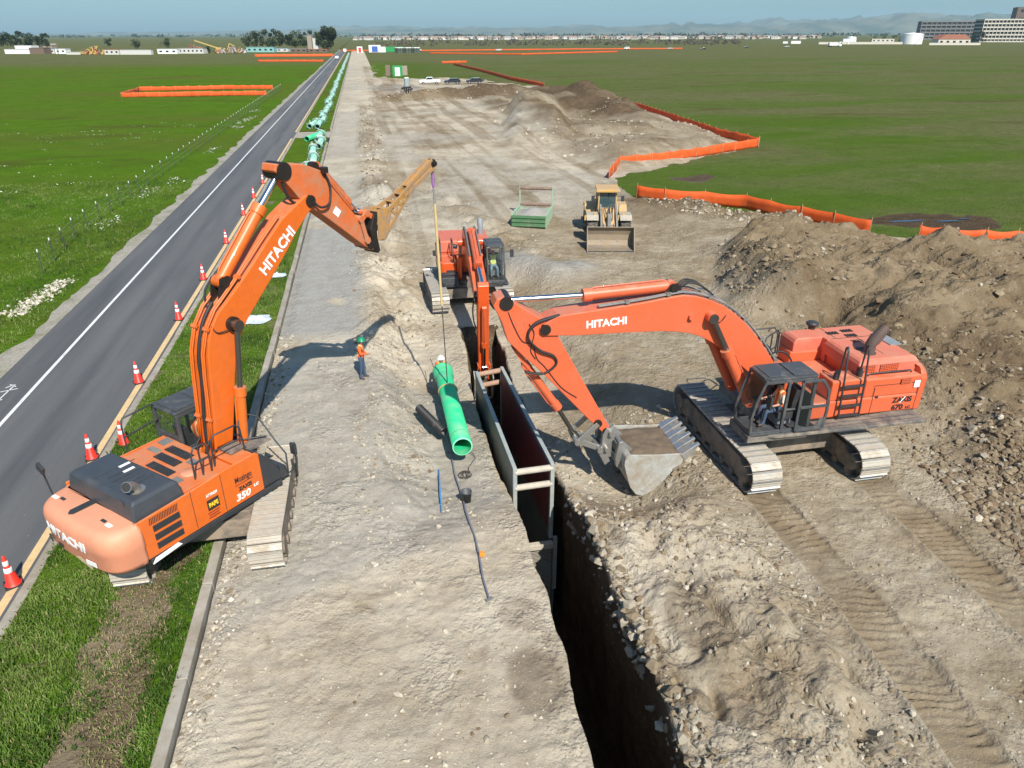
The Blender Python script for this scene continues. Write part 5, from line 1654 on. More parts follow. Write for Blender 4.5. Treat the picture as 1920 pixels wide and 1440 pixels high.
dk.prism([(-4.0, -1.72), (1.2, -1.72), (1.2, .9), (-4.0, 1.5)], 1.3, 1.6, 'z')
dko = dk.build('platform', DECKM, ex2, bevel=.02)
ln = MB(); ln.box((-1.3, 1.72, 1.603), (5.0, .014, .006)); ln.box((-1.3, 1.93, 1.603), (5.0, .014, .006)); ln.build('deck_seam', GRILLE, dko)
exh = MB()
exh.tube([(-2.58, .55, 3.30), (-2.58, .55, 3.62), (-2.68, .56, 3.80), (-2.98, .58, 4.22)], [.17, .17, .19, .15], 16)
exh.cyl((-2.58, .55, 3.29), (-2.58, .55, 3.36), .22, n=18)
EXH = surf('rusty_brown_exhaust', (.11, .075, .065), .6, dirt=.3, dirt_col=(.2, .11, .06))
exh.build('exhaust_pipe', EXH, hood2)
mb = MB(); mb.lathe([(.12, 0), (.12, .14), (.2, .16), (.22, .22), (.16, .27), (0, .3)], (-2.0, -1.75, 3.3), 18); mb.build('air_intake', BLACK, hood2)
# ladder with tall hooped rails
ld = MB()
for x in (-1.15, -1.86):
    ld.tube([(x, 1.62, 1.66), (x + .02, 1.56, 2.9), (x + .06, 1.5, 3.9), (x + .04, 1.42, 4.02), (x, 1.3, 3.95), (x - .02, 1.25, 3.5), (x - .02, 1.2, 2.9)], .03, 8)
for z in (1.75, 2.08, 2.42, 2.74): ld.box((-1.5, 1.60 - (z - 1.7) * .04, z), (.72, .12, .04))
ld.build('ladder', BLACK, ex2)
mb = MB()
for (x, y2) in ((-1.05, 1.25), (-1.9, 1.2)): mb.cyl((x, y2, 2.88), (x, y2, 3.06), .09, n=12); mb.cyl((x, y2, 3.06), (x, y2, 3.16), .06, n=12)
mb.build('lamp', BLACK, ex2)
mb = MB(); mb.lathe([(0, .02), (.2, .02), (.22, 0)], (-1.45, .95, 2.885), 20); mb.build('filler_cap', SALMON_F, hs2)
rails(ex2, [[(-2.2, 1.2, 2.86), (-2.3, 1.2, 2.93), (-3.7, 1.2, 2.93), (-3.75, 1.2, 2.86)],
            [(.2, -.95, 2.2), (.2, -.95, 3.3), (.12, -1.0, 3.45), (-.6, -1.55, 3.45), (-.72, -1.62, 3.3), (-.75, -1.62, 2.5)], [(.2, -.95, 2.85), (-.74, -1.62, 2.85)], [(-.25, -1.28, 2.3), (-.25, -1.28, 3.45)],
            [(.25, -1.7, 2.2), (.25, -1.7, 3.3), (.1, -1.75, 3.45), (-.6, -1.75, 3.45), (-.75, -1.75, 3.2), (-.75, -1.75, 2.5)]], .026)
sb = MB()
sb.prism([(-.86, -1.78), (.45, -1.78), (.45, -.62), (-.86, -.62)], 1.62, 2.36, 'z')
sb.build('battery_box', SALMON, ex2, bevel=.05)
# cab with its door folded back
cab2 = make_cab(ex2, .12, 2.02, .98, 2.02, 1.62, 3.46, CABBLK, slope=.28)
dm = MB()
for a, b2 in (((-.28, 1.7), (.62, 1.7)), ((.62, 1.7), (.62, 3.32)), ((.62, 3.34), (-.02, 3.34)), ((-.02, 3.34), (-.26, 3.0)), ((-.26, 3.0), (-.33, 2.3)), ((-.33, 2.3), (-.28, 1.7)), ((-.3, 2.48), (.62, 2.48))):
    dm.bar((a[0], 2.09, a[1]), (b2[0], 2.09, b2[1]), .05, .09)
dm.prism([(-.3, 1.7), (.62, 1.7), (.62, 1.9), (.35, 1.78), (-.02, 1.8), (-.15, 2.05), (-.3, 2.1)], 2.07, 2.10, 'y')
door = dm.build('door', CABBLK, cab2, bevel=.012)
mb = MB(); mb.add([(-.3, 2.085, 1.75), (.6, 2.085, 1.75), (.6, 2.085, 3.3), (-.02, 2.085, 3.3), (-.28, 2.085, 2.9)], [(0, 1, 2, 3, 4)]); mb.build('door_window', GLASS, door)
mb = MB(); mb.tube([(1.75, 2.04, 2.9), (1.75, 2.25, 2.95)], .02, 6); mb.box((1.72, 2.25, 2.85), (.07, .22, .42)); mb.build('mirror', BLACK, cab2, bevel=.02)
mb = MB(); mb.box((1.62, 1.05, 3.36), (.16, .2, .14)); mb.build('work_lamp', BLACK, cab2, bevel=.02)
dr = MB()
for s in (-1, 1): dr.prism([(-.3, 1.6), (1.0, 1.6), (.75, 2.3), (.35, 2.75), (.0, 2.6)], s * .5 - .06, s * .5 + .06, 'y')
dr.build('boom_bracket', SALMON, ex2, bevel=.02)
B2 = [(8.2, 4.98), (7.96, 5.14), (7.66, 5.30), (6.45, 5.40), (5.6, 5.47), (4.92, 5.54), (4.35, 5.62), (3.9, 5.66), (3.5, 5.60), (3.06, 5.46), (2.6, 5.24), (2.21, 4.98), (1.85, 4.68), (1.52, 4.35), (1.2, 3.98), (.98, 3.71), (.62, 3.23), (.30, 2.65), (.22, 2.35), (.38, 2.12), (.62, 2.12),
      (.95, 2.4), (1.41, 2.92), (1.9, 3.36), (2.35, 3.74), (2.82, 4.08), (3.17, 4.28), (3.5, 4.41), (3.87, 4.50), (4.49, 4.58), (5.58, 4.62), (7.03, 4.65), (7.97, 4.71), (8.2, 4.8)]
boom2 = box_arm(ex2, 'boom', B2, .40, SALMON, [(8.03, 4.91, .16, .43), (.45, 2.35, .18, .6)])
mb = MB()
mb.cyl((3.0, -.66, 4.96), (3.0, .66, 4.96), .17, n=20); mb.cyl((3.62, .38, 4.98), (3.62, .52, 4.98), .08, n=14)
mb.build('cylinder_boss', SALMON, boom2)
text_mesh('lettering', 'HITACHI', .31, on_side(.408)(6.21, 4.985) @ Matrix.Rotation(R(2.3), 4, 'Z'), LETTER, boom2, bold=.010, xs=1.02)
top2 = [(7.3, 5.32), (6.45, 5.40), (5.6, 5.47), (4.92, 5.54), (4.35, 5.62), (3.9, 5.66), (3.5, 5.60), (3.06, 5.46), (2.6, 5.24), (2.21, 4.98), (1.85, 4.68), (1.52, 4.35), (1.2, 3.98), (.98, 3.71), (.62, 3.23)]
tp = [off(top2[min(i + 1, len(top2) - 1)], top2[max(i - 1, 0)], .08) for i in range(len(top2))]
mb = MB()
for yy in (-.34, -.25, .25, .34): mb.tube([(x, yy, z) for x, z in tp], .03, 6)
mb.build('hydraulic_pipe', GREY_EQ, boom2)
mb = MB()
for i in (1, 3, 6, 9, 11, 13):
    for s in (-1, 1): mb.box((tp[i][0], s * .3, tp[i][1]), (.12, .2, .08))
mb.build('pipe_clamp', STEEL, boom2)
for yy in (.12, .0, -.12):
    hose(boom2, [(3.95, yy, 5.75), (3.7, yy * 1.4, 5.95), (3.3, yy * 1.8, 5.85), (2.9, yy * 2, 5.55)], .03)
for yy in (.3, .36):
    hose(boom2, [(7.6, yy, 5.3), (8.3, yy + .08, 5.15), (8.55, yy + .1, 4.75), (8.2, yy + .08, 4.3), (7.75, yy + .05, 4.05), (7.7, yy + .02, 3.75), (8.1, yy, 3.5), (8.6, yy, 3.6)], .032)
hose(boom2, [(3.05, .42, 4.9), (2.7, .46, 4.75), (2.5, .44, 4.95)], .014)
hose(boom2, [(.8, -.3, 3.45), (.5, -.35, 3.5), (.2, -.3, 3.0), (.3, -.2, 2.5)], .03)
hose(boom2, [(.8, .3, 3.45), (.45, .45, 3.6), (.1, .5, 3.3), (-.1, .5, 2.6)], .03)
cylinder_part(ex2, 'arm_cylinder', (9.12, 5.74), (6.82, 5.73), (4.15, 5.84), 0.0, .085, .165, SALMON, CHROME, .15)
mb = MB()
for s in (-1, 1): mb.prism([(3.75, 5.55), (4.55, 5.5), (4.25, 5.95), (4.05, 5.97)], s * .22 - .04, s * .22 + .04, 'y')
mb.cyl((4.15, -.3, 5.84), (4.15, .3, 5.84), .12); mb.build('cylinder_bracket', GREASE, boom2)
for s in (-1, 1):
    cylinder_part(ex2, 'boom_cylinder', (3.0, 4.96), (2.40, 3.88), (1.42, 2.02), s * .58, .085, .16, SALMON, RODDARK, .15)
ST2 = [(9.42, 5.90), (9.52, 5.70), (9.28, 5.20), (9.11, 4.61), (8.66, 4.1), (8.22, 3.67), (7.4, 2.73), (6.63, 1.84), (6.22, 1.40), (6.02, 1.17), (5.87, 1.28), (5.89, 1.46), (6.32, 2.23), (7.08, 3.62), (7.84, 5.04), (8.3, 5.33), (8.94, 5.78), (9.2, 5.96)]
arm2 = box_arm(ex2, 'arm', ST2, .33, SALMON, [(9.15, 5.76, .2, .37), (8.03, 4.91, .15, .38), (6.28, 1.62, .13, .40), (5.99, 1.30, .12, .36)])
mb = MB(); mb.prism([(8.95, 4.3), (8.72, 3.9), (8.35, 3.45), (8.45, 3.75), (8.75, 4.2)], -.16, .16, 'y'); mb.build('cylinder_bracket', SALMON, arm2)
hose(arm2, [(9.1, .34, 5.5), (8.95, .35, 5.1), (8.7, .35, 4.6), (8.4, .35, 4.45), (8.25, .35, 4.0), (8.0, .35, 3.7), (7.5, .35, 3.0), (7.0, .35, 2.6)], .014)
hose(arm2, [(8.5, .35, 5.1), (8.35, .36, 4.8), (8.45, .35, 4.3), (8.3, .35, 4.0)], .014)
MUD = surf('dried_mud', (.30, .235, .16), .95, var=.25, bmp=.6, bscale=20)
cylinder_part(ex2, 'bucket_cylinder', (6.90, 1.05), (7.50, 2.13), (8.52, 3.68), .0, .07, .125, SALMON, RODDARK, .13)
mb = MB()
for s in (-1, 1):
    mb.bar((6.28, s * .38, 1.62), (6.92, s * .38, 1.02), .05, .18)
    mb.bar((6.92, s * .24, 1.02), (6.16, s * .24, .66), .06, .2)
for p in ((6.92, 1.03), (6.16, .66)): mb.cyl((p[0], -.44, p[1]), (p[0], .44, p[1]), .10, n=14)
mb.build('bucket_link', STEEL, ex2, bevel=.015)
cp = MB()
CP = [(5.99, 1.42), (5.80, 1.40), (5.66, 1.2), (5.72, .98), (5.95, .74), (5.92, .45), (5.80, .2), (5.97, .06), (6.16, .45), (6.24, .66), (6.12, .8), (6.1, 1.2)]
cp.prism(CP, .20, .38, 'y'); cp.prism(CP, -.38, -.20, 'y')
CE = [(5.50, 1.0), (5.62, .98), (5.66, .7), (5.7, .4), (5.66, .08), (5.5, .02), (5.3, .3), (5.1, .62)]
cp.prism(CE, .40, .58, 'y'); cp.prism(CE, -.58, -.40, 'y')
for (x, z) in ((5.86, 1.26), (5.98, .72), (5.52, .86), (5.58, .2)): cp.cyl((x, -.54, z), (x, .54, z), .075, n=12)
cp.box((5.85, 0, .75), (.2, .6, .9))
cp.build('quick_coupler', STEEL, ex2, bevel=.02)
BUCK = surf('pale_worn_bucket_steel', (.46, .475, .45), .5, metal=.3, dirt=.5, dirt_col=(.31, .24, .16), dscale=1.7)
bk = MB()
BO = [(5.53, .53), (5.33, .72), (4.4, .62), (3.69, .58), (3.44, .58), (3.65, .18), (3.96, 0.0), (4.27, -.46), (4.57, -.80), (4.82, -.88), (5.08, -.78), (5.29, -.48), (5.43, -.05), (5.54, .36)]
for s in (-1, 1): bk.prism(BO, s * .95 - .03, s * .95 + .03, 'y')
shell = [(3.40, .60), (3.60, .30), (3.92, 0.02), (4.25, -.43), (4.57, -.77), (4.82, -.85), (5.06, -.75), (5.26, -.46), (5.41, -.05), (5.51, .36), (5.46, .6), (5.33, .70)]
for a, b2 in zip(shell[:-1], shell[1:]): bk.bar((a[0], 0, a[1]), (b2[0], 0, b2[1]), 1.86, .05)
bk.prism([(3.9, .0), (4.3, -.5), (4.7, -.8), (4.95, -.62), (4.45, -.2), (4.1, .15)], .95, 1.0, 'y')
bko = bk.build('bucket', BUCK, ex2, bevel=.012)
for i in range(6):
    yy = -.86 + i * .344
    tm = MB()
    M = Matrix.Translation((3.50, yy, .52)) @ Matrix.Rotation(R(35), 4, 'Y')
    for (x0_, x1_, w0, w1, h0, h1) in ((.14, -.18, .30, .27, .28, .24), (-.16, -.55, .25, .11, .22, .06)):
        tm.add([(x0_, -w0 / 2, -h0 / 2), (x0_, w0 / 2, -h0 / 2), (x0_, w0 / 2, h0 / 2), (x0_, -w0 / 2, h0 / 2), (x1_, -w1 / 2, -h1 / 2), (x1_, w1 / 2, -h1 / 2), (x1_, w1 / 2, h1 / 2), (x1_, -w1 / 2, h1 / 2)],
               [(0, 1, 2, 3), (7, 6, 5, 4), (0, 4, 5, 1), (1, 5, 6, 2), (2, 6, 7, 3), (3, 7, 4, 0)], M=M)
    tm.build('tooth', SHOE_POL, bko, bevel=.01)
# soil in the bucket
sx_, sy_ = np.meshgrid(np.linspace(3.62, 5.42, 30), np.linspace(-.9, .9, 30))
rim = np.interp(sx_, [3.62, 5.42], [.50, .58])
edge = np.minimum(np.minimum(sx_ - 3.62, 5.42 - sx_) / .35, (.9 - np.abs(sy_)) / .3)
sz_ = rim + .02 + .10 * np.clip(edge, 0, 1) + .03 * fbm(sx_, sy_, 3, 4, 601)
SOIL = surf('damp_soil', (.135, .10, .066), .95, var=.25, bmp=.7, bscale=18)
gx_, gy_ = 12.6 - sx_, 18.75 - sy_
i = np.arange(900).reshape(30, 30)
so = np_mesh('soil_load', np.stack([gx_, gy_, sz_], -1).reshape(-1, 3), np.stack([i[:-1, :-1], i[1:, :-1], i[1:, 1:], i[:-1, 1:]], -1).reshape(-1, 4), SOIL, smooth=True)
tag(so, 'dark damp soil heaped level in the raised toothed bucket', 'soil')

# ------------------------------------------------------------------ middle excavator, arm down in the trench
ex3 = thing('excavator', 'red orange crawler excavator facing the camera, its arm reaching down into the trench', 'excavator', (4.85, 37.4, -0.62), R(-92), 'tracked excavators on the dig')
undercarriage(ex3, R(3), -2.5, 2.5, 1.62, -1.80, .9, 1.05, .203)
hb = MB()
hb.prism([(-3.3, -1.55), (-.4, -1.55), (-.4, 1.55), (-3.3, 1.55)], 1.25, 2.3, 'z')
hb.prism([(-.4, -1.55), (.75, -1.55), (.9, -1.4), (.9, -.65), (-.4, -.65)], 1.3, 2.25, 'z')
h3 = hb.build('house', RED_OR, ex3, bevel=.06)
mb = MB(); mb.prism([(-3.35, -1.4), (-.9, -1.4), (-.9, 1.35), (-3.35, 1.35)], 2.3, 2.95, 'z', lo_pts=[(-3.35, -1.5), (-.85, -1.5), (-.85, 1.45), (-3.35, 1.45)])
RED_F = surf('sun_faded_red_paint', (.56, .15, .09), .5, dirt=.1, dirt_col=(.4, .2, .16))
hd3 = mb.build('engine_hood', RED_F, ex3, bevel=.08, seg=3)
mb = MB(); mb.box((-.865, -.1, 2.62), (.02, .35, .13)); mb.build('sticker', YELLOW, hd3)
mb = MB(); mb.tube([(-2.2, 1.0, 2.9), (-2.2, 1.0, 3.35), (-2.24, 1.0, 3.55), (-2.36, 1.0, 3.72)], [.15, .15, .16, .15], 14); mb.build('exhaust_pipe', BLUE_GREY, hd3)
mb = MB()
mb.loft([[(-3.3, 1.5, z), (-3.75, 1.2, z), (-3.9, 0, z), (-3.75, -1.2, z), (-3.3, -1.5, z)] for z in (1.25, 2.35)]); mb.build('counterweight', RED_OR, ex3, bevel=.06)
mb = MB()
mb.prism([(-3.3, -1.55), (1.3, -1.55), (1.4, -1.3), (1.4, -.6), (-.3, -.6), (-.3, .8), (1.7, .8), (1.75, 1.7), (-3.3, 1.6)], 1.05, 1.27, 'z')
mb.prism([(.9, 1.25), (1.4, 1.25), (1.35, 1.55), (.92, 1.75)], -1.5, -.62, 'y'); mb.box((.95, 1.85, 1.18), (1.5, .35, .1))
mb.build('platform', BLACK, ex3, bevel=.03)
rails(ex3, [[(.55, -1.45, 2.25), (.5, -1.45, 3.05), (.2, -1.45, 3.2), (-.7, -1.45, 3.2), (-.85, -1.45, 3.05), (-.85, -1.45, 2.3)], [(.52, -1.45, 2.75), (-.85, -1.45, 2.75)], [(.6, -.8, 2.25), (.55, -.8, 3.1), (.2, -.8, 3.25), (-.5, -.8, 3.2), (-.6, -.8, 2.3)],
            [(1.3, -1.5, 1.3), (1.35, -1.5, 1.8), (1.35, -.7, 1.8), (1.3, -.7, 1.3)]], .03)
mb = MB(); mb.cyl((.2, -.55, 2.9), (.2, -.75, 2.95), .12, n=12); mb.tube([(.6, -1.5, 2.2), (.7, -1.75, 2.7)], .02, 6); mb.box((.7, -1.8, 2.75), (.06, .16, .3)); mb.build('mirror', BLACK, ex3)
mb = MB(); mb.box((.905, -1.0, 1.78), (.015, .42, .12)); mb.build('vent', GRILLE, h3)
cab3 = make_cab(ex3, -.1, 1.72, .86, 1.84, 1.27, 3.18, CABBLK, slope=.30)
mb = MB(); mb.tube([(1.5, 1.85, 2.85), (1.5, 2.15, 2.9)], .02, 6); mb.box((1.48, 2.22, 2.78), (.07, .2, .4)); mb.build('mirror', BLACK, cab3, bevel=.02)
mb = MB()
for yy in (1.0, 1.65): mb.cyl((1.4, yy, 3.13), (1.46, yy, 3.11), .06, n=12)
mb.build('work_lamp', WHITE, cab3)
mb = MB()
for s in (-1, 1): mb.prism([(-.3, 1.2), (.6, 1.2), (.4, 2.1), (.0, 2.3)], s * .46 - .05, s * .46 + .05, 'y')
mb.build('boom_bracket', RED_OR, ex3, bevel=.02)
B3 = [(.0, 1.75), (-.1, 2.0), (.1, 2.5), (.5, 3.2), (.95, 3.75), (1.35, 4.08), (1.75, 4.22), (2.25, 4.2), (3.0, 3.95), (4.2, 3.45), (5.4, 2.92), (6.5, 2.42), (6.85, 2.2), (6.85, 2.0), (6.6, 1.88), (5.4, 2.2), (4.0, 2.65), (2.8, 3.0), (2.1, 3.05), (1.6, 2.85), (1.1, 2.45), (.6, 1.95), (.35, 1.75)]
boom3 = box_arm(ex3, 'boom', B3, .33, RED_OR, [(6.7, 2.15, .16, .37), (.15, 1.95, .17, .5)])
mb = MB(); mb.cyl((1.95, -.62, 3.6), (1.95, .62, 3.6), .2, n=20); mb.build('cylinder_boss', RED_OR, boom3)
mb = MB()
for yy in (-.26, .26): mb.tube([(.1, yy, 2.65), (.45, yy, 3.28), (.9, yy, 3.85), (1.3, yy, 4.2), (1.75, yy, 4.34), (2.3, yy, 4.3), (3.0, yy, 4.05), (4.2, yy, 3.54)], .045, 7)
mb.build('hydraulic_pipe', STEEL, boom3)
cylinder_part(ex3, 'arm_cylinder', (7.1, 2.98), (5.35, 3.35), (2.6, 4.32), .0, .09, .165, RED_OR, CHROME, .15)
for s in (-1, 1):
    cylinder_part(ex3, 'boom_cylinder', (1.95, 3.6), (1.5, 2.75), (.75, 1.45), s * .52, .08, .14, RED_OR, RODDARK, .15)
ST3 = [(7.2, 3.15), (7.35, 3.0), (7.3, 2.3), (7.05, .9), (6.85, -.6), (6.75, -1.5), (6.55, -1.6), (6.45, -1.5), (6.4, -.4), (6.4, 1.0), (6.45, 1.8), (6.65, 2.45), (6.95, 3.1)]
arm3 = box_arm(ex3, 'arm', ST3, .25, RED_OR, [(6.6, -1.45, .12, .3)])
hose(arm3, [(6.6, -.3, 2.5), (6.5, -.42, 1.7), (6.5, -.4, 1.1), (6.6, -.3, .7)], .035)
cylinder_part(ex3, 'bucket_cylinder', (7.0, -1.15), (7.15, 0), (7.45, 2.0), .0, .065, .11, RED_OR, CHROME, .12)
mb = MB()
for s in (-1, 1): mb.bar((6.6, s * .28, -1.1), (7.0, s * .28, -1.15), .05, .15); mb.bar((7.0, s * .2, -1.15), (6.9, s * .2, -1.8), .05, .15)
mb.build('bucket_link', RED_OR, ex3)
mb = MB()
BO3 = [(6.9, -1.8), (6.4, -1.6), (5.9, -2.1), (5.6, -2.8), (5.75, -3.1), (6.3, -3.2), (6.6, -2.9), (6.8, -2.4)]
for s in (-1, 1): mb.prism(BO3, s * .45 - .025, s * .45 + .025, 'y')
for a, b2 in (((6.4, -1.6), (5.9, -2.1)), ((5.9, -2.1), (5.6, -2.8)), ((5.6, -2.8), (5.75, -3.1)), ((5.75, -3.1), (6.3, -3.2))): mb.bar((a[0], 0, a[1]), (b2[0], 0, b2[1]), .9, .05)
mb.build('bucket', BUCK, ex3)

# ================================================================== PEOPLE
def flat(name, col, rough=0.8): return surf(name, col, rough, var=.08)


SKIN = flat('skin', (.48, .27, .19), .6)
JEANS = flat('blue_denim', (.045, .075, .13))
BOOT = flat('brown_boot', (.10, .065, .045))
SHIRT_O = flat('orange_shirt', (.78, .13, .03))
SHIRT_C = flat('cream_shirt', (.62, .56, .46))
SHIRT_G = flat('grey_shirt', (.25, .25, .26))
SHIRT_R = flat('dark_red_shirt', (.22, .06, .05))
HAIR = flat('dark_hair', (.03, .02, .015))
EYE = flat('eye', (.02, .02, .02), .3)


def vestmat(name, col, stripe):
    m, nt, b = newmat(name)
    ov = objvec(nt)
    sx = nd(nt, 'ShaderNodeSeparateXYZ')
    nt.links.new(ov, sx.inputs[0])
    ay = mth(nt, 'ABSOLUTE', sx.outputs[1])
    s1 = mth(nt, 'LESS_THAN', mth(nt, 'ABSOLUTE', mth(nt, 'SUBTRACT', ay, .10)), .032)
    s2 = mth(nt, 'LESS_THAN', mth(nt, 'ABSOLUTE', mth(nt, 'SUBTRACT', sx.outputs[2], 1.12)), .032)
    c = mix(nt, mth(nt, 'MAXIMUM', s1, s2), col, stripe)
    nt.links.new(c, b.inputs['Base Color'])
    b.inputs['Roughness'].default_value = .7
    return m


VEST_O = vestmat('orange_vest', (.85, .13, .02), (.80, .66, .30))
VEST_Y = vestmat('yellow_vest', (.62, .75, .03), (.75, .75, .7))
VEST_OY = vestmat('orange_yellow_vest', (.85, .15, .03), (.85, .70, .05))


def finger(V, E, Rr, roots, base, d, side, curl, L, r=.0085):
    b0 = len(V)
    p = Vector(base)
    d = Vector(d).normalized()
    c = Vector(curl).normalized()
    V.append(p[:]); Rr.append(r * 1.1); roots.append(b0)
    for k, l in enumerate((.45, .32, .23)):
        d = (d + c * (.28 + .12 * k)).normalized()
        p = p + d * L * l
        V.append(p[:]); Rr.append(r * (1 - .1 * k)); E.append((b0 + k, b0 + k + 1))


def person(label, M, pose, shirt, vest, helmet, sleeves=True, trousers=None, group=None, hat_in=None):
    """pose: joint positions in the person's own frame, x forwards, y left, z up"""
    J = dict(pelvis=(0, 0, .93), spine=(0, 0, 1.10), chest=(.0, 0, 1.30), neckb=(0, 0, 1.44), neck=(.012, 0, 1.50), head=(.035, 0, 1.605), crown=(.025, 0, 1.70),
             sl=(0, .175, 1.39), sr=(0, -.175, 1.39), el=(-.02, .24, 1.12), er=(-.02, -.24, 1.12), wl=(.05, .25, .88), wr=(.05, -.25, .88),
             hl=(0, .10, .86), hr=(0, -.10, .86), kl=(.02, .11, .48), kr=(.02, -.11, .48), al=(0, .115, .08), ar=(0, -.115, .08))
    J.update(pose)
    V, E, Rr, roots, idx = [], [], [], [0], {}
    rad = dict(pelvis=(.155, .115), spine=(.145, .105), chest=(.175, .115), neckb=(.085, .07), neck=.055, head=(.082, .10), crown=(.07, .085), sl=.072, sr=.072, el=.05, er=.05, wl=.034, wr=.034,
               hl=.098, hr=.098, kl=.068, kr=.068, al=.048, ar=.048)

    def jv(n):
        idx[n] = len(V)
        V.append(J[n]); Rr.append(rad[n])
    for n in J:
        if n in rad: jv(n)
    for a, b2 in (('pelvis', 'spine'), ('spine', 'chest'), ('chest', 'neckb'), ('neckb', 'neck'), ('neck', 'head'), ('head', 'crown'), ('chest', 'sl'), ('chest', 'sr'), ('sl', 'el'), ('sr', 'er'), ('el', 'wl'), ('er', 'wr'),
                  ('pelvis', 'hl'), ('pelvis', 'hr'), ('hl', 'kl'), ('hr', 'kr'), ('kl', 'al'), ('kr', 'ar')):
        E.append((idx[a], idx[b2]))
    lab = {}
    for s in 'lr':
        k, a = Vector(J['k' + s]), Vector(J['a' + s])
        heel = a + Vector((-.05, 0, -.045)); toe = a + Vector((.17, .02 if s == 'l' else -.02, -.05))
        for p, r, q in ((toe, (.042, .03), 'a' + s), (heel, .035, 'a' + s)):
            E.append((idx[q], len(V))); V.append(p[:]); Rr.append(r)
        w, e = Vector(J['w' + s]), Vector(J['e' + s])
        d = (w - e).normalized()
        palm = w + d * .055; kn = w + d * .10
        E.append((idx['w' + s], len(V))); V.append(palm[:]); Rr.append((.042, .022)); lab['palm' + s] = len(V) - 1
        E.append((len(V) - 1, len(V))); V.append(kn[:]); Rr.append((.038, .016))
        sd = d.cross(Vector((1, 0, 0)))
        if sd.length < .1: sd = d.cross(Vector((0, 0, 1)))
        sd.normalize()
        cu = sd.cross(d) * (1 if s == 'l' else -1)
        for k2, (o, L) in enumerate(((-.030, .075), (-.010, .088), (.011, .082), (.030, .063))):
            finger(V, E, Rr, roots, kn + sd * o - d * .01, d, sd, cu, L)
        finger(V, E, Rr, roots, palm - sd * .030 - d * .02, (d * .6 - sd * .8), sd, cu, .065, .0095)
    me = bpy.data.meshes.new('person')
    me.from_pydata(V, E, [])
    ob = bpy.data.objects.new('person', me)
    COL.objects.link(ob)
    ob.modifiers.new('skin', 'SKIN').use_smooth_shade = True
    for i, r in enumerate(Rr):
        sv = me.skin_vertices[0].data[i]
        sv.radius = r if isinstance(r, tuple) else (r, r)
        sv.use_root = i in roots
    ss = ob.modifiers.new('sub', 'SUBSURF')
    ss.levels = ss.render_levels = 2
    dg = bpy.context.evaluated_depsgraph_get()
    dg.update()
    body = bpy.data.meshes.new_from_object(ob.evaluated_get(dg))
    bpy.data.objects.remove(ob)
    segs = [('pelvis', 'spine', 1), ('spine', 'chest', 1), ('chest', 'neckb', 1), ('neck', 'head', 0), ('head', 'crown', 0), ('chest', 'sl', 1), ('chest', 'sr', 1), ('sl', 'el', 1), ('sr', 'er', 1),
            ('el', 'wl', 1 if sleeves else 0), ('er', 'wr', 1 if sleeves else 0), ('pelvis', 'hl', 2), ('pelvis', 'hr', 2), ('hl', 'kl', 2), ('hr', 'kr', 2), ('kl', 'al', 2), ('kr', 'ar', 2)]
    A = [(Vector(J[a]), Vector(J[b2]), m) for a, b2, m in segs]
    for s in 'lr':
        w, e = Vector(J['w' + s]), Vector(J['e' + s])
        d = (w - e).normalized()
        A.append((w + d * .02, w + d * .22, 0))
        a = Vector(J['a' + s])
        A.append((a + Vector((-.05, 0, -.05)), a + Vector((.18, 0, -.05)), 3))
    body.materials.clear()
    for m_ in (SKIN, shirt, trousers or JEANS, BOOT, EYE, HAIR): body.materials.append(m_)
    torso = []
    hd = Vector(J['head'])
    for p in body.polygons:
        c = Vector(p.center)
        best, bm_ = 9, 0
        for a, b2, m_ in A:
            e = b2 - a
            t = max(0, min(1, (c - a).dot(e) / max(1e-6, e.length_squared)))
            q = (c - a - e * t).length
            if q < best: best, bm_, bs = q, m_, (a, b2)
        p.material_index = bm_
        p.use_smooth = True
        if bm_ == 0 and (c - hd).length < .2 and (c.z > hd.z + .045 or (c.x < hd.x - .03 and c.z > hd.z - .05)): p.material_index = 5
        if bm_ == 1 and c.z > min(J['pelvis'][2] - .02, 2) and bs[1] not in (Vector(J['el']), Vector(J['er']), Vector(J['wl']), Vector(J['wr'])): torso.append(p.index)
    bm = bmesh.new()
    bm.from_mesh(body)
    fwd = Vector((1, 0, 0))
    for sy in (-1, 1):
        r_ = bmesh.ops.create_uvsphere(bm, u_segments=8, v_segments=6, radius=.012, matrix=Matrix.Translation(hd + Vector((.086, sy * .032, .018))))
        for v in r_['verts']:
            for f in v.link_faces: f.material_index = 4
        r_ = bmesh.ops.create_uvsphere(bm, u_segments=8, v_segments=6, radius=.022, matrix=Matrix.Translation(hd + Vector((0.0, sy * .088, 0))) @ Matrix.Diagonal((.8, .4, 1.4, 1)))
    bmesh.ops.create_cone(bm, cap_ends=True, segments=8, radius1=.020, radius2=.006, depth=.05, matrix=Matrix.Translation(hd + Vector((.098, 0, -.01))))
    bmesh.ops.create_cube(bm, size=1, matrix=Matrix.Translation(hd + Vector((.09, 0, -.055))) @ Matrix.Diagonal((.02, .045, .012, 1)))
    bm.to_mesh(body)
    bm.free()
    o = bpy.data.objects.new('person', body)
    COL.objects.link(o)
    o.matrix_world = M
    tag(o, label, 'person', group)
    if vest:
        vs, fs, mp = [], [], {}
        for fi in torso:
            p = body.polygons[fi]
            k = []
            for vi in p.vertices:
                if vi not in mp:
                    mp[vi] = len(vs)
                    v = body.vertices[vi]
                    vs.append((v.co + v.normal * .018)[:])
                k.append(mp[vi])
            fs.append(k)
        vm = bpy.data.meshes.new('safety_vest')
        vm.from_pydata(vs, [], fs)
        for p in vm.polygons: p.use_smooth = True
        vm.materials.append(vest)
        vo = bpy.data.objects.new('safety_vest', vm)
        COL.objects.link(vo)
        vo.parent = o
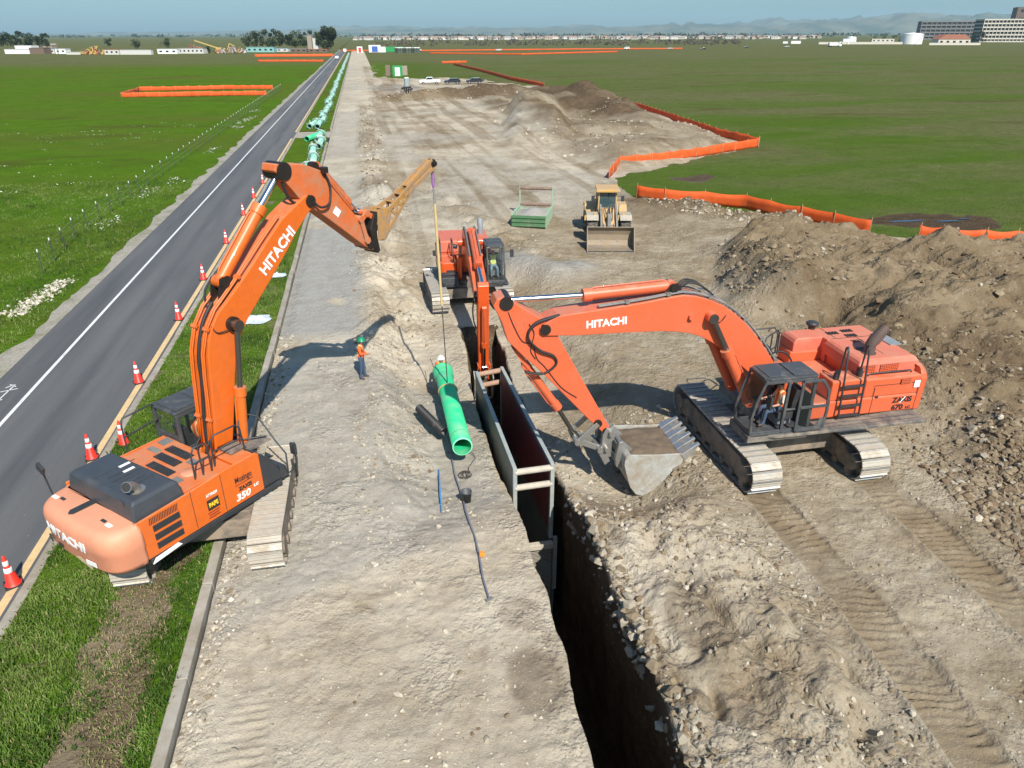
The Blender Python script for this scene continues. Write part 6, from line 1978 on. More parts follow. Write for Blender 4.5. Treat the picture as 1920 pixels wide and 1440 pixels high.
    if helmet:
        hb = MB(Matrix.Translation(Vector(J['crown']) + Vector((0, 0, -.045))))
        hb.lathe([(.17, -.012), (.172, 0), (.128, .012), (.125, .05), (.105, .09), (.06, .118), (0, .125)], n=18)
        hb.lathe([(0.168, -.014), (.12, -.004)], n=18)
        hb.bar((-.11, 0, .085), (.10, 0, .095), .03, .06)
        hb.build('hard_hat', helmet, o, split=False)
    return o


def place(P, rz, tilt=None):
    return Matrix.Translation(P) @ Matrix.Rotation(rz, 4, 'Z') @ (tilt or Matrix.Identity(4))


HAT_G = flat('green_hard_hat', (.01, .24, .11), .35)
HAT_W = flat('white_hard_hat', (.82, .82, .80), .35)
p1 = gp(681, 709, hz(-.9, 26.6))
person('person in green hard hat, orange vest and jeans standing on the bank above the pipe', place(p1, R(-8)),
       dict(el=(.02, .25, 1.13), wl=(.20, .10, 1.06), er=(.03, -.23, 1.13), wr=(.22, -.04, 1.08), neck=(.03, 0, 1.50), head=(.075, 0, 1.595), crown=(.08, 0, 1.70), al=(.06, .12, .08), ar=(-.07, -.13, .08), kl=(.05, .12, .48), kr=(-.01, -.12, .48)),
       SHIRT_O, VEST_O, HAT_G)
p2 = gp(825, 664, 1.12)
p2 = Vector((2.27, 26.95, 0))
p2 = Vector((p2.x, p2.y, hz(p2.x, p2.y)))
person('person in white hard hat and orange vest half hidden behind the green pipe', place(p2, R(-95)),
       dict(el=(.10, .27, 1.14), wl=(.28, .18, 1.05), er=(.10, -.27, 1.14), wr=(.28, -.18, 1.05), neck=(.02, 0, 1.5), head=(.06, 0, 1.6), crown=(.06, 0, 1.70)), SHIRT_O, VEST_OY, HAT_W)
SEAT = dict(pelvis=(0, 0, .12), spine=(-.03, 0, .30), chest=(-.05, 0, .52), neckb=(-.05, 0, .68), neck=(-.03, 0, .74), head=(.0, 0, .85), crown=(-.01, 0, .95),
            sl=(-.05, .18, .62), sr=(-.05, -.18, .62), el=(.02, .27, .38), er=(.02, -.27, .38), wl=(.26, .28, .34), wr=(.26, -.28, .34), hl=(.06, .11, .10), hr=(.06, -.11, .10),
            kl=(.46, .16, .10), kr=(.46, -.16, .10), al=(.50, .16, -.32), ar=(.50, -.16, -.32))


def seated(ex, local, label, shirt, vest, helmet, **kw):
    M = Matrix.Translation(ex.location) @ Matrix.Rotation(ex.rotation_euler.z, 4, 'Z') @ Matrix.Translation(local)
    return person(label, M, SEAT, shirt, vest, helmet, **kw)


seated(ex2, (.95, 1.5, 2.12), 'person in cream shirt and orange vest seated at the controls behind an open cab door', SHIRT_C, VEST_O, None, sleeves=False)
seated(ex3, (.58, 1.35, 1.78), 'person in lime yellow vest and blue jeans seated in the mid distance excavator cab', SHIRT_G, VEST_Y, None, trousers=flat('pale_denim', (.22, .32, .42)))
seated(ex1, (.60, 1.31, 1.75), 'person in grey shirt seated behind glass inside the jib excavator cab', SHIRT_G, VEST_O, HAT_W)

# ================================================================== TRENCH, PIPES, TOOLS
BOXSTEEL = surf('trench_box_steel', (.12, .15, .155), .5, metal=.3, dirt=.4, dirt_col=(.36, .32, .25), dscale=1.2)
BOXEDGE = surf('trench_box_edge', (.30, .34, .33), .5, dirt=.4, dirt_col=(.42, .38, .3), dscale=1.5)
BOXIN = surf('maroon_panel', (.20, .045, .032), .6, dirt=.35, dirt_col=(.10, .06, .04), dscale=1.0)
SPREAD = surf('muddy_spreader_pipe', (.42, .38, .31), .85, dirt=.5, dirt_col=(.52, .47, .38), dscale=2.5)
SPREADB = surf('rusty_spreader_pipe', (.36, .22, .15), .8, dirt=.3, dirt_col=(.45, .35, .26), dscale=2)
FL, FRp, BL, BR = Vector((3.73, 18.65, .1)), Vector((4.97, 18.7, .1)), Vector((3.62, 25.95, .1)), Vector((4.70, 26.2, .1))
tb = thing('trench_box', 'grey steel trench box with maroon inner walls, spreader pipes across both ends', 'trench box', (4.3, 22.4, 0))
tbo = Vector((4.3, 22.4, 0))
for (a, b2, s, nm) in ((FL, BL, 1, 'side_panel'), (FRp, BR, -1, 'side_panel')):
    a2, b3 = a - tbo, b2 - tbo
    mb = MB()
    mid = (a2 + b3) / 2
    L = (b3 - a2).length
    ang = math.atan2(b3.y - a2.y, b3.x - a2.x)
    mb.box((mid.x, mid.y, .1 - 1.4), (L, .10, 2.8), rot=ang)
    po = mb.build('side_panel', BOXSTEEL, tb, bevel=.01)
    mb = MB(); mb.box((mid.x, mid.y, .13), (L + .04, .13, .06), rot=ang); mb.build('top_rail', BOXEDGE, po, bevel=.01)
    mb = MB()
    nx = Vector((math.sin(ang), -math.cos(ang), 0)) * (.055 if s > 0 else -.055)
    mb.box((mid.x + nx.x, mid.y + nx.y, -1.3), (L - .3, .012, 2.5), rot=ang); mb.build('inner_lining', BOXIN, po)
    for q in (a2, b3):
        mb = MB(); mb.box((q.x, q.y, -1.3), (.13, .16, 2.9)); mb.box((q.x, q.y, -2.72), (.16, .3, .06)); mb.build('corner_post', BOXEDGE, po, bevel=.012)
for (a, b2, m_, zs) in ((FL, FRp, SPREAD, (-.02, -.62)), (BL, BR, SPREADB, (.02, -.5))):
    for z in zs:
        mb = MB(); mb.cyl((a.x - tbo.x, a.y - tbo.y, z), (b2.x - tbo.x, b2.y - tbo.y, z), .105, n=18); mb.build('spreader', m_, tb)
lb = thing('trench_box', 'lower trench box below the first, only its pale end beam and ribbed end plate showing', 'trench box', (4.35, 18.3, -3))
mb = MB(); mb.box((0, .1, .12), (1.25, .2, .22)); mb.build('end_beam', SPREAD, lb, bevel=.02)
RIB, nt, b = newmat('ribbed_end_plate')
ov = objvec(nt)
wv = nd(nt, 'ShaderNodeTexWave'); wv.bands_direction = 'Z'; wv.inputs['Scale'].default_value = 5.5; wv.inputs['Distortion'].default_value = .4
nt.links.new(ov, wv.inputs['Vector'])
wv2 = nd(nt, 'ShaderNodeTexWave'); wv2.bands_direction = 'X'; wv2.inputs['Scale'].default_value = 7; nt.links.new(ov, wv2.inputs['Vector'])
c = mix(nt, wv.outputs['Fac'], (.17, .15, .12), (.42, .39, .33)); c = mix(nt, mth(nt, 'MULTIPLY', wv2.outputs['Fac'], .35), c, (.15, .13, .10))
nt.links.new(c, b.inputs['Base Color']); b.inputs['Roughness'].default_value = .8; bump(nt, b, wv.outputs['Fac'], .8, .03)
mb = MB(); mb.box((0, .14, -1.55), (1.2, .06, 3.1)); mb.build('end_plate', RIB, lb)
mb = MB()
for sx_ in (-.66, .66): mb.box((sx_, 3.7, -1.5), (.1, 7.2, 3.2))
mb.build('side_panel', BOXSTEEL, lb)
mb = MB(); mb.box((.68, .0, -.6), (.12, .12, 2.2)); mb.build('corner_post', BOXEDGE, lb)

# hanging pipe
PIPEG, nt, b = newmat('green_sewer_pipe')
ov = objvec(nt)
c = mix(nt, ramp(nt, noise(nt, 2.0, 6, .7, ov), [(.42, 0), (.70, .6)]), (.015, .50, .215), (.24, .42, .27))
nt.links.new(c, b.inputs['Base Color']); b.inputs['Roughness'].default_value = .5
PIPEL, nt, b = newmat('green_pipe_end')
b.inputs['Base Color'].default_value = (.25, .78, .50, 1); b.inputs['Roughness'].default_value = .5
n0, f0 = Vector((2.28, 20.3, .12)), Vector((2.26, 26.3, .14))


def pipe_mesh(mb, L, r=.335, t=.03, bell=True):
    prof = [(r - t, 0), (r, 0), (r, L - .75)]
    if bell: prof += [(r + .015, L - .62), (r + .055, L - .55), (r + .055, L - .1), (r + .075, L - .08), (r + .075, L), (r + .03, L), (r + .03, L - .5), (r - t, L - .6)]
    else: prof += [(r, L), (r - t, L)]
    prof += [(r - t, 0)]
    mb.lathe(prof, n=36)
    mb.lathe([(r - .002, .55), (r + .004, .56), (r + .004, .60), (r - .002, .61)], n=36)


hp = thing('sewer_pipe', 'bright green sewer pipe hanging in a sling just above the dirt beside the trench', 'pipe', n0)
d = (f0 - n0)
q = d.to_track_quat('Z', 'Y').to_matrix().to_4x4()
mb = MB(q); pipe_mesh(mb, d.length); mb.build('pipe_barrel', PIPEG, hp, split=False)
mb = MB(q); mb.lathe([(.302, -.004), (.338, -.004), (.338, .03)], n=36); mb.build('pipe_rim', PIPEL, hp)
# sling
tip = Vector((-4.95, 18.0, .06)) + Matrix.Rotation(H1, 3, 'Z') @ Vector((10.36, 0, 8.33))
ctr = n0 + d * .70 + Vector((0, 0, .34))
sl_ = thing('lifting_sling', 'long yellow webbing sling hanging from the yellow jib down to the green pipe', 'sling', ctr)
PURP = flat('purple_strap', (.26, .12, .30)); WEB = flat('yellow_webbing', (.50, .38, .17)); ROPE = flat('dark_rope', (.05, .045, .04))
lp = lambda t: tip.lerp(ctr, t) - ctr + Vector((0, 0, 0))
mb = MB(); mb.tube([lp(0), lp(.04), lp(.09)], .055, 8); mb.build('purple_strap', PURP, sl_)
mb = MB()
for i in range(9): mb.tube([lp(.09 + i * .008), lp(.099 + i * .008)], .045 if i % 2 else .03, 6)
mb.build('chain', STEEL, sl_, split=False)
mb = MB(); mb.tube([lp(.16), lp(.40), lp(.62)], .052, 6); mb.build('webbing_strap', WEB, sl_)
mb = MB(); mb.tube([lp(.62), lp(.8), lp(.995)], .022, 6); mb.build('rope', ROPE, sl_)
ring = []
for i in range(25):
    a = 2 * math.pi * i / 24
    lean = .35 * math.cos(a) * 0
    ring.append((n0 + d * (.70 - .02 * math.cos(a)) + Vector((.36 * math.sin(a), 0, .36 * math.cos(a)))) - ctr)
mb = MB(); mb.tube(ring, .028, 6); mb.build('choker_loop', WEB, sl_)
mb = MB(); mb.tube([(0, 0, .02), (-.33, 1.6, -.15), (-.40, 3.0, -.25)], .014, 5); mb.build('tag_line', ROPE, sl_)

WRAP, nt, b = newmat('torn_clear_plastic')
b.inputs['Base Color'].default_value = (.72, .80, .78, 1); b.inputs['Roughness'].default_value = .25; b.inputs['Alpha'].default_value = .62
PIPEW, nt, b = newmat('dusty_green_pipe')
b.inputs['Base Color'].default_value = (.30, .60, .46, 1); b.inputs['Roughness'].default_value = .5
rgp = random.Random(4)


def ground_pipe(x, y, rz, label, wrapped, group):
    o = thing('sewer_pipe', label, 'pipe', (x, y, .42), rz, group)
    M = Matrix.Rotation(-R(90), 4, 'X')
    mb = MB(M); pipe_mesh(mb, 6.1); mb.build('pipe_barrel', PIPEW if wrapped else PIPEG, o, split=False)
    if wrapped:
        mb = MB(M)
        for z0 in (0.05, 5.3):
            rings = []
            for k in range(5):
                rr = []
                for i in range(14):
                    a = 2 * math.pi * i / 14
                    r_ = .43 + rgp.uniform(-.03, .07) + (.10 if z0 > 3 else 0)
                    rr.append((r_ * math.cos(a), r_ * math.sin(a), z0 + k * .22 + rgp.uniform(-.08, .08)))
                rings.append(rr)
            mb.loft(rings, caps=False)
            for k in range(5):
                a = rgp.uniform(0, 6.28)
                c0, s0 = math.cos(a), math.sin(a)
                p = Vector((.42 * c0, .42 * s0, z0 + rgp.uniform(0, .9)))
                mb.add([p, p + Vector((.1, .05, .25)), p + Vector((c0 * .5 + .1, s0 * .35, .2)), p + Vector((c0 * .45, s0 * .3 - .1, -.1))], [(0, 1, 2, 3)])
        mb.build('plastic_wrap', WRAP, o)
    return o


GP = 'green pipes laid end to end along the grass'
names_near = ['wrapped green pipe in the grass just beyond the raised orange arm', 'second wrapped green pipe beyond the raised orange arm', 'wrapped green pipe midway between the raised arm and the driveway', 'wrapped green pipe on the grass, second before the dusty driveway', 'wrapped green pipe lying nearest the dusty driveway']
for i, nm in enumerate(names_near):
    ground_pipe(-5.75 - .05 * i + (.25 if i % 2 else -.1), 71.5 + 6.5 * i + (1.0 if i > 2 else 0), R(2 if i < 3 else -1), nm, True, GP)
ground_pipe(-7.45, 99.3, R(-17), 'open bare green pipe lying askew beside the row, short of the driveway', False, GP)
ground_pipe(-7.9, 113.8, R(-6), 'wrapped green pipe lying alone next to the row, just past the driveway', True, GP)
proto = ground_pipe(-6.75, 113.2, R(-1), 'first wrapped green pipe of the long row past the driveway', True, GP)
y = 119.5
i = 0
while y < 560:
    c = copy_tree(proto)
    c.location = (-6.45 + rgp.uniform(-.25, .25), y, .42)
    c.rotation_euler = (0, 0, R(rgp.uniform(-2, 2)))
    c['label'] = 'wrapped green pipe in the long row running away past the driveway' if y < 999 else ''
    y += 6.35
    i += 1

CORR = surf('black_corrugated_pipe', (.02, .02, .021), .5, dirt=.15)
a, b2 = gp(786, 772, -.25), gp(832, 818, -.42)
cp_ = thing('corrugated_pipe', 'short black corrugated drain pipe lying on the slope beside the green pipe', 'pipe', (a + b2) / 2 + Vector((0, 0, .16)))
dv = b2 - a
mb = MB(dv.to_track_quat('Z', 'Y').to_matrix().to_4x4())
L = dv.length
prof = [(.12, -L / 2)]
for i in range(26): prof += [(.165, -L / 2 + L * (i + .2) / 26), (.165, -L / 2 + L * (i + .6) / 26), (.14, -L / 2 + L * (i + .7) / 26), (.14, -L / 2 + L * (i + 1) / 26)]
prof += [(.12, L / 2), (.12, -L / 2)]
mb.lathe(prof, n=20); mb.build('pipe_barrel', CORR, cp_, split=False)
bkp = gp(875, 940, hz(2.1, 18.0))
bu = thing('bucket', 'small dark grey bucket standing on the dirt by the trench edge', 'bucket', bkp)
BUC = flat('dark_grey_bucket', (.07, .075, .08), .5)
mb = MB(); mb.lathe([(0, 0), (.135, 0), (.165, .36), (.175, .36), (.175, .38), (.15, .38), (.13, .02), (0, .02)], n=22); mb.build('pail', BUC, bu, split=False)
mb = MB(); mb.tube([(.17 * math.cos(t), .06 + .12 * math.sin(t), .36) for t in np.linspace(0, math.pi, 10)], .008, 5); mb.build('handle', STEEL, bu)
a, b2 = gp(838, 820, hz(1.9, 21.8) + .05), gp(918, 1126, hz(2.05, 13.4) + .05)
gr_ = thing('survey_rod', 'long thin grey survey rod lying on the dirt between pipe and trench', 'survey rod', a)
mb = MB()
pts = [a.lerp(b2, t) for t in np.linspace(0, 1, 12)]
mb.tube([Vector((p.x + .03 * math.sin(i * 1.7), p.y, hz(p.x, p.y) + .07)) - a for i, p in enumerate(pts)], .025, 6); mb.build('rod', flat('grey_blue_rod', (.16, .17, .22), .5), gr_)
pp = pts[9]
mb = MB(); mb.box((pp.x - a.x + .08, pp.y - a.y, hz(pp.x, pp.y) + .12 - a.z), (.14, .12, .12)); mb.build('clamp', flat('orange_clamp', (.75, .25, .03)), gr_, bevel=.02)
pp = pts[11]
mb = MB(); mb.box((pp.x - a.x, pp.y - a.y, hz(pp.x, pp.y) + .08 - a.z), (.18, .08, .04), rot=.4); mb.build('foot', STEEL, gr_)
a, b2 = gp(823, 880, hz(1.4, 19.7) + .05), gp(828, 960, hz(1.25, 17.4) + .05)
br_ = thing('blue_stake', 'blue rod lying flat on the dirt left of the trench', 'rod', a)
mb = MB(); mb.bar(Vector((0, 0, 0)), b2 - a, .04, .03); mb.build('rod', flat('blue_paint', (.05, .25, .55)), br_)
a = gp(872, 892, hz(2.2, 19.4) + .02)
co = thing('rope_coil', 'tangled dark cord lying on the dirt near the pipe mouth', 'cord', a)
mb = MB()
pa = [(.14 * math.cos(t) + .08 * math.sin(t * 2.3), .20 * math.sin(t) + .05 * math.cos(t * 1.7), .05 + .01 * math.sin(t * 3)) for t in np.linspace(0, 20, 60)]
pa += [(.18, .4, .05), (.5, 1.0, .04), (.42, 1.35, .04), (-.1, 1.45, .04), (-.45, 1.5, .04)]
mb.tube(pa, .012, 5); mb.build('cord', ROPE, co)
PLAST, nt, b = newmat('crumpled_plastic_sheet')
ov = objvec(nt)
b.inputs['Base Color'].default_value = (.62, .70, .74, 1); b.inputs['Roughness'].default_value = .3; b.inputs['Alpha'].default_value = .85
for (px, py, sx_, sy_, lab) in ((476, 600, .78, .70, 'crumpled clear plastic sheet lying on the grass behind the orange boom'), (520, 517, .5, .45, 'small scrap of clear plastic on the grass near the gravel')):
    P = gp(px, py, .1)
    X, Y = np.meshgrid(np.linspace(-1, 1, 26), np.linspace(-1, 1, 26))
    rr = np.hypot(X, Y)
    Zp = .03 + .13 * np.abs(ridged(X + px, Y, 1.6, 3, 701)) * np.clip(1.1 - rr, 0, 1)
    k = 1 + .25 * fbm(np.arctan2(Y, X), rr * 0, 1.2, 2, 705)
    sc = np.where(rr > 1e-3, np.maximum(np.abs(X), np.abs(Y)) / np.maximum(rr, 1e-3), 1)
    i = np.arange(676).reshape(26, 26)
    o = np_mesh('plastic_sheet', np.stack([P.x + X * sc * sx_ * k, P.y + Y * sc * sy_ * k, .1 + Zp], -1).reshape(-1, 3), np.stack([i[:-1, :-1], i[:-1, 1:], i[1:, 1:], i[1:, :-1]], -1).reshape(-1, 4), PLAST)
    tag(o, lab, 'plastic sheet')

# ------------------------------------------------------------------ cones
CONEO = flat('cone_red_orange', (.80, .035, .018), .45); CONEW = flat('cone_white_band', (.82, .82, .80), .4)
cone = thing('traffic_cone', '', 'traffic cone', (0, 0, 0), 0, 'traffic cones along the yellow line')
mb = MB(); mb.box((0, 0, .025), (.40, .40, .05)); mb.build('base', RUBBER, cone, bevel=.015)
mb = MB()
rz_ = lambda z: .165 - .135 * (z / .9)
mb.lathe([(.19, .05), (rz_(.08), .08), (rz_(.9), .90), (rz_(.9) * .6, .915), (0, .915)], n=20); mb.build('cone_body', CONEO, cone, split=False)
for z0, z1 in ((.42, .56), (.63, .76)):
    mb = MB(); mb.lathe([(rz_(z0), z0), (rz_(z0) + .006, z0 + .005), (rz_(z1) + .006, z1 - .005), (rz_(z1), z1)], n=20); mb.build('reflective_band', CONEW, cone)
conelab = ['traffic cone beside the left excavator counterweight, nearest the camera', 'traffic cone on the yellow line beside the black engine hood', 'traffic cone standing on the grass by the cab handrail', 'traffic cone on the yellow line just behind the left excavator cab', 'fifth traffic cone from the camera, standing alone on the yellow line',
           'traffic cone on the yellow line beside the lower orange boom', 'traffic cone on the yellow line beside the HITACHI lettered boom', 'traffic cone third from the far end of the cone row', 'second to last traffic cone at the far end of the row', 'farthest traffic cone, beside the top of the raised boom']
for i, (px, py) in enumerate([(26, 1095), (173, 859), (234, 834), (261, 717), (336, 599), (382, 524), (425, 456), (457, 403), (476, 371), (493, 344)]):
    o = cone if i == 0 else copy_tree(cone)
    P = gp(px, py, .02)
    o.location = (P.x, P.y, .05 if i == 2 else .018)
    o.rotation_euler = (rgp.uniform(-.03, .03), rgp.uniform(-.03, .03), rgp.uniform(0, 1.5))
    o['label'] = conelab[i]

# ------------------------------------------------------------------ fences
FENO, nt, b = newmat('orange_barrier_fabric')
ov = objvec(nt)
fn = noise(nt, 1.2, 6, .65, ov)
c = mix(nt, ramp(nt, fn, [(.35, 0), (.7, 1)]), (.72, .105, .012), (.85, .16, .03))
nt.links.new(c, b.inputs['Base Color']); b.inputs['Roughness'].default_value = .7
tr = nd(nt, 'ShaderNodeBsdfTranslucent'); tr.inputs[0].default_value = (.85, .10, .01, 1)
mxs = nd(nt, 'ShaderNodeMixShader'); mxs.inputs[0].default_value = .28
nt.links.new(b.outputs[0], mxs.inputs[1]); nt.links.new(tr.outputs[0], mxs.inputs[2]); nt.links.new(mxs.outputs[0], nt.nodes['Material Output'].inputs[0])
STAKE = flat('wooden_stake', (.42, .30, .17)); TPOST = surf('green_tee_post', (.06, .075, .05), .7); TIPW = flat('white_post_tip', (.7, .7, .66))
rgf = random.Random(12)


def barrier(label, pts, h=1.08, step=2.4, lean=.06):
    base = Vector((pts[0][0], pts[0][1], 0))
    o = thing('barrier_fence', label, 'fence', base, 0, 'orange fabric barrier fences')
    P = []
    for a, b2 in zip(pts[:-1], pts[1:]):
        a, b2 = Vector((a[0], a[1], 0)), Vector((b2[0], b2[1], 0))
        n = max(1, round((b2 - a).length / step))
        for k in range(n): P.append(a.lerp(b2, k / n))
    P.append(Vector((pts[-1][0], pts[-1][1], 0)))
    grid = []
    for i in range(len(P) - 1):
        a, b2 = P[i], P[i + 1]
        sag = rgf.uniform(.02, .15)
        bulge = rgf.uniform(-.07, .07)
        nr = Vector((-(b2 - a).y, (b2 - a).x, 0)).normalized()
        m_ = 6
        for k in range(m_ if i < len(P) - 2 else m_ + 1):
            t = k / m_
            s = math.sin(math.pi * t)
            p = a.lerp(b2, t)
            row = []
            for j, zz in enumerate((.02, .3, .65, h)):
                off_ = nr * (bulge * s * (1 - j * .2) + rgf.uniform(-.02, .02))
                row.append((p.x + off_.x - base.x, p.y + off_.y - base.y, zz - (sag * s if j == 3 else 0) - (.05 * s if j == 2 else 0)))
            grid.append(row)
    mb = MB()
    n = len(grid)
    vs = [v for r_ in grid for v in r_]
    fs = [(i * 4 + j, i * 4 + j + 1, i * 4 + j + 5, i * 4 + j + 4) for i in range(n - 1) for j in range(3)]
    mb.add(vs, fs, smooth=True)
    po = mb.build('fabric', FENO, o, split=False)
    sm = po.modifiers.new('thick', 'SOLIDIFY'); sm.thickness = .012
    pm = None
    every = max(1, math.ceil(len(P) / 95))
    for i, p in enumerate(P):
        if i % every: continue
        if pm is None:
            mb = MB(); mb.box((0, 0, h / 2 + .08), (.045, .03, h + .2)); pm = mb.build('post', STAKE, o)
            q = pm
        else:
            q = pm.copy(); COL.objects.link(q); q.parent = o
        q.location = (p.x - base.x + .03, p.y - base.y - .035, 0)
        q.rotation_euler = (rgf.uniform(-lean, lean), rgf.uniform(-lean, lean), rgf.uniform(0, 3))
    return o


def gpl(*L): return [tuple(gp(px, py, 0)[:2]) for px, py in L]


barrier('orange barrier fence zigzagging between spoil and green field right of the wheel loader', gpl((1192, 371), (1245, 379), (1320, 384), (1395, 391), (1440, 402), (1500, 414), (1560, 427), (1628, 442)))
barrier('bright orange barrier fence corner jutting into the field beyond the wheel loader', gpl((1141, 336), (1162, 312), (1250, 303), (1330, 291), (1421, 276)))
barrier('dark red looking barrier fence running back from the field corner', gpl((1421, 274), (1340, 254), (1270, 230), (1200, 206), (1128, 184)))
barrier('orange barrier fence cut by the right edge behind the big spoil heap', gpl((1718, 452), (1760, 456), (1840, 461), (1960, 465)))
barrier('long faded barrier fence climbing away left of the far spoil', gpl((1020, 163), (960, 151), (900, 134), (850, 122)), step=4.0)
barrier('short bright orange fence return on the far right field', gpl((829, 119), (875, 118)), step=5)
barrier('near orange fence box on the left field, front run', gpl((500, 179), (420, 180), (300, 182), (228, 183), (262, 172)), step=2.6)
barrier('near orange fence box on the left field, back run', gpl((262, 171), (330, 170), (420, 168), (512, 168)), step=2.6)
barrier('far orange fence strip beside the road, nearer of two', gpl((484, 116), (606, 116)), step=5)
barrier('far orange fence strip beside the road, farther of two', gpl((478, 107), (625, 106)), step=6, h=1.6)
barrier('thin orange fence line crossing the far right field, nearer run', gpl((805, 101), (980, 103), (1158, 98)), step=8)
barrier('thin orange fence line crossing the far right field, farther run', gpl((640, 96), (810, 96), (1100, 93), (1280, 92)), step=12)
# wire fence with tee posts along the left field
wf = thing('wire_fence', 'wire fence of slim dark posts with white tips along the left field', 'fence', (-19.5, 44, 0))
fp = []
pm = None
for k in range(58):
    t = k / 57
    yy = 44.4 + 2.72 * k
    xx = -19.1 - .9 * min(1, k / 3) + .006 * k * 1.2
    h = 1.45 + rgf.uniform(-.1, .1)
    if pm is None:
        mb = MB(); mb.box((0, 0, .72), (.05, .05, 1.45)); mb.box((0, 0, 1.40), (.056, .056, .16), mi=1); pm = mb.build('post', [TPOST, TIPW], wf, split=False); q = pm
    else:
        q = pm.copy(); COL.objects.link(q); q.parent = wf
    q.location = (xx + 19.5, yy - 44, 0)
    q.rotation_euler = (rgf.uniform(-.06, .06), rgf.uniform(-.05, .05), 0)
    fp.append((xx + 19.5, yy - 44))
mb = MB()
for z in (.45, .85, 1.25): mb.tube([(x, y, z) for x, y in fp], .008, 4)
mb.build('wire', STEEL, wf, split=False)

# ------------------------------------------------------------------ gravel box
BING = surf('pale_green_box_paint', (.28, .42, .29), .6, dirt=.35, dirt_col=(.38, .34, .26), dscale=1.2)
BIND = surf('dark_green_box_paint', (.07, .17, .075), .6, dirt=.25, dirt_col=(.26, .24, .17), dscale=1.2)
BROWNP = surf('brown_pipe_rail', (.20, .13, .095), .7, dirt=.3, dirt_col=(.4, .33, .25))
bz = hz(11.5, 52)
gb = thing('gravel_box', 'green steel bedding box full of gravel with a tall pipe frame at its back', 'bedding box', (9.98, 50.95, bz), R(-21.5))
W, Lb, Hb = 2.5, 3.5, .85
mb = MB(); mb.box((W / 2, 0, Hb / 2), (W, .10, Hb)); 
for z in (.12, .42, .72): mb.box((W / 2, -.08, z), (W, .08, .10))
mb.build('front_wall', BIND, gb, bevel=.02)
for x in (0, W):
    mb = MB(); mb.box((x, Lb / 2, Hb / 2), (.10, Lb - .1, Hb))
    for k in range(5): mb.box((x, .4 + k * .65, Hb / 2), (.16, .08, Hb - .06))
    mb.box((x, Lb / 2, Hb), (.16, Lb, .08)); mb.build('side_wall', BING, gb, bevel=.015)
mb = MB(); mb.box((W / 2, Lb, Hb / 2 - .1), (W, .1, Hb - .2)); mb.build('back_wall', BING, gb)
for x in (.0, W):
    mb = MB(); mb.box((x, Lb + .05, 1.12), (.11, .16, 2.25)); mb.build('post', BING, gb, bevel=.015)
for z in (2.14, .92):
    mb = MB(); mb.cyl((0, Lb + .05, z), (W, Lb + .05, z), .12, n=16); mb.build('pipe_rail', BROWNP, gb)
X, Y = np.meshgrid(np.linspace(.05, W - .05, 30), np.linspace(.06, Lb - .06, 36))
Zg = .55 + .45 * np.exp(-(((X - 1.3) / .9) ** 2 + ((Y - 1.9) / 1.2) ** 2)) + .03 * fbm(X, Y, 3, 3, 801)
ca, sa = math.cos(R(-21.5)), math.sin(R(-21.5))
i = np.arange(X.size).reshape(X.shape)
GRVL = surf('grey_gravel', (.30, .285, .255), .95, var=.4, dscale=6, bmp=.8, bscale=35)
tag(np_mesh('gravel_load', np.stack([9.98 + X * ca - Y * sa, 50.95 + X * sa + Y * ca, bz + Zg], -1).reshape(-1, 3), np.stack([i[:-1, :-1], i[:-1, 1:], i[1:, 1:], i[1:, :-1]], -1).reshape(-1, 4), GRVL, smooth=True), 'grey gravel heaped inside the green bedding box', 'gravel')

# ------------------------------------------------------------------ wheel loader
lz = hz(15.8, 46.5)
wlr = thing('wheel_loader', 'dusty yellow wheel loader facing the camera with its wide bucket flat on the dirt', 'wheel loader', (16.15, 47.8, lz), R(-103.5))


def wheel(parent, x, y, z, r, w, name='wheel', rimmat=None, rub=None, lugs=0):
    mb = MB()
    s = 1
    prof = [(r * .55, -w / 2), (r * .86, -w / 2), (r * .97, -w * .42), (r, -w * .3), (r, w * .3), (r * .97, w * .42), (r * .86, w / 2), (r * .55, w / 2)]
    M = Matrix.Translation((x, y, z)) @ Matrix.Rotation(R(90), 4, 'X')
    mb.lathe(prof, n=28, M=M)
    for k in range(lugs):
        a = 2 * math.pi * k / lugs
        for sg in (-1, 1):
            mb.box((x + math.cos(a + sg * .05) * r, y + sg * w * .23, z + math.sin(a + sg * .05) * r), (.07, w * .46, .10), rot=Matrix.Rotation(-a, 4, 'Y') @ Matrix.Rotation(sg * .4, 4, 'X'))
    t = mb.build(name, rub or TYRE, parent, split=False)
    mb = MB(); mb.cyl((x, y - w * .36, z), (x, y + w * .36, z), r * .56, n=20); mb.cyl((x, y - w * .42, z), (x, y + w * .42, z), r * .2, n=14)
    mb.build('rim', rimmat or YEL_EQ, t, split=False)
    return t


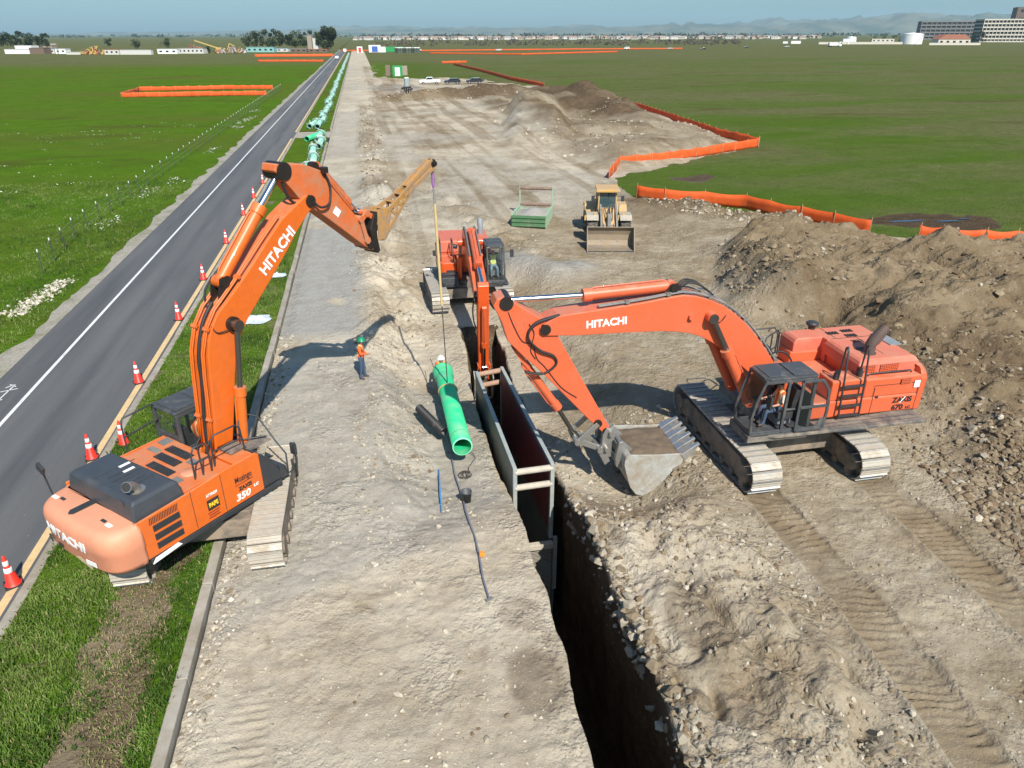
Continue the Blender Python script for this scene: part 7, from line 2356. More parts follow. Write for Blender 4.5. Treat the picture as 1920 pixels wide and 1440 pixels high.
for (x, y) in ((1.6, 1.12), (1.6, -1.12), (-1.75, 1.12), (-1.75, -1.12)): wheel(wlr, x, y, .84, .84, .72, lugs=22)
mb = MB()
mb.prism([(-3.7, .9), (-1.0, .9), (-1.0, 1.75), (-1.4, 2.0), (-3.5, 1.95), (-3.75, 1.7)], -.75, .75, 'y')
mb.prism([(-1.2, .55), (.3, .55), (.3, 1.55), (-1.2, 1.55)], -.6, .6, 'y')
mb.prism([(.3, .6), (2.4, .5), (2.3, 1.2), (1.1, 2.05), (.5, 1.95)], -.42, .42, 'y')
wbody = mb.build('body', YEL_EQ, wlr, bevel=.06)
FEND = surf('dusty_fender', (.33, .30, .25), .8, dirt=.5, dirt_col=(.42, .37, .29))
for s in (-1, 1):
    mb = MB(); mb.prism([(.75, 1.62), (1.1, 1.84), (2.1, 1.84), (2.45, 1.55), (2.38, 1.5), (2.05, 1.76), (1.15, 1.76), (.82, 1.56)], s * 1.12 - .40, s * 1.12 + .40, 'y'); mb.build('fender', FEND, wlr, bevel=.02)
    mb = MB(); mb.prism([(-2.8, 1.5), (-2.4, 1.85), (-1.2, 1.85), (-.75, 1.5), (-.7, .8), (-.8, .8), (-.95, 1.45), (-1.3, 1.7), (-2.35, 1.7), (-2.7, 1.45)], s * 1.12 - .38, s * 1.12 + .38, 'y'); mb.build('fender', YEL_EQ, wlr, bevel=.02)
    mb = MB(); mb.prism([(.55, 2.15), (.75, 2.3), (2.0, 1.75), (3.05, .75), (3.3, .35), (3.05, .25), (2.75, .6), (1.7, 1.3), (.55, 1.85)], s * .52 - .07, s * .52 + .07, 'y'); mb.build('lift_arm', GREY_EQ, wlr, bevel=.015)
    mb = MB(); mb.cyl((.6, s * .34, 1.0), (1.5, s * .34, 1.25), .09); mb.cyl((1.5, s * .34, 1.25), (2.4, s * .34, 1.25), .05); mb.build('lift_cylinder', YEL_EQ, wlr)
mb = MB(); mb.cyl((.7, 0, 2.0), (1.6, 0, 1.85), .1); mb.cyl((1.6, 0, 1.85), (2.2, 0, 1.7), .055); mb.build('tilt_cylinder', STEEL, wlr)
mb = MB(); mb.prism([(2.1, 1.95), (2.35, 1.9), (2.55, 1.2), (2.5, .75), (2.3, .8), (2.25, 1.25)], -.12, .12, 'y'); mb.build('bell_crank', GREY_EQ, wlr, bevel=.02)
mb = MB(); mb.bar((2.45, 0, .85), (3.2, 0, .75), .14, .12); mb.box((2.2, 0, 1.12), (.2, 1.05, .2)); mb.build('bucket_link', GREY_EQ, wlr)
for yy in (-.2, .05, .22):
    mb = MB(); mb.tube([(.9, yy, 2.0), (1.3, yy * 1.3, 2.15), (1.8, yy, 1.9), (2.1, yy, 1.5)], .03, 6); mb.build('hose', RUBBER, wlr)
LBK = surf('worn_loader_bucket', (.235, .205, .165), .6, metal=.3, dirt=.5, dirt_col=(.33, .25, .16), dscale=1.0)
mb = MB()
bp = [(4.75, .03), (3.7, .03), (3.4, .12), (3.2, .42), (3.18, .8), (3.3, 1.15), (3.55, 1.38)]
for a, b2 in zip(bp[:-1], bp[1:]): mb.bar((a[0], 0, a[1]), (b2[0], 0, b2[1]), 3.06, .05)
for s in (-1, 1): mb.prism([(4.7, .0), (3.65, .0), (3.36, .1), (3.15, .4), (3.13, .82), (3.27, 1.2), (3.55, 1.42), (3.75, 1.35)], s * 1.53 - .025, s * 1.53 + .025, 'y')
lbo = mb.build('bucket', LBK, wlr, bevel=.01)
mb = MB(); mb.box((4.72, 0, .03), (.22, 3.12, .05)); mb.build('cutting_edge', STEEL, lbo)
mb = MB()
for (x, y) in ((-1.25, .68), (-1.25, -.68), (.22, .62), (.22, -.62)): mb.bar((x, y, 1.5), (x - .1 * (x > 0), y * .95, 3.05), .1, .1)
mb.box((-.5, 0, 1.6), (1.6, 1.4, .12)); mb.bar((.2, -.6, 1.75), (.2, .6, 1.75), .08, .35)
lcab = mb.build('cab', YEL_EQ, wlr, bevel=.02, split=False)
mb = MB(); mb.box((-.55, 0, 3.12), (2.0, 1.62, .14)); mb.box((.42, 0, 3.10), (.12, 1.66, .2)); mb.build('roof', YEL_EQ, lcab, bevel=.04)
GLB, nt, b = newmat('blue_tinted_glass')
b.inputs['Base Color'].default_value = (.05, .09, .10, 1); b.inputs['Roughness'].default_value = .08; b.inputs['Alpha'].default_value = .75
mb = MB(); mb.prism([(.2, 1.9), (.12, 3.02), (-1.2, 3.02), (-1.2, 1.7), (.1, 1.7)], -.6, .6, 'y'); mb.build('windows', GLB, lcab)
for s in (-1, 1):
    mb = MB(); mb.tube([(.2, s * .7, 2.7), (.35, s * 1.0, 2.75)], .02, 6); mb.box((.36, s * 1.02, 2.58), (.08, .22, .38)); mb.build('mirror', BLACK, wlr, bevel=.02)
    mb = MB(); mb.cyl((2.0, s * .95, 1.9), (2.08, s * .95, 1.9), .09); mb.bar((1.8, s * .9, 1.7), (1.95, s * .95, 1.95), .05, .05); mb.build('headlight', YEL_EQ, wlr)
mb = MB(); mb.tube([(-2.4, .3, 1.9), (-2.4, .3, 2.7)], .07, 10); mb.build('exhaust_pipe', BLACK, wlr)
mb = MB(); mb.tube([(.3, .75, .8), (.3, .78, 1.6), (.35, .8, 2.2)], .025, 6); mb.build('handrail', BLACK, wlr)

# ================================================================== VEHICLES AND FAR PLACE
def proj(P):
    v = Vector(P) - Vector((0, 0, CAM_H))
    w = v.dot(c_d)
    return CX + F_PX * v.dot(c_r) / w, CY - F_PX * v.dot(c_u) / w


def up_to(P, py):
    """height above ground point P that reaches photo row py"""
    h = 3.0
    for _ in range(12):
        y0, y1 = proj((P.x, P.y, h))[1], proj((P.x, P.y, h + 1))[1]
        h += (py - y0) / (y1 - y0)
    return h


def car(label, P, rz, col, kind='car', group=None, detail=True, cat=None):
    o = thing('pickup_truck' if kind == 'pickup' else 'parked_car', label, cat or ('pickup' if kind == 'pickup' else 'car'), P, rz, group)
    if kind == 'pickup':
        prof = [(-2.9, .55), (2.75, .5), (2.85, .8), (2.8, 1.12), (1.25, 1.22), (.75, 1.85), (-.75, 1.88), (-.95, 1.25), (-2.9, 1.22)]
        win = [(1.1, 1.25), (.7, 1.78), (-.68, 1.8), (-.85, 1.28)]
        wb = (1.85, -1.75)
    else:
        prof = [(-2.3, .5), (2.25, .45), (2.35, .75), (2.2, 1.0), (1.15, 1.1), (.45, 1.58), (-1.5, 1.62), (-2.2, 1.15), (-2.35, .9)]
        win = [(1.0, 1.12), (.4, 1.5), (-1.42, 1.54), (-1.95, 1.15)]
        wb = (1.4, -1.4)
    mb = MB(); mb.prism(prof, -.95, .95, 'y')
    bo = mb.build('body', col, o, bevel=.08)
    if kind == 'pickup':
        mb = MB(); mb.box((-1.95, 0, 1.225), (1.75, 1.6, .02)); mb.build('bed_liner', BLACK, bo)
    for s in (-1, 1):
        mb = MB(); mb.prism(win, s * .955 - .01, s * .955 + .01, 'y'); mb.build('side_window', GLASS_DK, bo)
        for x in wb:
            mb = MB(); mb.cyl((x, s * .82, .38), (x, s * 1.0, .38), .38, n=16); t = mb.build('wheel', RUBBER, o)
            if detail: mb = MB(); mb.cyl((x, s * .99, .38), (x, s * 1.015, .38), .21, n=12); mb.build('rim', STEEL, t)
        mb = MB(); mb.box((prof[2][0] - .04, s * .7, .85), (.1, .36, .18)); mb.build('headlight', LETTER, o)
    f0, f1 = win[0], win[1]
    mb = MB(); mb.add([(f0[0] + .14, -.8, f0[1] + .02), (f0[0] + .14, .8, f0[1] + .02), (f1[0] + .1, .72, f1[1]), (f1[0] + .1, -.72, f1[1])], [(0, 1, 2, 3)]); mb.build('windscreen', GLASS_DK, bo)
    return o


CARW = surf('white_car_paint', (.80, .80, .80), .3, var=.02, coat=.5); CARB = surf('dark_blue_car_paint', (.02, .026, .04), .25, var=.05, coat=.6); CARG = surf('silver_car_paint', (.45, .46, .47), .3, var=.03, coat=.5)
P = gp(806, 158); car('white pickup truck parked broadside on the dirt beyond the toilet', P, R(178), CARW, 'pickup')
P = gp(848, 158); car('dark car parked behind the dirt berm, just right of the white pickup', P, R(175), CARB)
P = gp(889, 157); car('dark car parked behind the dirt berm, farthest right of the parked row', P, R(176), CARB)
P = gp(632, 111); car('white car driving toward the camera on the road beside the pipes', P, R(-90), CARW)
P = gp(647, 99); o = car('white van at the far end of the straight road', P, R(-90), CARW, cat='van'); o.scale = (1.1, 1.15, 1.7)

# portable toilet
P = gp(763, 163, 0)
pt = thing('portable_toilet', 'grey portable toilet with white roof standing on the gravel pad', 'portable toilet', P, R(5))
TOI = flat('toilet_grey_plastic', (.20, .26, .26), .5)
mb = MB(); mb.box((0, 0, 1.05), (1.15, 1.15, 2.1), taper=(.96, .96)); cab_ = mb.build('cabin', TOI, pt, bevel=.04)
mb = MB(); mb.box((0, -.575, 1.05), (.75, .03, 1.8)); mb.build('door', flat('toilet_door', (.26, .32, .32), .5), cab_)
mb = MB(); mb.prism([(-.6, 2.1), (.6, 2.1), (.45, 2.35), (-.45, 2.35)], -.6, .6, 'y'); mb.build('roof', WHITE, pt, bevel=.04)
P = gp(762, 170, .6)
tr_ = thing('attachment', 'dark rusty machine attachment lying on the berm in front of the portable toilet', 'machine attachment', (P.x, P.y, hz(P.x, P.y)), 0)
mb = MB()
for k in range(5): mb.bar((-1.2 + k * .55, 0, .1), (-.9 + k * .5, .2, 1.3 - .2 * (k % 2)), .28, .3)
mb.bar((-1.4, 0, .3), (1.5, .1, 1.0), .3, .35); mb.bar((-.8, .1, 1.2), (1.2, .2, 1.4), .3, .4)
mb.build('frame', GREASE, tr_, bevel=.03, split=False)
mb = MB(); mb.cyl((-.9, -.3, .45), (-.9, .5, .45), .45, n=16); mb.build('drum', TRKFRAME, tr_)


def container(label, P, rz, L, W, H, m_, dm=None, name='container', cat='container'):
    o = thing(name, label, cat, P, rz)
    mb = MB(); mb.box((0, 0, H / 2), (L, W, H)); n = int(L / .5)
    for k in range(n):
        for s in (-1, 1): mb.box((-L / 2 + (k + .5) * L / n, s * W / 2, H / 2), (L / n * .5, .06, H - .3))
    wl0 = mb.build('body', m_, o, bevel=.03, split=False)
    if dm:
        mb = MB(); mb.box((0, -W / 2 - .06, H * .45), (L * .5, .05, H * .8)); mb.build('door', dm, wl0)
    return o


GCON = surf('green_container_paint', (.02, .28, .08), .5, var=.1); GCOND = flat('brown_container_side', (.20, .15, .12)); KHK = flat('khaki_panel', (.32, .27, .21))
P = gp(746, 143)
container('green shipping container standing at the edge of the field behind the toilet', P, R(-4), 3.2, 3.0, 3.2, GCON, LETTER)
P = gp(728, 142); container('brown shed side standing against the green container, toward the gravel road', P, R(-4), 1.5, 3.0, 3.2, GCOND)
P = gp(757, 141); container('khaki panelled box behind the green container, away from the road', P, R(-4), 2.6, 2.4, 2.9, KHK)

# staged white pipes and equipment at the far end of the gravel road
for k in range(9):
    P = gp(743 + k * 5.2, 99.5)
    o = thing('concrete_pipe', 'pale upright pipe section in the far staging row beyond the green field', 'pipe', P, 0, 'pale pipe sections staged in a far row')
    mb = MB(); mb.lathe([(.9, 0), (1.1, 0), (1.1, 3.2), (1.25, 3.2), (1.25, 3.8), (.9, 3.8), (.9, 0)], n=14); mb.build('pipe_barrel', WHITE if k % 3 else CARG, o, split=False)
P = gp(737, 97); container('long green tarp covered stack in the far staging area', P, R(0), 16, 3, 3.5, GCON)
P = gp(703, 98); container('white and blue site trailer in the far staging area', P, R(0), 9, 4, 5.0, WHITE, flat('blue_door', (.05, .12, .4)))
P = gp(717, 98); container('small white site trailer beside the far green stack', P, R(0), 5, 3, 3.8, WHITE)
P = gp(675, 99); container('white and red sign board trailer at the end of the gravel road', P, R(0), 4, 2, 4.2, WHITE, flat('red_sign', (.5, .05, .05)))
for (px, py, lab, cl, cat) in ((935, 95.5, 'white car far off on the field behind the thin orange fences', CARW, None), (785, 96, 'white car far off left of the other on the orange fence line', CARW, None), (1175, 93.5, 'white box van parked far off on the right field', CARW, 'van'),
                           (1256, 92.5, 'dark and white car parked far off right of the box van', CARG, None), (1318, 93, 'dark car alone far off on the right field', CARB, None), (1475, 89, 'silver car far off in front of the suburb on the right', CARG, None), (1398, 90, 'small dark car far off at the suburb edge', CARB, None)):
    P = gp(px, py); o = car(lab, P, R(170), cl, detail=False, cat=cat)
    if cat == 'van': o.scale = (1, 1.1, 1.7)

# ------------------------------------------------------------------ trees
LEAFD = leafmat('dark_eucalyptus_leaves', (.036, .052, .026), .35, .3); LEAFM = leafmat('grey_green_leaves', (.055, .072, .035), .35, .3); LEAFG = leafmat('bright_shrub_leaves', (.06, .11, .025), .3, .3)
BARK = surf('tree_bark', (.16, .13, .10), .9, var=.25); BRUSHM = leafmat('bare_grey_brush', (.13, .11, .085), .3, .2)


def crown_arrays(rg, W, H, n, base=.25, leaf=.5, holes=.35, lumps=14):
    c = rg.uniform(-1, 1, (lumps, 3)); c[:, :2] *= W * .38 * np.sqrt(rg.uniform(.1, 1, lumps))[:, None]
    c[:, 2] = H * (base + (1 - base) * (.5 + .42 * c[:, 2]))
    r = rg.uniform(.13, .26, lumps) * min(W, H)
    k = rg.integers(0, lumps, n)
    d = rg.normal(size=(n, 3)); d /= np.linalg.norm(d, axis=1)[:, None]
    p = c[k] + d * (r[k] * rg.uniform(.45, 1.05, n) ** .6)[:, None] * np.array([1, 1, .8])
    a = rg.normal(size=(n, 3)); a /= np.linalg.norm(a, axis=1)[:, None]
    b2 = np.cross(a, rg.normal(size=(n, 3))); b2 /= np.linalg.norm(b2, axis=1)[:, None] + 1e-9
    s = (leaf * rg.uniform(.5, 1.3, n))[:, None]
    v = np.stack([p - a * s, p + b2 * s * .5, p + a * s, p - b2 * s * .5], 1)
    v[:, :, 2] = np.clip(v[:, :, 2], .1, None)
    return v.reshape(-1, 3), (np.arange(n)[:, None] * 4 + np.arange(4)[None]), c


def tree(label, P, W, H, m_, seed, group=None, n=900, base=.25, leaf=.55, name='tree'):
    rg = np.random.default_rng(seed)
    o = thing(name, label, 'tree' if name == 'tree' else 'shrub', P, 0, group)
    v, f, c = crown_arrays(rg, W, H, n, base, leaf)
    np_mesh('crown', v, f, m_, o)
    mb = MB()
    mb.tube([(0, 0, -.2), (.1, 0, H * base), (0, .1, H * .7)], [H * .022 + .08, H * .018 + .05, .05], 7)
    for q in c[:5]: mb.tube([(0.05, 0, H * base * .9), tuple(q * .6 + np.array([0, 0, H * .1])), tuple(q)], [.12, .08, .03], 5)
    mb.build('trunk', BARK, o, split=False)
    return o


def far_tree(px, py, top, wpx, label, m_, seed, group, base=.25, n=900):
    P = gp(px, py)
    H = up_to(P, top)
    Wd = (gp(px + wpx / 2, py) - gp(px - wpx / 2, py)).length
    return tree(label, P, Wd, H, m_, seed, group, n, base, leaf=max(.45, H * .045))


GT = 'trees around the far left yard'
for i, (px, top, w) in enumerate(((466, 63, 26), (482, 60, 26), (497, 57, 22), (512, 55, 22), (527, 53, 24), (543, 60, 20), (556, 56, 24), (571, 58, 22), (585, 57, 20), (600, 63, 18), (648 - 50, 59, 20))):
    far_tree(px, 95 - (i % 3), top, w, 'dark eucalyptus in the dense grove beside the road, behind the far yard', LEAFD if i % 2 else LEAFM, 100 + i, 'eucalyptus grove by the road', .2, 1000)
far_tree(621, 97, 51, 36, 'tallest rounded dark tree at the road side end of the grove', LEAFD, 131, None, .08, 2600)
for i, (px, top, w) in enumerate(((4, 64, 18), (16, 60, 20), (28, 63, 18), (39, 57, 14), (51, 63, 22), (64, 61, 20), (78, 63, 18), (89, 61, 14))):
    far_tree(px, 93, top, w, 'dark tree in the clump at the far left behind white sheds', LEAFD, 150 + i, 'tree clump at the far left', .2)
far_tree(205, 92, 73, 12, 'lone dark tree rising behind the far pale yard wall', LEAFD, 171, None)
far_tree(259, 95, 74, 24, 'bushy dark tree behind the long pale yard wall', LEAFD, 172, None)
far_tree(313, 93, 71, 24, 'bushy dark tree between white cabin and long shed', LEAFD, 173, None)
far_tree(390, 100, 87, 16, 'low round olive tree in the junk yard', LEAFM, 174, None, .1)

# ------------------------------------------------------------------ far left yard
def far_building(px0, px1, top, base_y, label, wall, roof, cat='building', depth=6.0, windows=0, name='shed', pitch=0.0, winmat=None, rows=1, yaw=0.0):
    A, B = gp(px0, base_y), gp(px1, base_y)
    W = (B - A).length
    H = up_to((A + B) / 2, top)
    rz = math.atan2((B - A).y, (B - A).x) + yaw
    o = thing(name, label, cat, (A + B) / 2, rz)
    mb = MB(); mb.box((0, depth / 2, H / 2), (W, depth, H)); wo = mb.build('wall', wall, o)
    mb = MB()
    if pitch: mb.prism([(-W / 2 - .4, H), (W / 2 + .4, H), (W * .3, H + pitch), (-W * .3, H + pitch)], -.4, depth + .4, 'y')
    else: mb.box((0, depth / 2, H + .12), (W + .3, depth + .3, .22))
    mb.build('roof', roof, o)
    for r_ in range(rows):
        for k in range(windows):
            mb = MB(); mb.box((-W / 2 + (k + .5) * W / windows, -.03, H * (r_ + .55) / rows), (W / windows * .42, .05, H / rows * .34)); mb.build('window', winmat or GLASS_DK, wo)
    return o


PALE = flat('pale_wall', (.56, .55, .51)); BRN = flat('brown_wall', (.16, .11, .085)); TURQ = flat('turquoise_wall', (.22, .44, .42)); RUSTW = flat('rust_orange_wall', (.42, .15, .07)); YELB = flat('yellow_scrap', (.46, .32, .10)); BLUW = flat('blue_tarp', (.12, .26, .45)); REDR = flat('red_tile_roof', (.36, .14, .085)); GRYR = flat('grey_roof', (.28, .27, .26))
far_building(10, 56, 92.5, 101, 'long white trailer at the far left edge of the yard', WHITE, GRYR, 'trailer', 3)
far_building(29, 60, 86, 94, 'white flat roofed shed behind the far left trailer', WHITE, WHITE, 'shed', 10)
far_building(57, 84, 90, 101, 'dark brown open shed between white trailer and blue tarps', BRN, BRN, 'shed', 8)
far_building(85, 103, 92, 100.5, 'pale blue tarp covered stall beside the brown shed', PALE, BLUW, 'shed', 6, 2)
far_building(105, 124, 92, 101, 'white fronted stall right of the blue tarp stall', WHITE, PALE, 'shed', 6, 2)
far_building(82, 98, 85, 92, 'tan pitched roof shed behind the blue tarp stall', KHK, KHK, 'shed', 8, pitch=1.5)
far_building(125, 162, 98, 102.5, 'low white wall in front of the yellow scrap', PALE, PALE, 'wall', 1)
far_building(197, 224, 93.5, 102.5, 'white container with rust orange end in the yard', PALE, RUSTW, 'container', 3, 3)
far_building(226, 284, 93.5, 102.5, 'long pale yard wall of containers', PALE, GRYR, 'container', 3)
far_building(296, 333, 92.5, 101, 'white cabin with small dark windows in the yard', WHITE, WHITE, 'cabin', 4, 3)
far_building(335, 382, 91, 100.5, 'long pale shed right of the white cabin', PALE, GRYR, 'shed', 8, 6)
far_building(463, 514, 89, 98, 'turquoise long shed at the edge of the grove', TURQ, TURQ, 'shed', 6, 5)
far_building(518, 540, 91, 97, 'blue tarp covered stall in front of the grove', PALE, BLUW, 'shed', 5, 2)
far_building(545, 575, 92, 98, 'dark open stall in front of the grove', BRN, GRYR, 'shed', 5, 3)
far_building(578, 614, 92.5, 98, 'brown scrap stall by the tallest tree', BRN, RUSTW, 'shed', 5, 3)
far_building(578, 586, 66, 95, 'tan narrow silo among the grove trees', KHK, KHK, 'silo', 4)
far_building(588, 597, 72, 95, 'second lower tan silo among the grove trees', PALE, PALE, 'silo', 4)


def scrap(px, py, n, wpx, h, label, mats, seed):
    P = gp(px, py)
    W = (gp(px + wpx / 2, py) - gp(px - wpx / 2, py)).length
    rg = random.Random(seed)
    mb = MB()
    for k in range(n):
        x = rg.uniform(-W / 2, W / 2)
        hh = h * (1 - abs(x) / W) * rg.uniform(.4, 1)
        mb.bar((x, rg.uniform(0, 4), rg.uniform(0, .5)), (x + rg.uniform(-3, 3), rg.uniform(0, 4), hh), rg.uniform(.3, 1.2), rg.uniform(.3, 1.0), mi=rg.randrange(len(mats)))
    o = mb.build('scrap_heap', mats)
    o.location = P
    return tag(o, label, 'scrap heap')


scrap(176, 102.5, 60, 40, 6, 'yellow scrap machinery heap in the far left yard', [YELB, YELB, RUSTW, BRN], 1)
scrap(432, 100, 70, 52, 5, 'junk heap with old machines between olive tree and turquoise shed', [BRN, RUSTW, GRYR, YELB, PALE], 2)
scrap(360, 91, 16, 26, 4.5, 'brown scrap on the roof line behind the long shed', [BRN, RUSTW], 3)
P = gp(405, 97)
cr = thing('crane', 'yellow crane boom leaning over the junk heap', 'crane', P)
mb = MB(); mb.bar((-16, 2, 8.5), (2, 2, 2.5), .9, .9); mb.build('boom', YELB, cr)
mb = MB(); mb.box((2.5, 2, 1.6), (5, 3, 3)); mb.build('body', YELB, cr, bevel=.2)
mb = MB(); mb.bar((9, 2, 1.5), (11, 2, 6), .7, .7); mb.bar((11, 2, 6), (15, 2, 4), .6, .6); mb.build('arm', YELB, cr, split=False)
for i, (px, base_y, top) in enumerate(((360, 100, 71), (368, 100, 69), (110, 103, 79), (703, 96, 80), (744, 92, 69), (1173, 93, 75), (1305, 92, 68), (1430, 89, 71), (895, 92, 74), (1042, 91, 74))):
    P = gp(px, base_y); H = up_to(P, top)
    o = thing('utility_pole', 'thin dark utility pole far off on the plain', 'pole', P, 0, 'utility poles on the plain')
    mb = MB(); mb.cyl((0, 0, 0), (0, 0, H), .22, .16, n=6); mb.box((0, 0, H - .8), (3, .2, .25)); mb.build('mast', BARK, o)

# ------------------------------------------------------------------ far right: office block, car park, tanks
def grid_block(px0, px1, top0, top1, base_y, label, cat, frame, infill, cols, rows, depth, name, dz=0):
    """storeyed block: infill walls behind a proud grid of floors and piers"""
    A, B = gp(px0, base_y), gp(px1, base_y)
    W = (B - A).length
    H = up_to((A + B) / 2, (top0 + top1) / 2)
    rz = math.atan2((B - A).y, (B - A).x)
    o = thing(name, label, cat, (A + B) / 2, rz)
    mb = MB(); mb.box((0, depth / 2 + 1.2, H / 2), (W - 1, depth, H - .5)); mb.build('infill_wall', infill, o)
    for r_ in range(rows + 1):
        mb = MB(); mb.box((0, depth / 2, H * r_ / rows + (.6 if r_ == 0 else -.3)), (W, depth + 1, H / rows * .36)); mb.build('floor_band', frame, o)
    for k in range(cols + 1):
        mb = MB(); mb.box((-W / 2 + W * k / cols, -.2, H / 2), (W / cols * .13, 1.2, H + .8)); mb.build('pier', frame, o)
    return o


OFFW = flat('cream_office_concrete', (.60, .555, .47)); GARG = flat('grey_carpark_concrete', (.20, .195, .19)); DARKI = flat('dark_interior', (.055, .05, .048))
grid_block(1836, 1990, 36, 36, 79, 'cream five storey office block with deep windows at the right edge', 'office block', OFFW, DARKI, 22, 6, 40, 'office_building')
grid_block(1722, 1834, 43, 37, 74, 'dark grey open multi storey car park behind the white tank', 'car park', GARG, DARKI, 12, 5, 60, 'parking_structure')
far_building(1893, 1960, 13, 74, 'dark brown tower block rising behind the office block', BRN, BRN, 'tower', 40, 3, 'tower_building', rows=4)
for (px0, px1, top, by, lab) in ((1700, 1741, 63.5, 83, 'big white storage tank in front of the car park'), (1590, 1610, 69.5, 82, 'small white storage tank beside the low white wall')):
    A, B = gp(px0, by), gp(px1, by)
    r_ = (B - A).length / 2
    H = up_to((A + B) / 2, top)
    o = thing('storage_tank', lab, 'tank', (A + B) / 2 + Vector((0, r_, 0)))
    mb = MB(); mb.lathe([(r_, 0), (r_, H)], n=40); mb.build('shell', WHITE, o)
    mb = MB(); mb.lathe([(r_ * 1.01, H - .2), (r_ * 1.01, H), (0, H + r_ * .12)], n=40); mb.build('roof', WHITE, o)
    mb = MB(); mb.bar((-r_ * .3, -r_ - .2, 0), (r_ * .5, -r_ - .2, H), .5, .3); mb.build('stair', GARG, o)
far_building(1535, 1692, 79, 83, 'long low white wall between the two storage tanks', OFFW, OFFW, 'wall', 2)
far_building(1580, 1592, 73, 83, 'white boxy pump house left of the small tank', WHITE, WHITE, 'pump house', 8)
far_building(1634, 1676, 73, 79.5, 'row of cream sheds behind the low white wall', OFFW, OFFW, 'shed', 10, 5)
far_building(1758, 1818, 73.5, 84, 'low house with red tiled hip roof beside the big tank', OFFW, REDR, 'house', 25, 5, 'house', pitch=5)
far_building(1742, 1838, 80.5, 84.5, 'pale garden wall in front of the red roofed house', OFFW, OFFW, 'wall', 1)
far_building(1483, 1501, 77, 82, 'small white shed alone on the right field edge', WHITE, WHITE, 'shed', 6)
far_building(1468, 1477, 78, 81.5, 'tiny white hut left of the lone shed', WHITE, WHITE, 'hut', 5)
P = gp(1566, 88)
o = thing('tipper_truck', 'white truck with tall cab parked on the grass before the small tank', 'truck', P, R(8))
mb = MB(); mb.box((-3, 0, 2.6), (11, 2.6, 2.6)); mb.build('cargo_body', WHITE, o, bevel=.1)
mb = MB(); mb.box((5, 0, 2.6), (3, 2.6, 4)); cb_ = mb.build('cab', WHITE, o, bevel=.2)
mb = MB(); mb.box((5.6, 0, 3.4), (1.9, 2.64, 1.2)); mb.build('window', GLASS_DK, cb_)
for x in (-7, -5.5, 4.5):
    for s in (-1, 1): mb = MB(); mb.cyl((x, s * 1.0, .6), (x, s * 1.35, .6), .6, n=14); mb.build('wheel', RUBBER, o)
for i, (px, by, top, w, m_) in enumerate(((1640, 79, 67, 14, LEAFG), (1656, 79, 66, 16, LEAFG), (1673, 79, 66, 16, LEAFM), (1688, 79, 67, 14, LEAFG), (1750, 83, 65, 14, LEAFM), (1766, 82, 66, 12, LEAFM), (1822, 83, 60, 16, LEAFD), (1838, 82, 57, 18, LEAFD), (1790, 80, 63, 10, LEAFM))):
    far_tree(px, by, top, w, ['bright green tree behind the cream sheds, between the tanks', 'dark tree beside the red roofed house near the office block'][i > 3], m_, 300 + i, ['green trees between the tanks', 'dark trees by the red roofed house'][i > 3], .08, 700)

# ------------------------------------------------------------------ suburb, brush, tree lines, hills
HW = [flat('house_wall_%s' % n, c) for n, c in (('cream', (.58, .53, .45)), ('white', (.66, .65, .62)), ('tan', (.46, .38, .30)))]
HR = [flat('house_roof_%s' % n, c) for n, c in (('brown', (.26, .19, .155)), ('grey', (.30, .29, .28)), ('red', (.36, .22, .17)))]
rgh = random.Random(9)
hv = []
for k in range(6):
    W, D, H = rgh.uniform(12, 19), rgh.uniform(10, 13), rgh.uniform(3.6, 6.2)
    mb = MB(); mb.box((0, 0, H / 2), (W, D, H), mi=0)
    mb.prism([(-D / 2 - .6, H), (D / 2 + .6, H), (0, H + 2.6)], -W / 2 - .5, W / 2 + .5, 'x', mi=1)
    for q in range(3): mb.box((-W / 3 + q * W / 3, -D / 2 - .03, H * .5), (1.6, .1, 1.5), mi=2)
    o = mb.build('house', [HW[k % 3], HR[(k + k // 3) % 3], GLASS_DK], split=False)
    hv.append(o)
used = set()
for k in range(150):
    px = 668 + 870 * (k + rgh.uniform(-.4, .4)) / 150
    py = 74.6 - (px - 668) * .0026 + rgh.uniform(-1.5, .8)
    P = gp(px, py)
    s = k % 6
    if s in used:
        o = hv[s].copy(); COL.objects.link(o)
    else:
        o = hv[s]; used.add(s)
    o.location = P
    o.rotation_euler = (0, 0, R(rgh.choice([0, 90, 12, -20, 80]) - 10))
    tag(o, 'small pale house in the far suburb row on the horizon', 'house', 'suburb houses on the horizon')


def clumps(name, pts, hr, wr, n, m_, seed, leaf):
    rg = np.random.default_rng(seed)
    vs, fs, b0 = [], [], 0
    for (x, y) in pts:
        v, f, _ = crown_arrays(rg, rg.uniform(*wr), rg.uniform(*hr), n, .05, leaf, lumps=6)
        v[:, 0] += x; v[:, 1] += y
        vs.append(v); fs.append(f + b0); b0 += len(v)
    o = np_mesh(name, np.concatenate(vs), np.concatenate(fs), m_)
    return tag(o, kind='stuff')


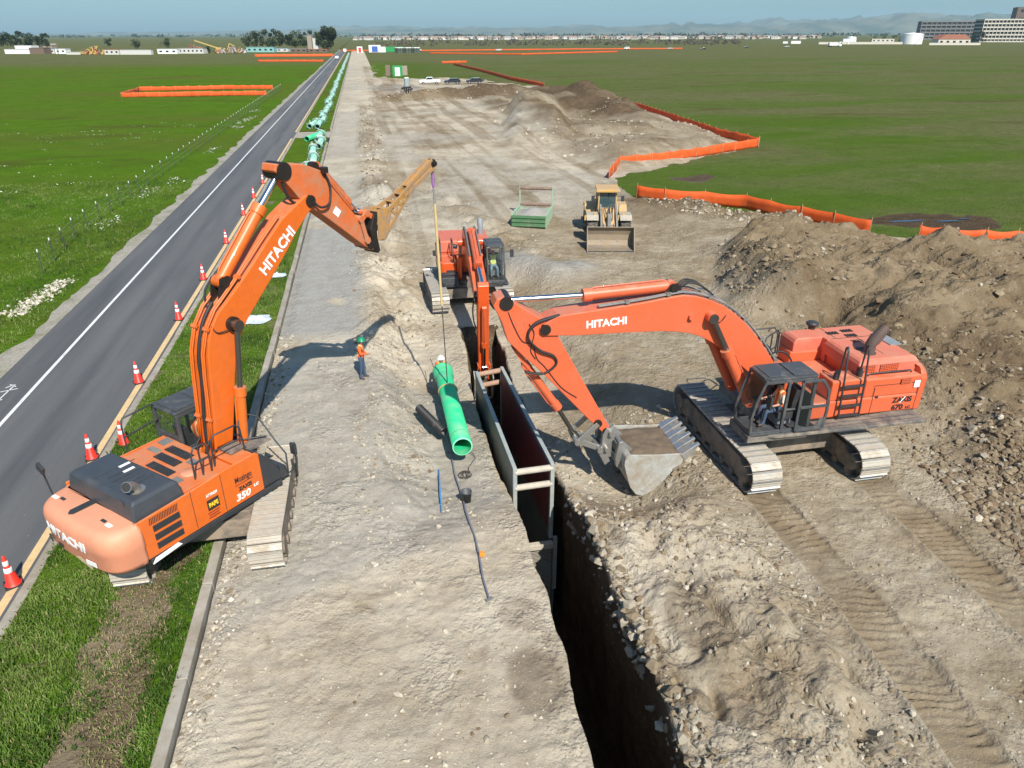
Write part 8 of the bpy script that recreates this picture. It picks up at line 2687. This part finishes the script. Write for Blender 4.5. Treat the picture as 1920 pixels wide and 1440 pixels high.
rg = np.random.default_rng(55)
pts = []
for k in range(330):
    px = rg.uniform(-60, 1740); P = gp(px, 71.5 - px * .0026 + rg.uniform(-1.3, 1.4) - (1.2 if px < 640 else 0)); pts.append((P.x, P.y))
clumps('far_tree_line', pts, (8, 17), (25, 70), 60, LEAFD, 56, 3.2)
pts = []
for k in range(120):
    px = 668 + 870 * rg.uniform(); P = gp(px, 74.8 - (px - 668) * .0026 + rg.uniform(-1.4, .6)); pts.append((P.x, P.y))
clumps('suburb_trees', pts, (5, 9), (8, 20), 40, LEAFM, 57, 1.6)
pts = []
for k in range(170):
    px = 690 + 700 * rg.uniform() ** .9; P = gp(px, 84.5 + rg.uniform(-2, 3) - (px - 690) * .003); pts.append((P.x, P.y))
clumps('bare_brush', pts, (3, 7.5), (8, 26), 70, BRUSHM, 58, .9)

HILL, nt, b = newmat('hill_slope')
ov = objvec(nt)
hn = noise(nt, .0022, 8, .65, ov)
c = mix(nt, ramp(nt, hn, [(.42, 0), (.62, 1)]), (.045, .06, .03), (.16, .15, .09))
nt.links.new(c, b.inputs['Base Color']); b.inputs['Roughness'].default_value = 1.0
az = np.radians(np.linspace(-30, 60, 260))
for (nm, r0, amp, seed, prof) in (('hills', 10500., 1.0, 71, ([-30, -6, 0, 8, 15, 20, 23.5, 25, 28, 33, 40, 46, 60], [0, 0, 70, 85, 88, 95, 150, 128, 120, 165, 200, 225, 220])),
                                  ('hills', 13500., 1.0, 83, ([-30, -10, -2, 6, 12, 20, 30, 40, 46, 60], [0, 60, 110, 125, 120, 130, 190, 230, 235, 200]))):
    rr = r0 + np.array([0, 250, 600, 1000, 1500, 2200])
    pf = np.array([0, .35, .7, .95, 1.0, .75])
    A, Rr_ = np.meshgrid(az, rr)
    hh = np.interp(np.degrees(A), *prof)
    nz = 1 + .22 * fbm(np.degrees(A) * .9, Rr_ * 0 + seed, .35, 4, seed) + .25 * fbm(np.degrees(A) * 2.0, Rr_ / 500, .8, 4, seed + 3) * (pf[:, None] > 0)
    Z = hh * pf[:, None] * np.clip(nz, .3, 2) - 1
    i = np.arange(A.size).reshape(A.shape)
    tag(np_mesh(nm, np.stack([Rr_ * np.sin(A), Rr_ * np.cos(A), Z], -1).reshape(-1, 3), np.stack([i[:-1, :-1], i[:-1, 1:], i[1:, 1:], i[1:, :-1]], -1).reshape(-1, 4), HILL, smooth=True), kind='structure')

# ------------------------------------------------------------------ air
HZ = bpy.data.materials.new('haze_air')
HZ.use_nodes = True
nt = HZ.node_tree
nt.nodes.clear()
out = nd(nt, 'ShaderNodeOutputMaterial')
pv = nd(nt, 'ShaderNodeVolumePrincipled')
pv.inputs['Color'].default_value = (.58, .86, 1.0, 1)
pv.inputs['Density'].default_value = 5.5e-5
pv.inputs['Anisotropy'].default_value = 0.0
nt.links.new(pv.outputs[0], out.inputs['Volume'])
mb = MB(); mb.box((2500, 8200, 195), (26000, 17200, 410)); 
hzo = mb.build('haze', HZ)
hzo.location = (0, 0, 0)
tag(hzo, kind='stuff')
